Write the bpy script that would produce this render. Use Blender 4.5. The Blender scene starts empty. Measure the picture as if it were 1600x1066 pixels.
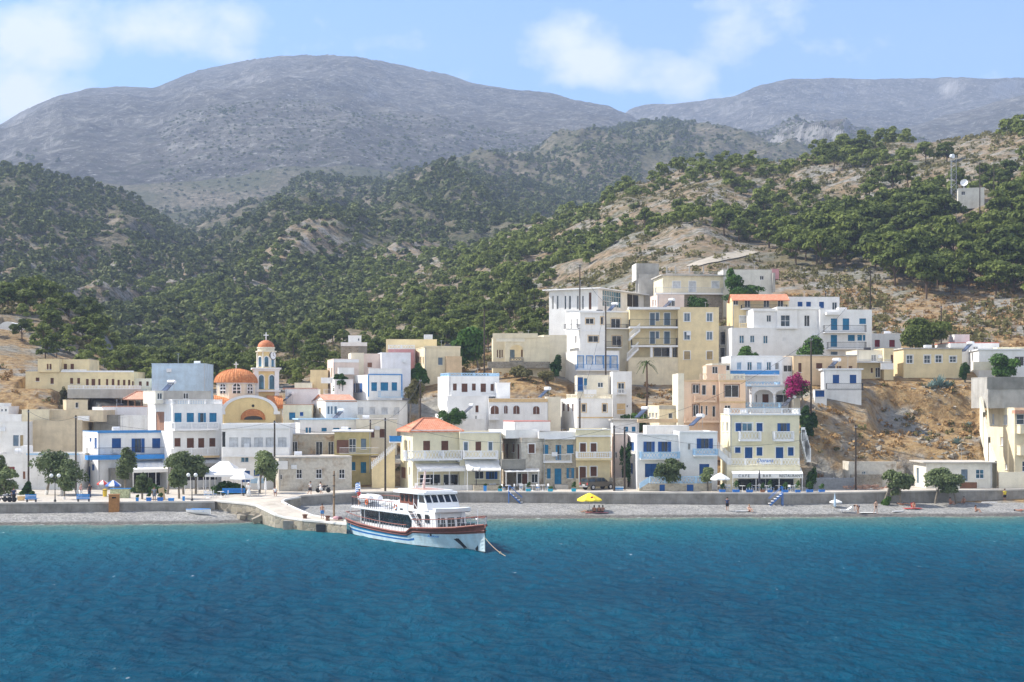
import bpy, math, random, bmesh
import numpy as np
from mathutils import Vector, Matrix
HAZE_D = 1.85e-4
random.seed(11); NPR = np.random.RandomState(7)
R = math.radians
F, H, YH, CX = 2400.0, 14.0, 633.0, 800.0
COL = bpy.context.scene.collection
SC = bpy.context.scene
SUN_DIR = Vector((-0.68, 0.16, 0.72)).normalized()

def P(px, py, Y):
    return Vector(((px-CX)*Y/F, Y, H-(py-YH)*Y/F))

class View:
    def __init__(s, x0, y0, k): s.x0, s.y0, s.k = x0, y0, k
    def x(s, a): return s.x0 + a/s.k
    def y(s, a): return s.y0 + a/s.k
Z0 = View(0, 0, 1.0)
Z1 = View(0, 480, 3.134); Z2 = View(220, 500, 3.331); Z3 = View(440, 500, 3.331); Z4 = View(660, 480, 3.331)
Z5 = View(840, 400, 3.806); Z6 = View(1080, 400, 3.806); Z7 = View(960, 560, 4.1); Z8 = View(1240, 500, 3.331)
ZA = View(600, 640, 6.66); ZB = View(780, 640, 5.92); ZC = View(1120, 640, 6.66)

MATS = {}
def new_mat(name):
    m = bpy.data.materials.new(name); m.use_nodes = True
    nt = m.node_tree; b = nt.nodes['Principled BSDF']
    return m, nt, b
def ND(nt, t, **kw):
    n = nt.nodes.new(t)
    for k, v in kw.items():
        if k in n.inputs: n.inputs[k].default_value = v
        else: setattr(n, k, v)
    return n
def noise(nt, scale, detail=4, rough=0.55, coord='Object', vec=None):
    n = ND(nt, 'ShaderNodeTexNoise'); n.inputs['Scale'].default_value = scale
    n.inputs['Detail'].default_value = detail; n.inputs['Roughness'].default_value = rough
    if vec is None:
        tc = ND(nt, 'ShaderNodeTexCoord'); vec = tc.outputs[coord]
    nt.links.new(vec, n.inputs['Vector']); return n
def ramp(nt, fac, stops):
    r = ND(nt, 'ShaderNodeValToRGB'); e = r.color_ramp.elements
    while len(e) < len(stops): e.new(0.5)
    for i, (p, c) in enumerate(stops):
        e[i].position = p; e[i].color = c if len(c) == 4 else (*c, 1)
    nt.links.new(fac, r.inputs['Fac']); return r
def mix(nt, fac, a, b, mode='MIX'):
    m = ND(nt, 'ShaderNodeMix'); m.data_type = 'RGBA'; m.blend_type = mode
    for sock, val in ((m.inputs['Factor'], fac), (m.inputs['A'], a), (m.inputs['B'], b)):
        if hasattr(val, 'node'): nt.links.new(val, sock)
        else:
            sock.default_value = val if not isinstance(val, tuple) else ((*val, 1) if len(val) == 3 else val)
    # colour sockets
    return m
def mixc(nt, fac, a, b, mode='MIX'):
    m = nt.nodes.new('ShaderNodeMix'); m.data_type = 'RGBA'; m.blend_type = mode
    fi, ai, bi, oi = m.inputs[0], m.inputs[6], m.inputs[7], m.outputs[2]
    for sock, val in ((fi, fac), (ai, a), (bi, b)):
        if hasattr(val, 'is_linked'): nt.links.new(val, sock)
        elif isinstance(val, tuple): sock.default_value = (*val, 1) if len(val) == 3 else val
        else: sock.default_value = val
    return oi
def math_n(nt, op, a, b=None, clamp=False):
    m = nt.nodes.new('ShaderNodeMath'); m.operation = op; m.use_clamp = clamp
    for i, val in enumerate((a, b)):
        if val is None: continue
        if hasattr(val, 'is_linked'): nt.links.new(val, m.inputs[i])
        else: m.inputs[i].default_value = val
    return m.outputs[0]
def bump(nt, b, height, strength, dist=0.05):
    bp = ND(nt, 'ShaderNodeBump'); bp.inputs['Strength'].default_value = strength; bp.inputs['Distance'].default_value = dist
    nt.links.new(height, bp.inputs['Height']); nt.links.new(bp.outputs['Normal'], b.inputs['Normal'])

def stucco(name, col, var=0.10, stain=0.25, rough=0.85):
    """painted plaster: slightly blotchy, with weather streaks that have their own shape"""
    if name in MATS: return MATS[name]
    m, nt, b = new_mat(name)
    n1 = noise(nt, 0.7, 5, 0.6); n2 = noise(nt, 6.0, 4, 0.6)
    tc = ND(nt, 'ShaderNodeTexCoord'); mp = ND(nt, 'ShaderNodeMapping'); mp.inputs['Scale'].default_value = (1.6, 1.6, 0.18)
    nt.links.new(tc.outputs['Object'], mp.inputs['Vector'])
    n3 = noise(nt, 1.0, 5, 0.65, vec=mp.outputs['Vector'])
    dark = tuple(c*(1-var*2.2) for c in col); lite = tuple(min(1, c*(1+var*0.35)) for c in col)
    r1 = ramp(nt, n1.outputs['Fac'], [(0.3, dark), (0.62, lite)])
    sc = tuple(c*f for c, f in zip(col, (0.62, 0.57, 0.50)))
    r3 = ramp(nt, n3.outputs['Fac'], [(0.50, (0, 0, 0)), (0.72, (1, 1, 1))])
    fac = math_n(nt, 'MULTIPLY', r3.outputs['Color'], stain)
    c = mixc(nt, fac, r1.outputs['Color'], sc)
    r2 = ramp(nt, n2.outputs['Fac'], [(0.3, (0.93, 0.93, 0.93)), (0.7, (1, 1, 1))])
    c = mixc(nt, 1.0, c, r2.outputs['Color'], 'MULTIPLY')
    nt.links.new(c, b.inputs['Base Color']); b.inputs['Roughness'].default_value = rough
    b.inputs['Specular IOR Level'].default_value = 0.25
    bump(nt, b, n2.outputs['Fac'], 0.25, 0.02)
    MATS[name] = m; return m
def plain(name, col, rough=0.6, metal=0.0, var=0.12, scale=3.0, spec=0.4):
    if name in MATS: return MATS[name]
    m, nt, b = new_mat(name)
    n = noise(nt, scale, 4, 0.6)
    r = ramp(nt, n.outputs['Fac'], [(0.3, tuple(c*(1-var) for c in col)), (0.7, tuple(min(1, c*(1+var)) for c in col))])
    nt.links.new(r.outputs['Color'], b.inputs['Base Color'])
    b.inputs['Roughness'].default_value = rough; b.inputs['Metallic'].default_value = metal
    b.inputs['Specular IOR Level'].default_value = spec
    MATS[name] = m; return m
def louvre(name, col, rough=0.55):
    if name in MATS: return MATS[name]
    m, nt, b = new_mat(name)
    tc = ND(nt, 'ShaderNodeTexCoord'); w = ND(nt, 'ShaderNodeTexWave'); w.bands_direction = 'Z'; w.inputs['Scale'].default_value = 4.0
    nt.links.new(tc.outputs['Object'], w.inputs['Vector'])
    n = noise(nt, 1.5, 4, 0.6)
    r = ramp(nt, n.outputs['Fac'], [(0.3, tuple(c*0.72 for c in col)), (0.7, tuple(min(1, c*1.12) for c in col))])
    nt.links.new(r.outputs['Color'], b.inputs['Base Color']); b.inputs['Roughness'].default_value = rough
    bump(nt, b, w.outputs['Fac'], 0.7, 0.04)
    MATS[name] = m; return m
def stone(name, c1, c2, c3, scale=2.4, mortar=(0.42, 0.39, 0.34)):
    """rubble masonry"""
    if name in MATS: return MATS[name]
    m, nt, b = new_mat(name)
    tc = ND(nt, 'ShaderNodeTexCoord')
    mp = ND(nt, 'ShaderNodeMapping'); mp.inputs['Scale'].default_value = (1, 1, 1.7); nt.links.new(tc.outputs['Object'], mp.inputs['Vector'])
    v = ND(nt, 'ShaderNodeTexVoronoi'); v.feature = 'DISTANCE_TO_EDGE'; v.inputs['Scale'].default_value = scale
    v2 = ND(nt, 'ShaderNodeTexVoronoi'); v2.inputs['Scale'].default_value = scale
    for q in (v, v2): nt.links.new(mp.outputs['Vector'], q.inputs['Vector'])
    sep = ND(nt, 'ShaderNodeSeparateColor'); nt.links.new(v2.outputs['Color'], sep.inputs['Color'])
    r = ramp(nt, sep.outputs[0], [(0.0, c1), (0.5, c2), (1.0, c3)])
    e = ramp(nt, v.outputs['Distance'], [(0.02, (0, 0, 0)), (0.09, (1, 1, 1))])
    c = mixc(nt, e.outputs['Color'], mortar, r.outputs['Color'])
    n = noise(nt, 0.8, 5, 0.65); rr = ramp(nt, n.outputs['Fac'], [(0.3, (0.7, 0.68, 0.65)), (0.7, (1.1, 1.08, 1.05))])
    c = mixc(nt, 1.0, c, rr.outputs['Color'], 'MULTIPLY')
    nt.links.new(c, b.inputs['Base Color']); b.inputs['Roughness'].default_value = 0.9; b.inputs['Specular IOR Level'].default_value = 0.2
    bump(nt, b, e.outputs['Color'], 0.6, 0.06)
    MATS[name] = m; return m
def derelict(name, plaster, brick, hole=(0.5, 0.62)):
    """old render, patchy, with stone showing"""
    if name in MATS: return MATS[name]
    m, nt, b = new_mat(name)
    n1 = noise(nt, 0.55, 6, 0.62); n2 = noise(nt, 2.6, 5, 0.65)
    v = ND(nt, 'ShaderNodeTexVoronoi'); v.inputs['Scale'].default_value = 2.6
    tc = ND(nt, 'ShaderNodeTexCoord'); nt.links.new(tc.outputs['Object'], v.inputs['Vector'])
    sep = ND(nt, 'ShaderNodeSeparateColor'); nt.links.new(v.outputs['Color'], sep.inputs['Color'])
    st = ramp(nt, sep.outputs[0], [(0.0, tuple(c*0.6 for c in brick)), (1.0, tuple(min(1, c*1.25) for c in brick))])
    pl = ramp(nt, n2.outputs['Fac'], [(0.3, tuple(c*0.72 for c in plaster)), (0.65, plaster)])
    e = ramp(nt, n1.outputs['Fac'], [(hole[0], (0, 0, 0)), (hole[1], (1, 1, 1))])
    c = mixc(nt, e.outputs['Color'], pl.outputs['Color'], st.outputs['Color'])
    nt.links.new(c, b.inputs['Base Color']); b.inputs['Roughness'].default_value = 0.92; b.inputs['Specular IOR Level'].default_value = 0.15
    bump(nt, b, n2.outputs['Fac'], 0.5, 0.06)
    MATS[name] = m; return m
def tile_mat(name, c1, c2, ang=0.0):
    """terracotta pan tiles: ribs down the slope, rows across it"""
    if name in MATS: return MATS[name]
    m, nt, b = new_mat(name)
    tc = ND(nt, 'ShaderNodeTexCoord')
    v = ND(nt, 'ShaderNodeTexVoronoi'); v.inputs['Scale'].default_value = 3.0; nt.links.new(tc.outputs['Object'], v.inputs['Vector'])
    sep = ND(nt, 'ShaderNodeSeparateColor'); nt.links.new(v.outputs['Color'], sep.inputs['Color'])
    r = ramp(nt, sep.outputs[0], [(0.0, c1), (1.0, c2)])
    wz = ND(nt, 'ShaderNodeTexWave'); wz.bands_direction = 'Z'; wz.inputs['Scale'].default_value = 2.2; wz.inputs['Distortion'].default_value = 0.3
    nt.links.new(tc.outputs['Object'], wz.inputs['Vector'])
    wx = ND(nt, 'ShaderNodeTexWave'); wx.bands_direction = 'X'; wx.inputs['Scale'].default_value = 1.1; wx.inputs['Distortion'].default_value = 0.2
    nt.links.new(tc.outputs['Object'], wx.inputs['Vector'])
    h = math_n(nt, 'ADD', wz.outputs['Fac'], wx.outputs['Fac'])
    nt.links.new(r.outputs['Color'], b.inputs['Base Color']); b.inputs['Roughness'].default_value = 0.8
    bump(nt, b, h, 0.8, 0.06)
    MATS[name] = m; return m
def glass_mat(name, col=(0.02, 0.03, 0.04)):
    if name in MATS: return MATS[name]
    m, nt, b = new_mat(name)
    n = noise(nt, 0.9, 2, 0.5)
    r = ramp(nt, n.outputs['Fac'], [(0.35, tuple(c*0.5 for c in col)), (0.65, tuple(c*1.8 for c in col))])
    nt.links.new(r.outputs['Color'], b.inputs['Base Color']); b.inputs['Roughness'].default_value = 0.12
    b.inputs['Specular IOR Level'].default_value = 0.5
    MATS[name] = m; return m

W = {
 'white': stucco('white_plaster', (0.90, 0.89, 0.87), 0.05, 0.20),
 'white2': stucco('white_plaster_old', (0.85, 0.84, 0.81), 0.07, 0.32),
 'offwhite': stucco('off_white_plaster', (0.80, 0.77, 0.68), 0.08, 0.3),
 'cream': stucco('cream_plaster', (0.84, 0.74, 0.53), 0.08, 0.25),
 'creamlite': stucco('light_cream_plaster', (0.86, 0.79, 0.63), 0.07, 0.22),
 'yellow': stucco('yellow_plaster', (0.84, 0.70, 0.43), 0.07, 0.2),
 'yellow2': stucco('strong_yellow_plaster', (0.80, 0.56, 0.22), 0.07, 0.2),
 'paleyellow': stucco('pale_yellow_plaster', (0.86, 0.79, 0.57), 0.06, 0.18),
 'beige': stucco('beige_plaster', (0.68, 0.57, 0.40), 0.10, 0.3),
 'tan': stucco('tan_plaster', (0.76, 0.57, 0.36), 0.08, 0.25),
 'peach': stucco('peach_plaster', (0.86, 0.63, 0.45), 0.07, 0.2),
 'pink': stucco('pink_plaster', (0.62, 0.32, 0.33), 0.07, 0.2),
 'rose': stucco('pale_rose_plaster', (0.80, 0.66, 0.58), 0.07, 0.25),
 'concrete': stucco('raw_concrete', (0.46, 0.44, 0.40), 0.12, 0.45),
 'greywall': stucco('grey_render', (0.28, 0.27, 0.24), 0.15, 0.5),
 'lavender': stucco('white_lavender_plaster', (0.84, 0.84, 0.88), 0.06, 0.2),
 'skyblue': stucco('sky_blue_plaster', (0.54, 0.70, 0.84), 0.10, 0.2),
 'olive': stucco('olive_plaster', (0.55, 0.47, 0.24), 0.12, 0.4),
 'stonewall': stone('rubble_stone', (0.30, 0.26, 0.2), (0.4, 0.36, 0.29), (0.24, 0.22, 0.19)),
 'lightstone': stone('light_rubble_stone', (0.50, 0.46, 0.36), (0.60, 0.54, 0.42), (0.42, 0.37, 0.30), 2.2, (0.62, 0.57, 0.47)),
 'derelict': derelict('old_flaking_render', (0.56, 0.50, 0.40), (0.45, 0.33, 0.22), (0.46, 0.60)),
 'derelict2': derelict('old_grey_render', (0.66, 0.62, 0.54), (0.44, 0.36, 0.27), (0.50, 0.66)),
}
M = {
 'blue': louvre('blue_paint', (0.010, 0.10, 0.34)), 'cyan': louvre('azure_paint', (0.02, 0.22, 0.42)),
 'brown': louvre('brown_wood', (0.16, 0.065, 0.035)), 'brownlite': louvre('light_brown_wood', (0.32, 0.15, 0.08)),
 'greyblue': louvre('grey_blue_paint', (0.18, 0.26, 0.34)), 'whiteshut': louvre('white_shutter', (0.72, 0.74, 0.76)),
 'paleblue': louvre('pale_blue_paint', (0.42, 0.58, 0.74)), 'red': louvre('dark_red_paint', (0.28, 0.03, 0.04)),
 'tanshut': louvre('tan_shutter', (0.5, 0.38, 0.2)),
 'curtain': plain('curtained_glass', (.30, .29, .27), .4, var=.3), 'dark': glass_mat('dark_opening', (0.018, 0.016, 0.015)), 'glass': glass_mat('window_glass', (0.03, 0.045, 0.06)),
 'glassblue': glass_mat('blue_window_glass', (0.04, 0.12, 0.18)),
 'trim': plain('white_trim', (0.82, 0.82, 0.82), 0.6, var=0.05), 'trimyel': plain('ochre_trim', (0.7, 0.5, 0.26), 0.7),
 'trimblue': plain('blue_trim', (0.05, 0.24, 0.55), 0.6), 'trimpale': plain('pale_blue_trim', (0.42, 0.62, 0.80), 0.6),
 'iron': plain('dark_iron', (0.05, 0.05, 0.055), 0.5, 0.4), 'steel': plain('galvanised_steel', (0.5, 0.5, 0.52), 0.4, 0.6),
 'tile': tile_mat('terracotta_tile', (0.56, 0.20, 0.10), (0.68, 0.30, 0.18)), 'tilepink': tile_mat('faded_terracotta_tile', (0.60, 0.28, 0.18), (0.66, 0.38, 0.26)),
 'churchtile': tile_mat('orange_church_tile', (0.52, 0.17, 0.05), (0.66, 0.27, 0.10)),
 'deck': stucco('roof_screed', (0.55, 0.52, 0.47), 0.15, 0.4), 'wood': plain('weathered_wood', (0.20, 0.12, 0.07), 0.8, var=0.3),
 'pole': plain('creosoted_pole', (0.06, 0.045, 0.035), 0.85, var=0.3), 'canvas': plain('white_canvas', (0.84, 0.83, 0.80), 0.8, var=0.05),
 'greycanvas': plain('grey_canvas', (0.42, 0.45, 0.48), 0.8, var=0.08),
 'blueplain': plain('blue_gloss', (0.02, 0.16, 0.52), 0.45), 'brightblue': plain('bright_blue_paint', (0.03, 0.24, 0.62), 0.5), 'turq': plain('turquoise_paint', (0.02, 0.36, 0.52), 0.5),
 'solar': glass_mat('solar_panel', (0.05, 0.06, 0.09)), 'tank': plain('white_tank', (0.75, 0.76, 0.78), 0.35, 0.2),
}

class MB:
    def __init__(s): s.v, s.f, s.mi = [], [], []
    def add(s, vs, fs, m=0):
        o = len(s.v); s.v += [tuple(p) for p in vs]
        for f in fs: s.f.append(tuple(i+o for i in f)); s.mi.append(m)
    def quad(s, a, b, c, d, m=0): s.add([a, b, c, d], [(0, 1, 2, 3)], m)
    def box(s, x0, x1, y0, y1, z0, z1, m=0):
        v = [(x0, y0, z0), (x1, y0, z0), (x1, y1, z0), (x0, y1, z0), (x0, y0, z1), (x1, y0, z1), (x1, y1, z1), (x0, y1, z1)]
        s.add(v, [(0, 3, 2, 1), (4, 5, 6, 7), (0, 1, 5, 4), (1, 2, 6, 5), (2, 3, 7, 6), (3, 0, 4, 7)], m)
    def obox(s, c, ax, ay, az, m=0):
        """oriented box: centre, three half-axis vectors"""
        c, ax, ay, az = Vector(c), Vector(ax), Vector(ay), Vector(az)
        v = [c+ax*i+ay*j+az*k for k in (-1, 1) for (i, j) in ((-1, -1), (1, -1), (1, 1), (-1, 1))]
        s.add(v, [(0, 3, 2, 1), (4, 5, 6, 7), (0, 1, 5, 4), (1, 2, 6, 5), (2, 3, 7, 6), (3, 0, 4, 7)], m)
    def tube(s, p0, p1, r0, r1=None, n=6, m=0, caps=True):
        p0, p1 = Vector(p0), Vector(p1); r1 = r0 if r1 is None else r1
        d = (p1-p0)
        if d.length < 1e-6: return
        d.normalize(); a = d.orthogonal().normalized(); b = d.cross(a)
        v = []
        for p, r in ((p0, r0), (p1, r1)):
            for i in range(n):
                t = 2*math.pi*i/n; v.append(p+(a*math.cos(t)+b*math.sin(t))*r)
        f = [(i, (i+1) % n, n+(i+1) % n, n+i) for i in range(n)]
        if caps: f += [tuple(range(n))[::-1], tuple(range(n, 2*n))]
        s.add(v, f, m)
    def path(s, pts, r, n=5, m=0):
        for a, b in zip(pts[:-1], pts[1:]): s.tube(a, b, r, r, n, m)
    def lathe(s, c, prof, n=16, m=0, a0=0, a1=2*math.pi):
        """prof: [(r, z)] from bottom to top about vertical axis through c"""
        c = Vector(c); v = []; full = abs(a1-a0-2*math.pi) < 1e-4; k = n if full else n+1
        for r, z in prof:
            for i in range(k):
                t = a0+(a1-a0)*i/n; v.append((c.x+r*math.cos(t), c.y+r*math.sin(t), c.z+z))
        f = []
        for j in range(len(prof)-1):
            for i in range(n):
                a = j*k+i; b = j*k+(i+1) % k
                f.append((a, b, b+k, a+k))
        s.add(v, f, m)
    def ball(s, c, rx, ry, rz, n=10, m=0):
        c = Vector(c); v = [c-Vector((0, 0, rz))]; k = n//2
        for j in range(1, k):
            t = -math.pi/2+math.pi*j/k
            for i in range(n):
                a = 2*math.pi*i/n; v.append(c+Vector((rx*math.cos(t)*math.cos(a), ry*math.cos(t)*math.sin(a), rz*math.sin(t))))
        v.append(c+Vector((0, 0, rz))); f = []
        for i in range(n): f.append((0, 1+(i+1) % n, 1+i))
        for j in range(k-2):
            for i in range(n):
                a = 1+j*n+i; b = 1+j*n+(i+1) % n; f.append((a, b, b+n, a+n))
        l = len(v)-1
        for i in range(n): f.append((1+(k-2)*n+i, 1+(k-2)*n+(i+1) % n, l))
        s.add(v, f, m)
    def prism(s, poly, y0, y1, m=0):
        """poly in (x, z), extruded along y"""
        n = len(poly); v = [(x, y0, z) for x, z in poly]+[(x, y1, z) for x, z in poly]
        f = [tuple(range(n)), tuple(range(2*n-1, n-1, -1))]+[(i, n+i, n+(i+1) % n, (i+1) % n) for i in range(n)]
        s.add(v, f, m)
    def slab(s, poly, z0, z1, m=0):
        """poly in (x, y), extruded along z"""
        n = len(poly); v = [(x, y, z0) for x, y in poly]+[(x, y, z1) for x, y in poly]
        f = [tuple(range(n))[::-1], tuple(range(n, 2*n))]+[(i, (i+1) % n, n+(i+1) % n, n+i) for i in range(n)]
        s.add(v, f, m)
    def build(s, name, mats, parent=None, smooth=False, loc=None, fixn=False):
        me = bpy.data.meshes.new(name)
        me.from_pydata(s.v, [], s.f)
        ms = mats if isinstance(mats, (list, tuple)) else [mats]
        for x in ms: me.materials.append(x)
        if len(ms) > 1: me.polygons.foreach_set('material_index', s.mi)
        if smooth: me.polygons.foreach_set('use_smooth', [True]*len(s.f))
        if fixn:
            bm = bmesh.new(); bm.from_mesh(me); bmesh.ops.recalc_face_normals(bm, faces=bm.faces); bm.to_mesh(me); bm.free()
        me.update()
        o = bpy.data.objects.new(name, me); COL.objects.link(o)
        if parent is not None: o.parent = parent
        if loc is not None: o.location = loc
        return o
def tag(o, label=None, cat=None, group=None, kind=None):
    if label: o['label'] = label
    if cat: o['category'] = cat
    if group: o['group'] = group
    if kind: o['kind'] = kind
    return o
def empty(name, loc, rz=0, label=None, cat=None, group=None):
    o = bpy.data.objects.new(name, None); COL.objects.link(o); o.location = loc; o.rotation_euler = (0, 0, rz)
    o.empty_display_size = 0.5
    return tag(o, label, cat, group)
CH = {}
def kids(o):
    return [c for c in COL.objects if c.parent == o] if False else list(o.children)
def copy_tree(o, parent=None, deep=None):
    c = o.copy(); COL.objects.link(c)
    if parent is not None: c.parent = parent
    for ch in list(o.children): copy_tree(ch, c)
    return c

PADS = []; BL = []      # (corner x, y, phi, s0, s1, t0, t1, z)
class Bld:
    def __init__(s, name, label, v, xc, x1, yt, yb, Y, D=8.0, xl=None, phi=None, wall='white', cat='house', group=None, pad=True, ext=5.0):
        s.v, s.D, s.wallm, s.ext = v, D, wall, ext
        pxc, pyb = v.x(xc), v.y(yb)
        C = P(pxc, pyb, Y); s.C = C; s.Y = Y
        u = (pxc-CX)/F
        if phi is None:
            if xl is not None:
                ul = (v.x(xl)-CX)/F; lo, hi = R(-25), R(65)
                for _ in range(50):
                    mid = (lo+hi)/2
                    if (C.x-D*math.sin(mid))/(C.y+D*math.cos(mid)) > ul: lo = mid
                    else: hi = mid
                s.phi = (lo+hi)/2
            else: s.phi = max(math.atan(-u), 0)+R(2.0)
        else: s.phi = R(phi)
        s.cs, s.sn = math.cos(s.phi), math.sin(s.phi)
        s.root = empty(name, C, s.phi, label, cat, group)
        s.W, s.h = s.f(x1, yt)[0], s.f(xc, yt)[1]
        s.main = (xc, x1, yt, yb)
        BL.append(s)
        if pad: PADS.append((C.x, C.y, s.phi, 0, s.W, 0, D, C.z))
    # photograph position (view coordinates) -> local (s, z) on the front plane at local y = off
    def f(s, a, b, off=0.0):
        u = (s.v.x(a)-CX)/F; bx = s.C.x-off*s.sn; by = s.C.y+off*s.cs
        t = (u*by-bx)/(s.cs-u*s.sn); yd = by+t*s.sn
        return t, H-(s.v.y(b)-YH)*yd/F-s.C.z
    # same on the left side plane at local x = off -> (t, z)
    def l(s, a, b, off=0.0):
        u = (s.v.x(a)-CX)/F; bx = s.C.x+off*s.cs; by = s.C.y+off*s.sn
        den = (-s.sn-u*s.cs)
        t = (u*by-bx)/den if abs(den) > 1e-4 else 1.0
        yd = by+t*s.cs
        return t, H-(s.v.y(b)-YH)*yd/F-s.C.z
    def _plane(s, mb, a0, a1, z0, z1, holes, to3, rev):
        xs = sorted({a0, a1, *[min(max(h[i], a0), a1) for h in holes for i in (0, 1)]})
        zs = sorted({z0, z1, *[min(max(h[i], z0), z1) for h in holes for i in (2, 3)]})
        for i in range(len(xs)-1):
            for j in range(len(zs)-1):
                if xs[i+1]-xs[i] < 1e-5 or zs[j+1]-zs[j] < 1e-5: continue
                cx, cz = (xs[i]+xs[i+1])/2, (zs[j]+zs[j+1])/2
                if any(h[0] < cx < h[1] and h[2] < cz < h[3] for h in holes): continue
                mb.quad(to3(xs[i], 0, zs[j]), to3(xs[i+1], 0, zs[j]), to3(xs[i+1], 0, zs[j+1]), to3(xs[i], 0, zs[j+1]))
        for h in holes:
            p, q, r, t = h[:4]
            mb.quad(to3(p, 0, r), to3(p, rev, r), to3(p, rev, t), to3(p, 0, t)); mb.quad(to3(q, rev, r), to3(q, 0, r), to3(q, 0, t), to3(q, rev, t))
            mb.quad(to3(p, 0, t), to3(p, rev, t), to3(q, rev, t), to3(q, 0, t)); mb.quad(to3(p, rev, r), to3(p, 0, r), to3(q, 0, r), to3(q, rev, r))
    def block(s, x0=None, x1=None, yt=None, yb=None, off=0.0, D=None, wall=None, win=(), winl=(), roof='parapet', roofm=None, ext=None, lab=None, zb=None, pname='wall', over=0.35, thick=0.22):
        if x0 is None: x0, x1, yt, yb = s.main
        D = s.D if D is None else D; ext = s.ext if ext is None else ext
        a0 = s.f(x0, yt, off)[0]; a1 = s.f(x1, yt, off)[0]; zt = s.f(x0, yt, off)[1]; z0 = s.f(x0, yb, off)[1]-ext
        if zb is not None: z0 = zb
        mb = MB(); holes = []; holesl = []
        for w in win:
            k, p, q, r, t = w[:5]
            A = s.f(p, t, off); B = s.f(q, r, off)
            zz0 = max(A[1], z0+0.02); holes.append((max(A[0], a0+.02), min(B[0], a1-.02), zz0, min(B[1], zt-.05), k, w[5:] if len(w) > 5 else ()))
        for w in winl:
            k, p, q, r, t = w[:5]
            A = s.l(p, t, a0); B = s.l(q, r, a0)
            t0, t1 = sorted((A[0], B[0])); t0 = max(t0, off+.05); t1 = min(t1, off+D-.05)
            if t1-t0 < 0.15: continue
            za, zb2 = s.l((p+q)/2, t, a0)[1], s.l((p+q)/2, r, a0)[1]
            holesl.append((t0, t1, max(za, z0+.02), min(zb2, zt-.05), k, w[5:] if len(w) > 5 else ()))
        rev = 0.16
        fr = lambda a, d, z: (a, off+d, z)
        lf = lambda a, d, z: (a0+d, a, z)
        s._plane(mb, a0, a1, z0, zt, holes, fr, rev)
        # left plane: run from back to front so faces look outward
        s._plane(mb, off, off+D, z0, zt, holesl, lf, rev)
        mb.quad((a1, off, z0), (a1, off+D, z0), (a1, off+D, zt), (a1, off, zt))
        mb.quad((a1, off+D, z0), (a0, off+D, z0), (a0, off+D, zt), (a1, off+D, zt))
        if roof in ('slab', 'hip', 'none', 'flat'): mb.quad((a0, off, zt), (a1, off, zt), (a1, off+D, zt), (a0, off+D, zt))
        wo = mb.build(pname, W[wall or s.wallm], s.root)
        if lab: wo['label'] = lab
        rb = MB()
        if roof == 'parapet':
            t, d = 0.2, 0.4
            rb.box(a0-.03, a1+.03, off-.03, off+t, zt, zt+.09); rb.box(a0-.03, a1+.03, off+D-t, off+D+.03, zt, zt+.09)
            rb.box(a0-.03, a0+t, off+t, off+D-t, zt, zt+.09); rb.box(a1-t, a1+.03, off+t, off+D-t, zt, zt+.09)
            z = zt-d; i0, i1, j0, j1 = a0+t, a1-t, off+t, off+D-t
            rb.quad((i0, j0, z), (i1, j0, z), (i1, j1, z), (i0, j1, z), 1)
            rb.quad((i0, j0, z), (i0, j0, zt), (i1, j0, zt), (i1, j0, z)); rb.quad((i0, j1, z), (i1, j1, z), (i1, j1, zt), (i0, j1, zt))
            rb.quad((i0, j0, z), (i0, j1, z), (i0, j1, zt), (i0, j0, zt)); rb.quad((i1, j0, z), (i1, j0, zt), (i1, j1, zt), (i1, j1, z))
            rb.build('roof', [W[wall or s.wallm] if roofm is None else roofm, M['deck']], s.root)
        elif roof == 'slab':
            rb.box(a0-over, a1+over, off-over, off+D+over, zt+.004, zt+thick); rb.build('roof', roofm or M['trim'], s.root)
        elif roof == 'flat':
            rb.box(a0-.06, a1+.06, off-.06, off+D+.06, zt+.004, zt+.1); rb.build('roof', roofm or M['deck'], s.root)
        for hs, to3 in ((holes, fr), (holesl, lf)):
            for (p, q, r, t, k, ex) in hs: s.window(p, q, r, t, k, ex, to3)
        return a0, a1, z0, zt
    def window(s, p, q, r, t, k, ex, to3):
        """k = kind:colour[:trim], e.g. 'shut:blue', 'glass', 'open:cyan:trim', 'door:brown', 'dark'"""
        kk = k.split(':'); kind = kk[0]; colr = kk[1] if len(kk) > 1 and kk[1] else None; trim = kk[2] if len(kk) > 2 else None
        w, h = q-p, t-r
        def bx(mb, x0, x1, d0, d1, z0, z1, m=0):
            c = [to3(x0, d0, z0), to3(x1, d0, z0), to3(x1, d1, z0), to3(x0, d1, z0), to3(x0, d0, z1), to3(x1, d0, z1), to3(x1, d1, z1), to3(x0, d1, z1)]
            mb.add(c, [(0, 3, 2, 1), (4, 5, 6, 7), (0, 1, 5, 4), (1, 2, 6, 5), (2, 3, 7, 6), (3, 0, 4, 7)], m)
        fm = MB()
        name = 'door' if kind == 'door' else 'window'
        # the frame fills the opening's edge, deep in the reveal
        b = 0.07
        bx(fm, p, p+b, .10, .158, r, t); bx(fm, q-b, q, .10, .158, r, t); bx(fm, p+b, q-b, .10, .158, t-b, t); bx(fm, p+b, q-b, .10, .158, r, r+b)
        if kind in ('glass', 'open', 'dark', 'grid') and w > 0.7: bx(fm, (p+q)/2-.03, (p+q)/2+.03, .105, .158, r+b, t-b)
        if kind == 'grid':
            n = max(2, int(w/0.9))
            for i in range(1, n): bx(fm, p+w*i/n-.03, p+w*i/n+.03, .107, .157, r+b, t-b)
            for i in range(1, max(2, int(h/0.9))): bx(fm, p+b, q-b, .109, .156, r+h*i/max(2, int(h/0.9))-.03, r+h*i/max(2, int(h/0.9))+.03)
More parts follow.
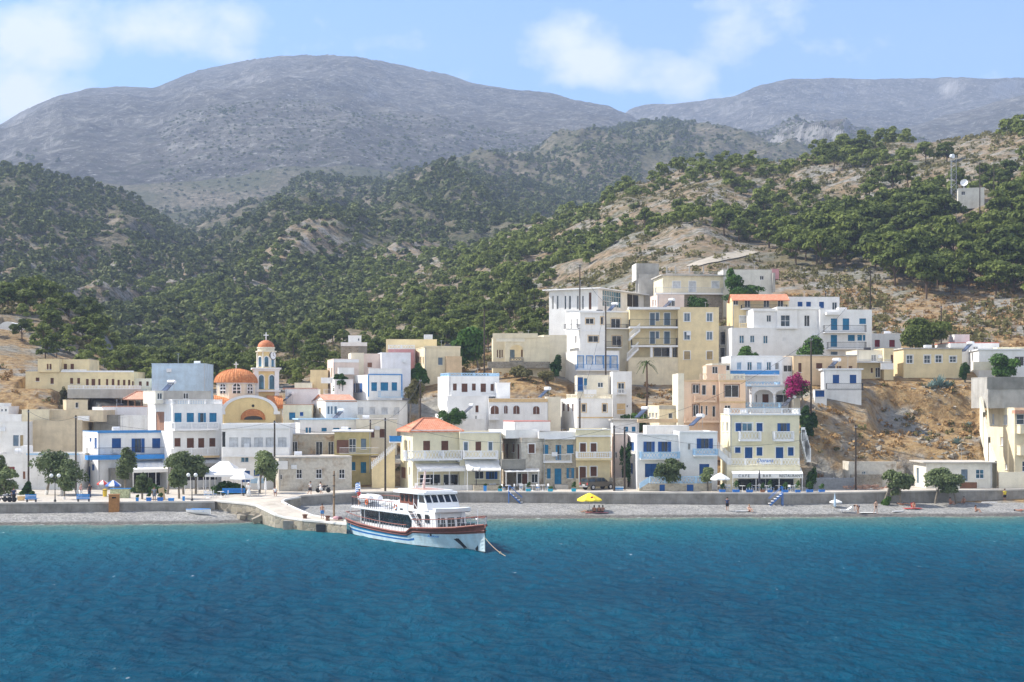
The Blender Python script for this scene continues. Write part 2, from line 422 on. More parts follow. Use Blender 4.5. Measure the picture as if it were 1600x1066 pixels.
        if trim:
            e = 0.12
            for (x0, x1, z0, z1) in ((p-e, p, r-.02, t+e), (q, q+e, r-.02, t+e), (p, q, t, t+e)): bx(fm, x0, x1, -.035, .02, z0, z1, 1)
        frm = M[colr] if colr and kind in ('shut', 'open', 'door') else M['trim']
        wo = fm.build(name, [frm, M.get(trim or 'trim', M['trim'])], s.root)
        if kind == 'door' or kind == 'shut':
            n = 2 if w > 0.75 else 1
            for i in range(n):
                sb = MB(); x0, x1 = p+b+(w-2*b)*i/n+.008, p+b+(w-2*b)*(i+1)/n-.008
                bx(sb, x0, x1, .115, .155, r+b, t-b)
                bx(sb, x0, x0+.06, .098, .115, r+b, t-b); bx(sb, x1-.06, x1, .098, .115, r+b, t-b)
                bx(sb, x0+.06, x1-.06, .098, .115, t-b-.09, t-b); bx(sb, x0+.06, x1-.06, .098, .115, r+b, r+b+.09); bx(sb, x0+.06, x1-.06, .098, .115, r+h*.45, r+h*.45+.07)
                sb.build('shutter' if kind == 'shut' else 'panel', M[colr or 'brown'], wo)
        if kind in ('glass', 'open', 'dark', 'grid'):
            pb = MB(); pb.quad(to3(p-.03, .165, r-.03), to3(q+.03, .165, r-.03), to3(q+.03, .165, t+.03), to3(p-.03, .165, t+.03))
            pb.build('pane', M['dark'] if kind == 'dark' else M[colr] if (kind in ('glass', 'grid') and colr) else M['curtain' if random.random() < .3 else 'glass'], wo)
        else:
            pb = MB(); pb.quad(to3(p-.03, .17, r-.03), to3(q+.03, .17, r-.03), to3(q+.03, .17, t+.03), to3(p-.03, .17, t+.03)); pb.build('backing', M['dark'], wo)
        if kind == 'open':
            lw = w*0.48
            for side in (0, 1):
                sb = MB(); x0, x1 = (p-lw-.01, p-.01) if side == 0 else (q+.01, q+lw+.01)
                bx(sb, x0, x1, -.07, -.03, r, t); sb.build('shutter', M[colr or 'blue'], wo)
        if kind in ('glass', 'shut', 'open', 'grid') and h < 1.9:
            sb = MB(); bx(sb, p-.1, q+.1, -.09, .09, r-.07, r-.003); sb.build('sill', M['trim'] if trim != 'trimyel' else M['trimyel'], wo)
    # balcony: slab with a railing; rect is the railing's front face from rail top to slab underside
    def balcony(s, x0, x1, yt, yb, kind='bal', off=0.0, depth=1.2, col='trim', slabm=None, st=0.16):
        o = off-depth
        a0, zt = s.f(x0, yt, o); a1, zb = s.f(x1, yb, o)
        sb = MB(); sb.box(a0, a1, o, off-.004, zb, zb+st)
        so = sb.build('balcony', slabm or M['trim'], s.root)
        s._rail(so, a0, a1, o, off-.004, zb+st, zt, kind, col)
        return so
    def _rail(s, parent, a0, a1, o0, o1, z0, z1, kind, col, sides=True):
        m = M[col] if col in M else W[col]
        rb = MB(); t = .08
        runs = [((a0+t, o0+t), (a1-t, o0+t))]
        if sides: runs += [((a0+t, o0+t), (a0+t, o1)), ((a1-t, o0+t), (a1-t, o1))]
        for (p, q) in runs:
            p, q = Vector((*p, 0)), Vector((*q, 0)); d = q-p; L = d.length; d.normalize(); n = Vector((-d.y, d.x, 0))
            def seg(u0, u1, za, zb, hw):
                rb.obox(p+d*(u0+u1)/2+Vector((0, 0, (za+zb)/2)), d*(u1-u0)/2, n*hw, Vector((0, 0, (zb-za)/2)))
            if kind in ('bal', 'lattice'):
                seg(0, L, z1-.12, z1, .09); seg(0, L, z0+.004, z0+.12, .08)
                k = max(2, int(L/(0.24 if kind == 'bal' else .3)))
                for i in range(k+1):
                    u = L*i/k
                    if i % 10 == 0 or i == k: seg(max(0, u-.09), min(L, u+.09), z0+.004, z1+.03, .1)
                    elif kind == 'bal':
                        rb.tube(p+d*u+Vector((0, 0, z0+.1)), p+d*u+Vector((0, 0, (z0+z1)/2)), .035, .075, 5); rb.tube(p+d*u+Vector((0, 0, (z0+z1)/2)), p+d*u+Vector((0, 0, z1-.1)), .075, .035, 5)
                    else:
                        for sg in (-1, 1):
                            q0 = p+d*max(0, u-.15*sg if sg > 0 else u+.15)+Vector((0, 0, z0+.1)); q1 = p+d*min(L, u+.15 if sg > 0 else u-.15)+Vector((0, 0, z1-.1))
                            rb.tube(q0, q1, .04, .04, 4)
            elif kind == 'solid':
                seg(0, L, z0+.004, z1-.1, .06); seg(0, L, z1-.1, z1, .1)
            elif kind == 'panel':       # pierced masonry panels between piers
                seg(0, L, z1-.1, z1, .09); seg(0, L, z0+.004, z0+.12, .08)
                k = max(1, round(L/2.2))
                for i in range(k+1):
                    u = L*i/k; seg(max(0, u-.11), min(L, u+.11), z0+.004, z1+.02, .11)
                k2 = max(2, int(L/.42))
                for i in range(k2):
                    u = L*(i+.5)/k2; c = p+d*u+Vector((0, 0, (z0+z1)/2)); hh = (z1-z0)/2-.11
                    rb.obox(c, (d*.19+Vector((0, 0, hh)))*.98, n*.03, (d*-.03+Vector((0, 0, .03)))*.9)
                    rb.obox(c, (d*.19-Vector((0, 0, hh)))*.98, n*.031, (d*.03+Vector((0, 0, .03)))*.9)
            else:                        # iron bars
                seg(0, L, z1-.05, z1, .03); seg(0, L, z0+.08, z0+.12, .02)
                k = max(2, int(L/.16))
                for i in range(k+1): rb.tube(p+d*(L*i/k)+Vector((0, 0, z0+.004)), p+d*(L*i/k)+Vector((0, 0, z1-.04)), .014, .014, 4)
        rb.build('railing', m, parent)
    def rail(s, x0, x1, yt, yb, kind='bal', off=0.05, depth=None, col='trim', pname='parapet'):
        """railing on a roof or terrace edge; the plane at local y = off; returns nothing"""
        a0, zt = s.f(x0, yt, off); a1, zb = s.f(x1, yb, off)
        e = MB(); e.box(a0, a1, off, off+.2, zb-.06, zb); eo = e.build(pname, M[col] if col in M else W[col], s.root)
        s._rail(eo, a0, a1, off, off+(depth or .2), zb, zt, kind, col, sides=depth is not None)
    def band(s, x0, x1, yt, yb, off=0.0, d=0.08, m='trim', name='cornice', ov=0.0):
        a0, zt = s.f(x0, yt, off); a1, zb = s.f(x1, yb, off)
        b = MB(); b.box(a0-ov, a1+ov, off-d, off-.003, zb, zt)
        return b.build(name, M[m] if m in M else W[m], s.root)
    def awning(s, xa0, xa1, ya, xb0, xb1, yb, yv=None, depth=2.5, off=0.0, m='canvas', posts=0, name='awning', zbase=0.0):
        """canvas from the wall line (xa0..xa1 at ya) to the front bar (xb0..xb1 at yb) with a valance down to yv"""
        A0, A1 = s.f(xa0, ya, off-.03), s.f(xa1, ya, off-.03); B0, B1 = s.f(xb0, yb, off-depth), s.f(xb1, yb, off-depth)
        b = MB(); n = 14; top = []
        for i in range(n+1):
            for j in range(5):
                u, w = i/n, j/4
                x = (A0[0]*(1-u)+A1[0]*u)*(1-w)+(B0[0]*(1-u)+B1[0]*u)*w
                z = A0[1]*(1-w)+B0[1]*w-0.10*math.sin(math.pi*w)*(0.6+0.4*math.sin(i*2.1))
                top.append((x, off-.03-(depth-.03)*w, z))
        idx = lambda i, j: i*5+j
        b.add(top, [(idx(i, j), idx(i, j+1), idx(i+1, j+1), idx(i+1, j)) for i in range(n) for j in range(4)])
        b.add([(x, y, z-.03) for x, y, z in top], [(idx(i, j), idx(i+1, j), idx(i+1, j+1), idx(i, j+1)) for i in range(n) for j in range(4)])
        if yv:
            zv = s.f(xb0, yv, off-depth)[1]; b.box(B0[0], B1[0], off-depth-.04, off-depth-.01, zv, B0[1]-.01)
        ao = b.build(name, M[m], s.root)
        if posts:
            for i in range(posts):
                x = B0[0]+.08+(B1[0]-B0[0]-.16)*i/max(1, posts-1); pb = MB(); pb.tube((x, off-depth+.08, zbase), (x, off-depth+.08, B0[1]-.05), .05, .05, 6); pb.build('post', M['trim'], ao)
        return ao
    def box(s, name, x0, x1, yt, yb, off, D, m, top=None):
        a0, zt = s.f(x0, yt, off); a1, zb = s.f(x1, yb, off)
        b = MB(); b.box(a0, a1, off, off+D, zb, zt); return b.build(name, M[m] if m in M else W[m], s.root)
    def hip(s, x0, x1, yt, yb, off=0.0, D=None, over=0.4, m='tile', ridge=0.25, name='roof'):
        D = D or s.D
        a0, zb = s.f(x0, yb, off); a1, _ = s.f(x1, yb, off); zt = s.f((x0+x1)/2, yt, off+D/2)[1]
        e = over; q0, q1, y0, y1 = a0-e, a1+e, off-e, off+D+e
        L = (q1-q0)*ridge; cx = (q0+q1)/2; cy = (y0+y1)/2
        v = [(q0, y0, zb), (q1, y0, zb), (q1, y1, zb), (q0, y1, zb), (cx-L/2, cy, zt), (cx+L/2, cy, zt), (q0, y0, zb-.15), (q1, y0, zb-.15), (q1, y1, zb-.15), (q0, y1, zb-.15)]
        b = MB(); b.add(v, [(0, 1, 5, 4), (1, 2, 5), (2, 3, 4, 5), (3, 0, 4), (6, 7, 1, 0), (7, 8, 2, 1), (8, 9, 3, 2), (9, 6, 0, 3), (9, 8, 7, 6)])
        # ridge and hip capping tiles
        for p, q in ((0, 4), (1, 5), (2, 5), (3, 4), (4, 5)): b.tube(Vector(v[p])+Vector((0, 0, .03)), Vector(v[q])+Vector((0, 0, .03)), .11, .11, 6)
        return b.build(name, M[m], s.root)
    def gable(s, x0, x1, yt, yb, off=0.0, D=None, over=0.25, m='tilepink', name='roof', axis='x', wall=None):
        D = D or s.D
        a0, zb = s.f(x0, yb, off); a1, _ = s.f(x1, yb, off); zt = s.f((x0+x1)/2, yt, off+(D/2 if axis == 'x' else 0))[1]
        b = MB(); e = over; g = MB(); t = .12
        if axis == 'x':
            cy = off+D/2
            for sg in (1, -1):
                y0 = cy-sg*(D/2+e); b.add([(a0-e, y0, zb-.05), (a1+e, y0, zb-.05), (a1+e, cy, zt), (a0-e, cy, zt)], [(0, 1, 2, 3) if sg > 0 else (3, 2, 1, 0)])
                b.add([(a0-e, y0, zb-.05-t), (a1+e, y0, zb-.05-t), (a1+e, cy, zt-t), (a0-e, cy, zt-t)], [(3, 2, 1, 0) if sg > 0 else (0, 1, 2, 3)])
                b.add([(a0-e, y0, zb-.05-t), (a1+e, y0, zb-.05-t), (a1+e, y0, zb-.05), (a0-e, y0, zb-.05)], [(0, 1, 2, 3)])
            for x in (a0+.01, a1-.01): g.add([(x, off, zb), (x, off+D, zb), (x, cy, zt-t-.02)], [(0, 1, 2)])
        else:
            cx = (a0+a1)/2
            for sg in (1, -1):
                x0_ = cx-sg*((a1-a0)/2+e); b.add([(x0_, off-e, zb-.05), (x0_, off+D+e, zb-.05), (cx, off+D+e, zt), (cx, off-e, zt)], [(3, 2, 1, 0) if sg > 0 else (0, 1, 2, 3)])
                b.add([(x0_, off-e, zb-.05-t), (x0_, off+D+e, zb-.05-t), (cx, off+D+e, zt-t), (cx, off-e, zt-t)], [(0, 1, 2, 3) if sg > 0 else (3, 2, 1, 0)])
                b.add([(x0_, off-e, zb-.05-t), (cx, off-e, zt-t), (cx, off-e, zt), (x0_, off-e, zb-.05)], [(0, 1, 2, 3)])
            for y in (off+.01, off+D-.01): g.add([(a0, y, zb), (a1, y, zb), (cx, y, zt-t-.02)], [(0, 1, 2)])
        g.build('gable_wall', W[wall or s.wallm], s.root)
        return b.build(name, M[m], s.root)
    def heater(s, x, y, off=3.0, sc=1.0, rot=0.6):
        """solar water heater: tilted panel and tank on a frame"""
        a, z = s.f(x, y, off); b = MB(); c = Vector((a, off, z))
        d = Vector((math.cos(rot), 0, 0)); up = Vector((-math.sin(rot)*.75, .0, .7))
        ux = Vector((.75*math.cos(rot), .3, .62))*sc*.95; uy = Vector((-.35, .85, 0)).normalized()*.55*sc; n = ux.cross(uy).normalized()*.05
        root = b; b.obox(c+Vector((0, 0, .15)), ux, uy, n)
        o = b.build('solar_heater', M['solar'], s.root)
        t = MB(); e = c+ux+Vector((.05, 0, .32)); t.tube(e-uy*1.25, e+uy*1.25, .27*sc, .27*sc, 10); t.build('tank', M['tank'], o, smooth=False)
        f = MB(); f.tube(e-uy*.8-Vector((0, 0, .2)), (e-uy*.8).xy.to_3d()+Vector((0, 0, c.z-.75)), .03, .03, 4); f.tube(e+uy*.8-Vector((0, 0, .2)), (e+uy*.8).xy.to_3d()+Vector((0, 0, c.z-.75)), .03, .03, 4)
        f.tube(c-ux*.9-uy*.8, (c-ux*.9-uy*.8).xy.to_3d()+Vector((0, 0, c.z-.75)), .03, .03, 4); f.build('stand', M['steel'], o)
    def text(s, body, x, y, off, size, m, font_sp=1.0, name='lettering', parent=None, italic=0.0):
        a, z = s.f(x, y, off); cu = bpy.data.curves.new(name, 'FONT'); cu.body = body; cu.size = size; cu.align_x = 'CENTER'; cu.align_y = 'CENTER'
        cu.extrude = .01; cu.space_character = font_sp; cu.shear = italic; cu.resolution_u = 2
        o = bpy.data.objects.new(name, cu); COL.objects.link(o); o.parent = parent or s.root
        o.location = (a, off, z); o.rotation_euler = (R(90), 0, 0); cu.materials.append(m); return to_mesh(o)
def to_mesh(o):
    dg = bpy.context.evaluated_depsgraph_get(); dg.update(); me = bpy.data.meshes.new_from_object(o.evaluated_get(dg)); n = o.name; par, loc, rot = o.parent, o.location.copy(), o.rotation_euler.copy()
    bpy.data.objects.remove(o); q = bpy.data.objects.new(n, me); COL.objects.link(q); q.parent = par; q.location = loc; q.rotation_euler = rot; return q
W['church'] = stucco('church_yellow', (.88, .68, .34), .06, .2)
def wins(kind, y0, y1, *xs): return [(kind, a, b, y0, y1) for a, b in xs]

b = Bld('long_house', 'long cream two-storey house with red shutters above a grey terrace wall', Z1, 125, 655, 318, 398, 250, D=9, phi=2, wall='yellow')
b.block(win=wins('shut:brown', 345, 363, (175, 193)) + wins('shut:brown', 347, 376, (247, 263), (343, 358), (378, 392)) + wins('shut:brown', 352, 383, (421, 434), (481, 492), (519, 530), (547, 560)) + [('door:brown', 448, 466, 352, 385)] + wins('shut:brown', 356, 384, (575, 586), (602, 614), (627, 638)) + wins('shut:brown', 363, 384, (646, 660)), roof='parapet')
b.block(185, 290, 256, 318, off=-.4, D=8, ext=0, win=wins('shut:brown', 278, 306, (229, 238), (242, 252)))
b.block(290.5, 437, 258, 318, off=1.5, D=7, ext=0, win=wins('shut:brown', 278, 305, (312, 328), (345, 362)))
b.block(656, 737, 352, 398, off=.6, D=6, wall='creamlite', win=wins('shut:brown', 364, 386, (680, 694), (716, 728)))
b.band(300, 655, 311, 319, d=.15); b.rail(300, 425, 306, 318, 'bal', off=.15)
b.box('terrace_wall', 330, 690, 402, 446, -5, 4.6, 'concrete'); b.rail(330, 690, 384, 402, 'bal', off=-4.9)
b = Bld('chapel', 'tiny white barrel-roofed chapel on the dark wooded knoll', Z1, -8, 85, 118, 160, 300, D=7, phi=4, wall='white')
b.block(roof='none', win=[('door:blue', 8, 24, 130, 160)])
mb = MB(); a0, a1 = 0, b.W; n = 12
for i in range(n):
    t0, t1 = math.pi*i/n, math.pi*(i+1)/n; q = lambda t, y: (a1/2-(a1/2+.15)*math.cos(t), y, b.h+1.9*math.sin(t))
    mb.quad(q(t0, -.15), q(t1, -.15), q(t1, 7.1), q(t0, 7.1)); mb.add([(a1/2, -.15, b.h), q(t0, -.15), q(t1, -.15)], [(0, 2, 1)])
mb.build('roof', W['white'], b.root)
b = Bld('cottage', 'small white cottage low at the edge of the dry slope far left', Z1, -30, 42, 488, 525, 234, D=6, phi=3, wall='white')
b.block(win=wins('glass', 497, 512, (4, 14), (22, 34))); b.block(-30, 20, 472, 488, off=1, D=4, ext=0)
b = Bld('house', 'low grey-white house with a grey shuttered window beside the big beige wall', Z1, -60, 134, 563, 712, 224, D=9, phi=2, wall='white2')
b.block(win=wins('shut:greyblue', 627, 680, (64, 92)) + wins('shut:tanshut', 627, 680, (98, 114)))
b.block(-60, 104, 528, 562, off=3, D=4, wall='white', ext=0)
b = Bld('warehouse', 'large blank beige walled building with a flat roof and set-back upper storey', Z1, 134, 400, 556, 712, 227, D=12, phi=2, wall='beige')
b.block(); b.block(107, 239, 504, 560, off=.5, D=8, wall='cream', ext=0); b.block(239.5, 505, 508, 562, off=1.2, D=8, wall='beige', ext=0)
b.box('roof_room', 380, 434, 533, 557, .4, .7, 'white')
b = Bld('house', 'small cream cube house with one window standing on the beige roofline', Z1, 325, 430, 456, 520, 243, D=6, xl=290, wall='cream')
b.block(win=[('glass', 369, 385, 466, 494)]); b.block(232, 285, 484, 520, off=1, D=4, wall='white', ext=2, win=wins('glass:glassblue', 488, 502, (245, 272)))
b = Bld('house', 'white lavender blank house with a pink roof edge', Z1, 505, 722, 492, 620, 236, D=8, xl=452, wall='lavender')
b.block(); b.band(500, 722, 484, 493, off=.2, d=.1, m='tilepink', name='roof_edge')
b = Bld('wall_block', 'dark grey rendered roof block joined to a low white wall', Z1, 458, 588, 531, 640, 231, D=3, phi=3, wall='greywall', cat='building')
b.block(); b.block(588.5, 722, 533, 640, off=.1, D=3, wall='white2')
b = Bld('pavilion', 'open pavilion with a faded pink tiled roof on wooden posts', Z1, 625, 735, 450, 515, 240, D=6, phi=3, wall='creamlite')
b.block(700, 735, 450, 515, off=.5, D=4, roof='none'); b.hip(622, 738, 414, 450, off=0, D=6, m='tilepink', ridge=.4, over=.5)
for i, xx in enumerate((627, 660, 692)):
    mb = MB(); a, z = b.f(xx, 450, .1); mb.box(a-.1, a+.1, .05, .25, -2, z); mb.build('post', M['wood'], b.root)
b = Bld('house', 'low pale house with a blue roof edge behind the big tamarisk', Z1, -70, 386, 722, 872, 213, D=9, phi=2, wall='white2')
b.block(win=[('shut:red', 38, 72, 782, 812), ('shut:brownlite', 112, 124, 805, 842)]); b.band(130, 386, 716, 724, d=.12, m='trimpale')
b.box('water_tank', 103, 146, 680, 712, 2, 1.6, 'white')
b = Bld('taverna', 'two-storey white taverna with blue shutters and a bright blue fascia', Z1, 480, 822, 612, 884, 215, D=8, xl=405, wall='white')
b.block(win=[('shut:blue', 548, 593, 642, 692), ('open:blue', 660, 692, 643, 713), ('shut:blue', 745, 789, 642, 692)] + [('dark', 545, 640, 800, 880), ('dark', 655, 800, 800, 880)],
        winl=[('dark', 414, 420, 628, 640), ('shut:blue', 438, 448, 640, 660), ('shut:blue', 462, 474, 640, 690), ('dark', 440, 450, 740, 760), ('door:blue', 430, 442, 780, 860), ('shut:blue', 448, 462, 770, 800)], roof='parapet', roofm=M['trimblue'])
b.band(480, 822, 605, 614, d=.2, m='trimblue', ov=.1)
so = b.balcony(430, 815, 690, 742, 'iron', depth=1.5, slabm=M['brightblue'], st=.0+.62, col='iron')
b.awning(655, 812, 752, 650, 822, 795, 812, depth=4.6, posts=4, m='canvas', zbase=0); b.box('added_shade_box', 545, 650, 790, 884, -1.5, 1.4, 'greywall')  # last box: dark grey block added to stand in for deep shade here
b = Bld('tall_house', 'tall white three-tier house with white balustrades and azure shutters beside the church', Z2, 165, 425, 441, 845, 216, D=9, xl=37, wall='white')
b.block(win=wins('shut:cyan', 484, 532, (175, 213), (239, 277), (357, 395)) + [('open:cyan', 308, 328, 484, 534)] + wins('shut:brown', 615, 660, (175, 208), (357, 389)) + wins('door:brown', 615, 668, (240, 277), (299, 331)) + [('dark', 190, 400, 760, 840)],
        winl=[('shut:brownlite', 78, 122, 478, 575)], roof='flat', roofm=W['white'])
b.rail(165, 425, 414, 442, 'bal', off=.1, depth=6); b.balcony(178, 408, 534, 575, 'bal'); b.balcony(175, 410, 668, 716, 'bal', slabm=M['trimyel'], st=.3)
b.block(118, 365, 372, 420, off=4, D=4.5, wall='concrete', ext=0, win=[('dark', 222, 250, 380, 412)]); b.block(76, 117, 372, 436, off=2.2, D=4.5, wall='offwhite', ext=0, win=[('glass', 86, 113, 380, 414)])
b.heater(140, 355, 6, 1.0, .3)
b.awning(170, 420, 722, 150, 440, 745, 752, depth=2.6, m='greycanvas')
b = Bld('apartment_house', 'long low white building with closed white shutters and a solid balcony', Z2, 420, 776, 543, 850, 214, D=9, phi=3, wall='white')
b.block(win=[('dark', 418, 442, 580, 664)] + wins('shut:whiteshut', 612, 664, (461, 507), (523, 573), (590, 635), (650, 698), (714, 758)) + [('glass:glassblue', 520, 562, 714, 742), ('door:blue', 525, 568, 785, 845), ('shut:blue', 588, 618, 780, 812)])
b.band(424, 776, 543, 566, d=.25, name='fascia'); b.balcony(425, 774, 663, 712, 'solid', depth=1.1, col='white')
b.band(572, 640, 824, 850, d=.05, m='trimpale', name='dado')
b = Bld('old_house', 'derelict two-storey ochre stone house with empty windows', Z3, 42, 275, 597, 730, 219, D=8, phi=4, wall='derelict')
b.block(win=[('dark', 53, 83, 633, 689), ('dark', 177, 213, 633, 713), ('dark', 241, 272, 633, 713)], roof='flat')
b = Bld('old_house', 'derelict single-storey grey plastered house with three barred windows by the promenade', Z3, -15, 365, 716, 906, 208, D=8, xl=-45, wall='derelict2')
b.block(win=wins('grid:dark', 777, 826, (77, 107), (179, 210), (299, 329)) + [('dark', -8, 4, 805, 832)], roof='flat', roofm=M['deck'])
b.box('sign_board', -48, 32, 735, 778, -.12, .08, 'white'); b.band(-40, 360, 712, 717, d=.15, m='deck')
b = Bld('house', 'olive yellow house with a red-brown screened upper balcony', Z3, 275, 465, 584, 800, 215, D=8, phi=5, wall='olive')
b.block(win=[('grid:glass', 350, 388, 618, 690), ('shut:greyblue', 413, 440, 618, 672), ('shut:cyan', 365, 384, 740, 783), ('door:cyan', 412, 440, 740, 797)], roof='slab')
b.balcony(300, 505, 664, 704, 'iron', slabm=W['olive'], depth=1.3); b.box('screen', 287, 349, 625, 693, -.7, .08, 'brown')
b = Bld('house', 'cream house with brown shutters behind the stairway', Z3, 388, 600, 520, 690, 226, D=7, phi=4, wall='creamlite')
b.block(win=wins('shut:brown', 568, 613, (462, 483), (510, 537)), roof='flat')
b = Bld('house', 'low white house with small azure windows tucked behind the ruin', Z3, 95, 390, 520, 620, 228, D=6, xl=55, wall='white')
b.block(win=wins('shut:cyan', 560, 592, (125, 137), (142, 153)) + wins('shut:cyan', 562, 580, (208, 235), (268, 302), (330, 362)), roof='slab', roofm=M['trimpale'])
C0 = P(Z2.x(575), Z2.y(600), 232)
ch = empty('church', C0, R(12), 'yellow church with an orange tiled dome, arched gable and white-trimmed bell tower', 'church')
PADS.append((C0.x-9, C0.y, R(12), 0, 20, 0, 14, C0.z))
kk = 232/2400/3.331     # metres per view pixel
def cx_(a): return (a-575)*kk
def cz_(y): return (600-y)*kk
mb = MB(); x0, x1, zs, zt = cx_(432), cx_(700), cz_(478), cz_(400); D = 11; cxm = (x0+x1)/2; hw = (x1-x0)/2
arc = [(cxm-hw*math.cos(math.pi*i/20), zs+(zt-zs)*math.sin(math.pi*i/20)) for i in range(21)]
mb.prism([(x0, -6), (x1, -6), (x1, zs)]+arc[::-1][1:], 0, D); mb.build('wall', W['church'], ch)
rb = MB()
for i in range(20):
    p, q = arc[i], arc[i+1]; o = 1.06
    P0 = (cxm+(p[0]-cxm)*o, zs+(p[1]-zs)*o+.03); P1 = (cxm+(q[0]-cxm)*o, zs+(q[1]-zs)*o+.03)
    rb.quad((P0[0], .3, P0[1]), (P1[0], .3, P1[1]), (P1[0], D+.3, P1[1]), (P0[0], D+.3, P0[1]))
rb.build('roof', M['churchtile'], ch)
tb = MB()
for i in range(20):
    p, q = arc[i], arc[i+1]
    a = lambda s, o, e: (cxm+(s[0]-cxm)*o, zs+(s[1]-zs)*o+e)
    p0, p1, q0, q1 = a(p, .95, 0), a(p, 1.09, .05), a(q, .95, 0), a(q, 1.09, .05)
    tb.add([(p0[0], -.15, p0[1]), (q0[0], -.15, q0[1]), (q1[0], -.15, q1[1]), (p1[0], -.15, p1[1]), (p0[0], .32, p0[1]), (q0[0], .32, q0[1]), (q1[0], .32, q1[1]), (p1[0], .32, p1[1])], [(0, 1, 2, 3), (3, 2, 6, 7), (0, 4, 5, 1), (4, 7, 6, 5)])
tb.box(x0-.7, x0+.3, -.16, .5, zs-.4, zs+.05); tb.box(x1-.3, x1+.7, -.16, .5, zs-.4, zs+.05); tb.build('cornice', M['trim'], ch)
eb = MB(); ex0, ex1, ez0, ez1 = cx_(520), cx_(648), cz_(519), cz_(463); em = (ex0+ex1)/2
pts = [(em-(ex1-ex0)/2*math.cos(math.pi*i/12), ez0+(ez1-ez0)*math.sin(math.pi*i/12)**.8) for i in range(13)]
for i in range(12):
    (a_, b_), (c_, d_) = pts[i], pts[i+1]
    eb.quad((a_, -.02, b_), (c_, -.02, d_), (em+(c_-em)*.75, -1.1, ez0+(d_-ez0)*.35), (em+(a_-em)*.75, -1.1, ez0+(b_-ez0)*.35)); eb.quad((a_, -.05, b_), (c_, -.05, d_), (c_, -.05, ez0-.02), (a_, -.05, ez0-.02), 1)
eb.build('porch_roof', [M['churchtile'], M['dark']], ch)
eb = MB(); eb.tube((em, -.08, cz_(447)), (em, -.02, cz_(447)), .22, .22, 10); eb.build('round_window', M['dark'], ch)
for sx in (-1, 1):
    mb = MB(); mb.box(cxm+sx*(hw+.1)-1.0, cxm+sx*(hw+.1)+1.0, 2.8, 9.2, -6, cz_(462)); mb.build('wall', W['creamlite'], ch)
    rb = MB(); xx = cxm+sx*(hw+.1); n = 10
    for i in range(n):
        t0, t1 = math.pi*i/n, math.pi*(i+1)/n; q = lambda t, x: (x, 6-3.7*math.cos(t), cz_(462)+(cz_(392)-cz_(462))*math.sin(t))
        rb.quad(q(t0, xx-1.2), q(t0, xx+1.2), q(t1, xx+1.2), q(t1, xx-1.2)); rb.add([(xx+sx*1.0, 6, cz_(462)), q(t0, xx+sx*1.0), q(t1, xx+sx*1.0)], [(0, 1, 2)], 1)
    rb.build('roof', [M['churchtile'], W['creamlite']], ch)
dc = Vector((cx_(504), 6.3, 0)); rd = (618-390)*kk/2*.93
def ngon(mb, c, r, z0, z1, n=8, m=0, r1=None, a=0.39):
    mb.lathe((c.x, c.y, 0), [(r, z0), (r1 if r1 else r, z1)], n, m, a, a+2*math.pi)
mb = MB(); ngon(mb, dc, rd, cz_(440), cz_(330)); mb.build('drum', W['creamlite'], ch)
mb = MB(); ngon(mb, dc, rd*1.05, cz_(330), cz_(322)); mb.lathe((dc.x, dc.y, 0), [(rd*1.05, cz_(322)), (rd, cz_(321))], 8, 0, .39, .39+2*math.pi); mb.build('cornice', M['trim'], ch)
prof = [(rd*1.09*math.cos(t)**.9 if t < 1.5 else 0.02, cz_(325)+(cz_(250)-cz_(325))*math.sin(t)) for t in [1.55*i/16 for i in range(17)]]
mb = MB(); mb.lathe((dc.x, dc.y, 0), prof, 32)
for i in range(32):
    t = 2*math.pi*i/32
    for (r0, z0), (r1, z1) in zip(prof[:-1:2], prof[2::2]): mb.tube((dc.x+r0*math.cos(t), dc.y+r0*math.sin(t), z0), (dc.x+r1*math.cos(t), dc.y+r1*math.sin(t), z1), .055, .045, 5, caps=False)
mb.build('dome', M['churchtile'], ch)
def cross(par, c, h, w):
    mb = MB(); mb.box(c.x-.075, c.x+.075, c.y-.075, c.y+.075, c.z, c.z+h); mb.box(c.x-w, c.x+w, c.y-.07, c.y+.07, c.z+h*.60, c.z+h*.60+.15); mb.build('cross', M['trim'], par)
cross(ch, Vector((dc.x, dc.y, cz_(252))), 1.15, .36)
for i in range(8):
    t = .39+math.pi/8+i*math.pi/4; rr = rd*math.cos(math.pi/8); n_ = Vector((math.cos(t), math.sin(t), 0)); tt = Vector((-n_.y, n_.x, 0)); c = dc+n_*(rr+.02)
    if n_.y > .5: continue
    wb = MB(); zz0, zz1 = cz_(382), cz_(348); w = .62
    arcp = [(w*math.cos(a), zz1+w*math.sin(a)) for a in [math.pi*j/8 for j in range(9)]]
    pl = [(w, zz0)]+arcp+[(-w, zz0)]; wb.add([c+tt*p+Vector((0, 0, z)) for p, z in pl], [tuple(range(len(pl)))]); wo = wb.build('window', M['dark'], ch)
    fb = MB()
    for (pa, pb_) in list(zip(pl[:-1], pl[1:]))+[((0, zz0), (0, zz1+w)), ((-w, zz1), (w, zz1)), ((-w, (zz0+zz1)/2), (w, (zz0+zz1)/2))]:
        fb.tube(c+tt*pa[0]+n_*.04+Vector((0, 0, pa[1])), c+tt*pb_[0]+n_*.04+Vector((0, 0, pb_[1])), .09, .09, 4)
    fb.build('frame', M['trim'], wo)
tc_ = Vector((cx_(665), 8.0, 0)); hwid = (735-600)*kk/2*.97
tw = MB(); tw.box(tc_.x-hwid+.3, tc_.x+hwid-.3, tc_.y-hwid+.3, tc_.y+hwid-.3, -6, cz_(255)); two = tw.build('bell_tower', W['church'], ch)
pb = MB()
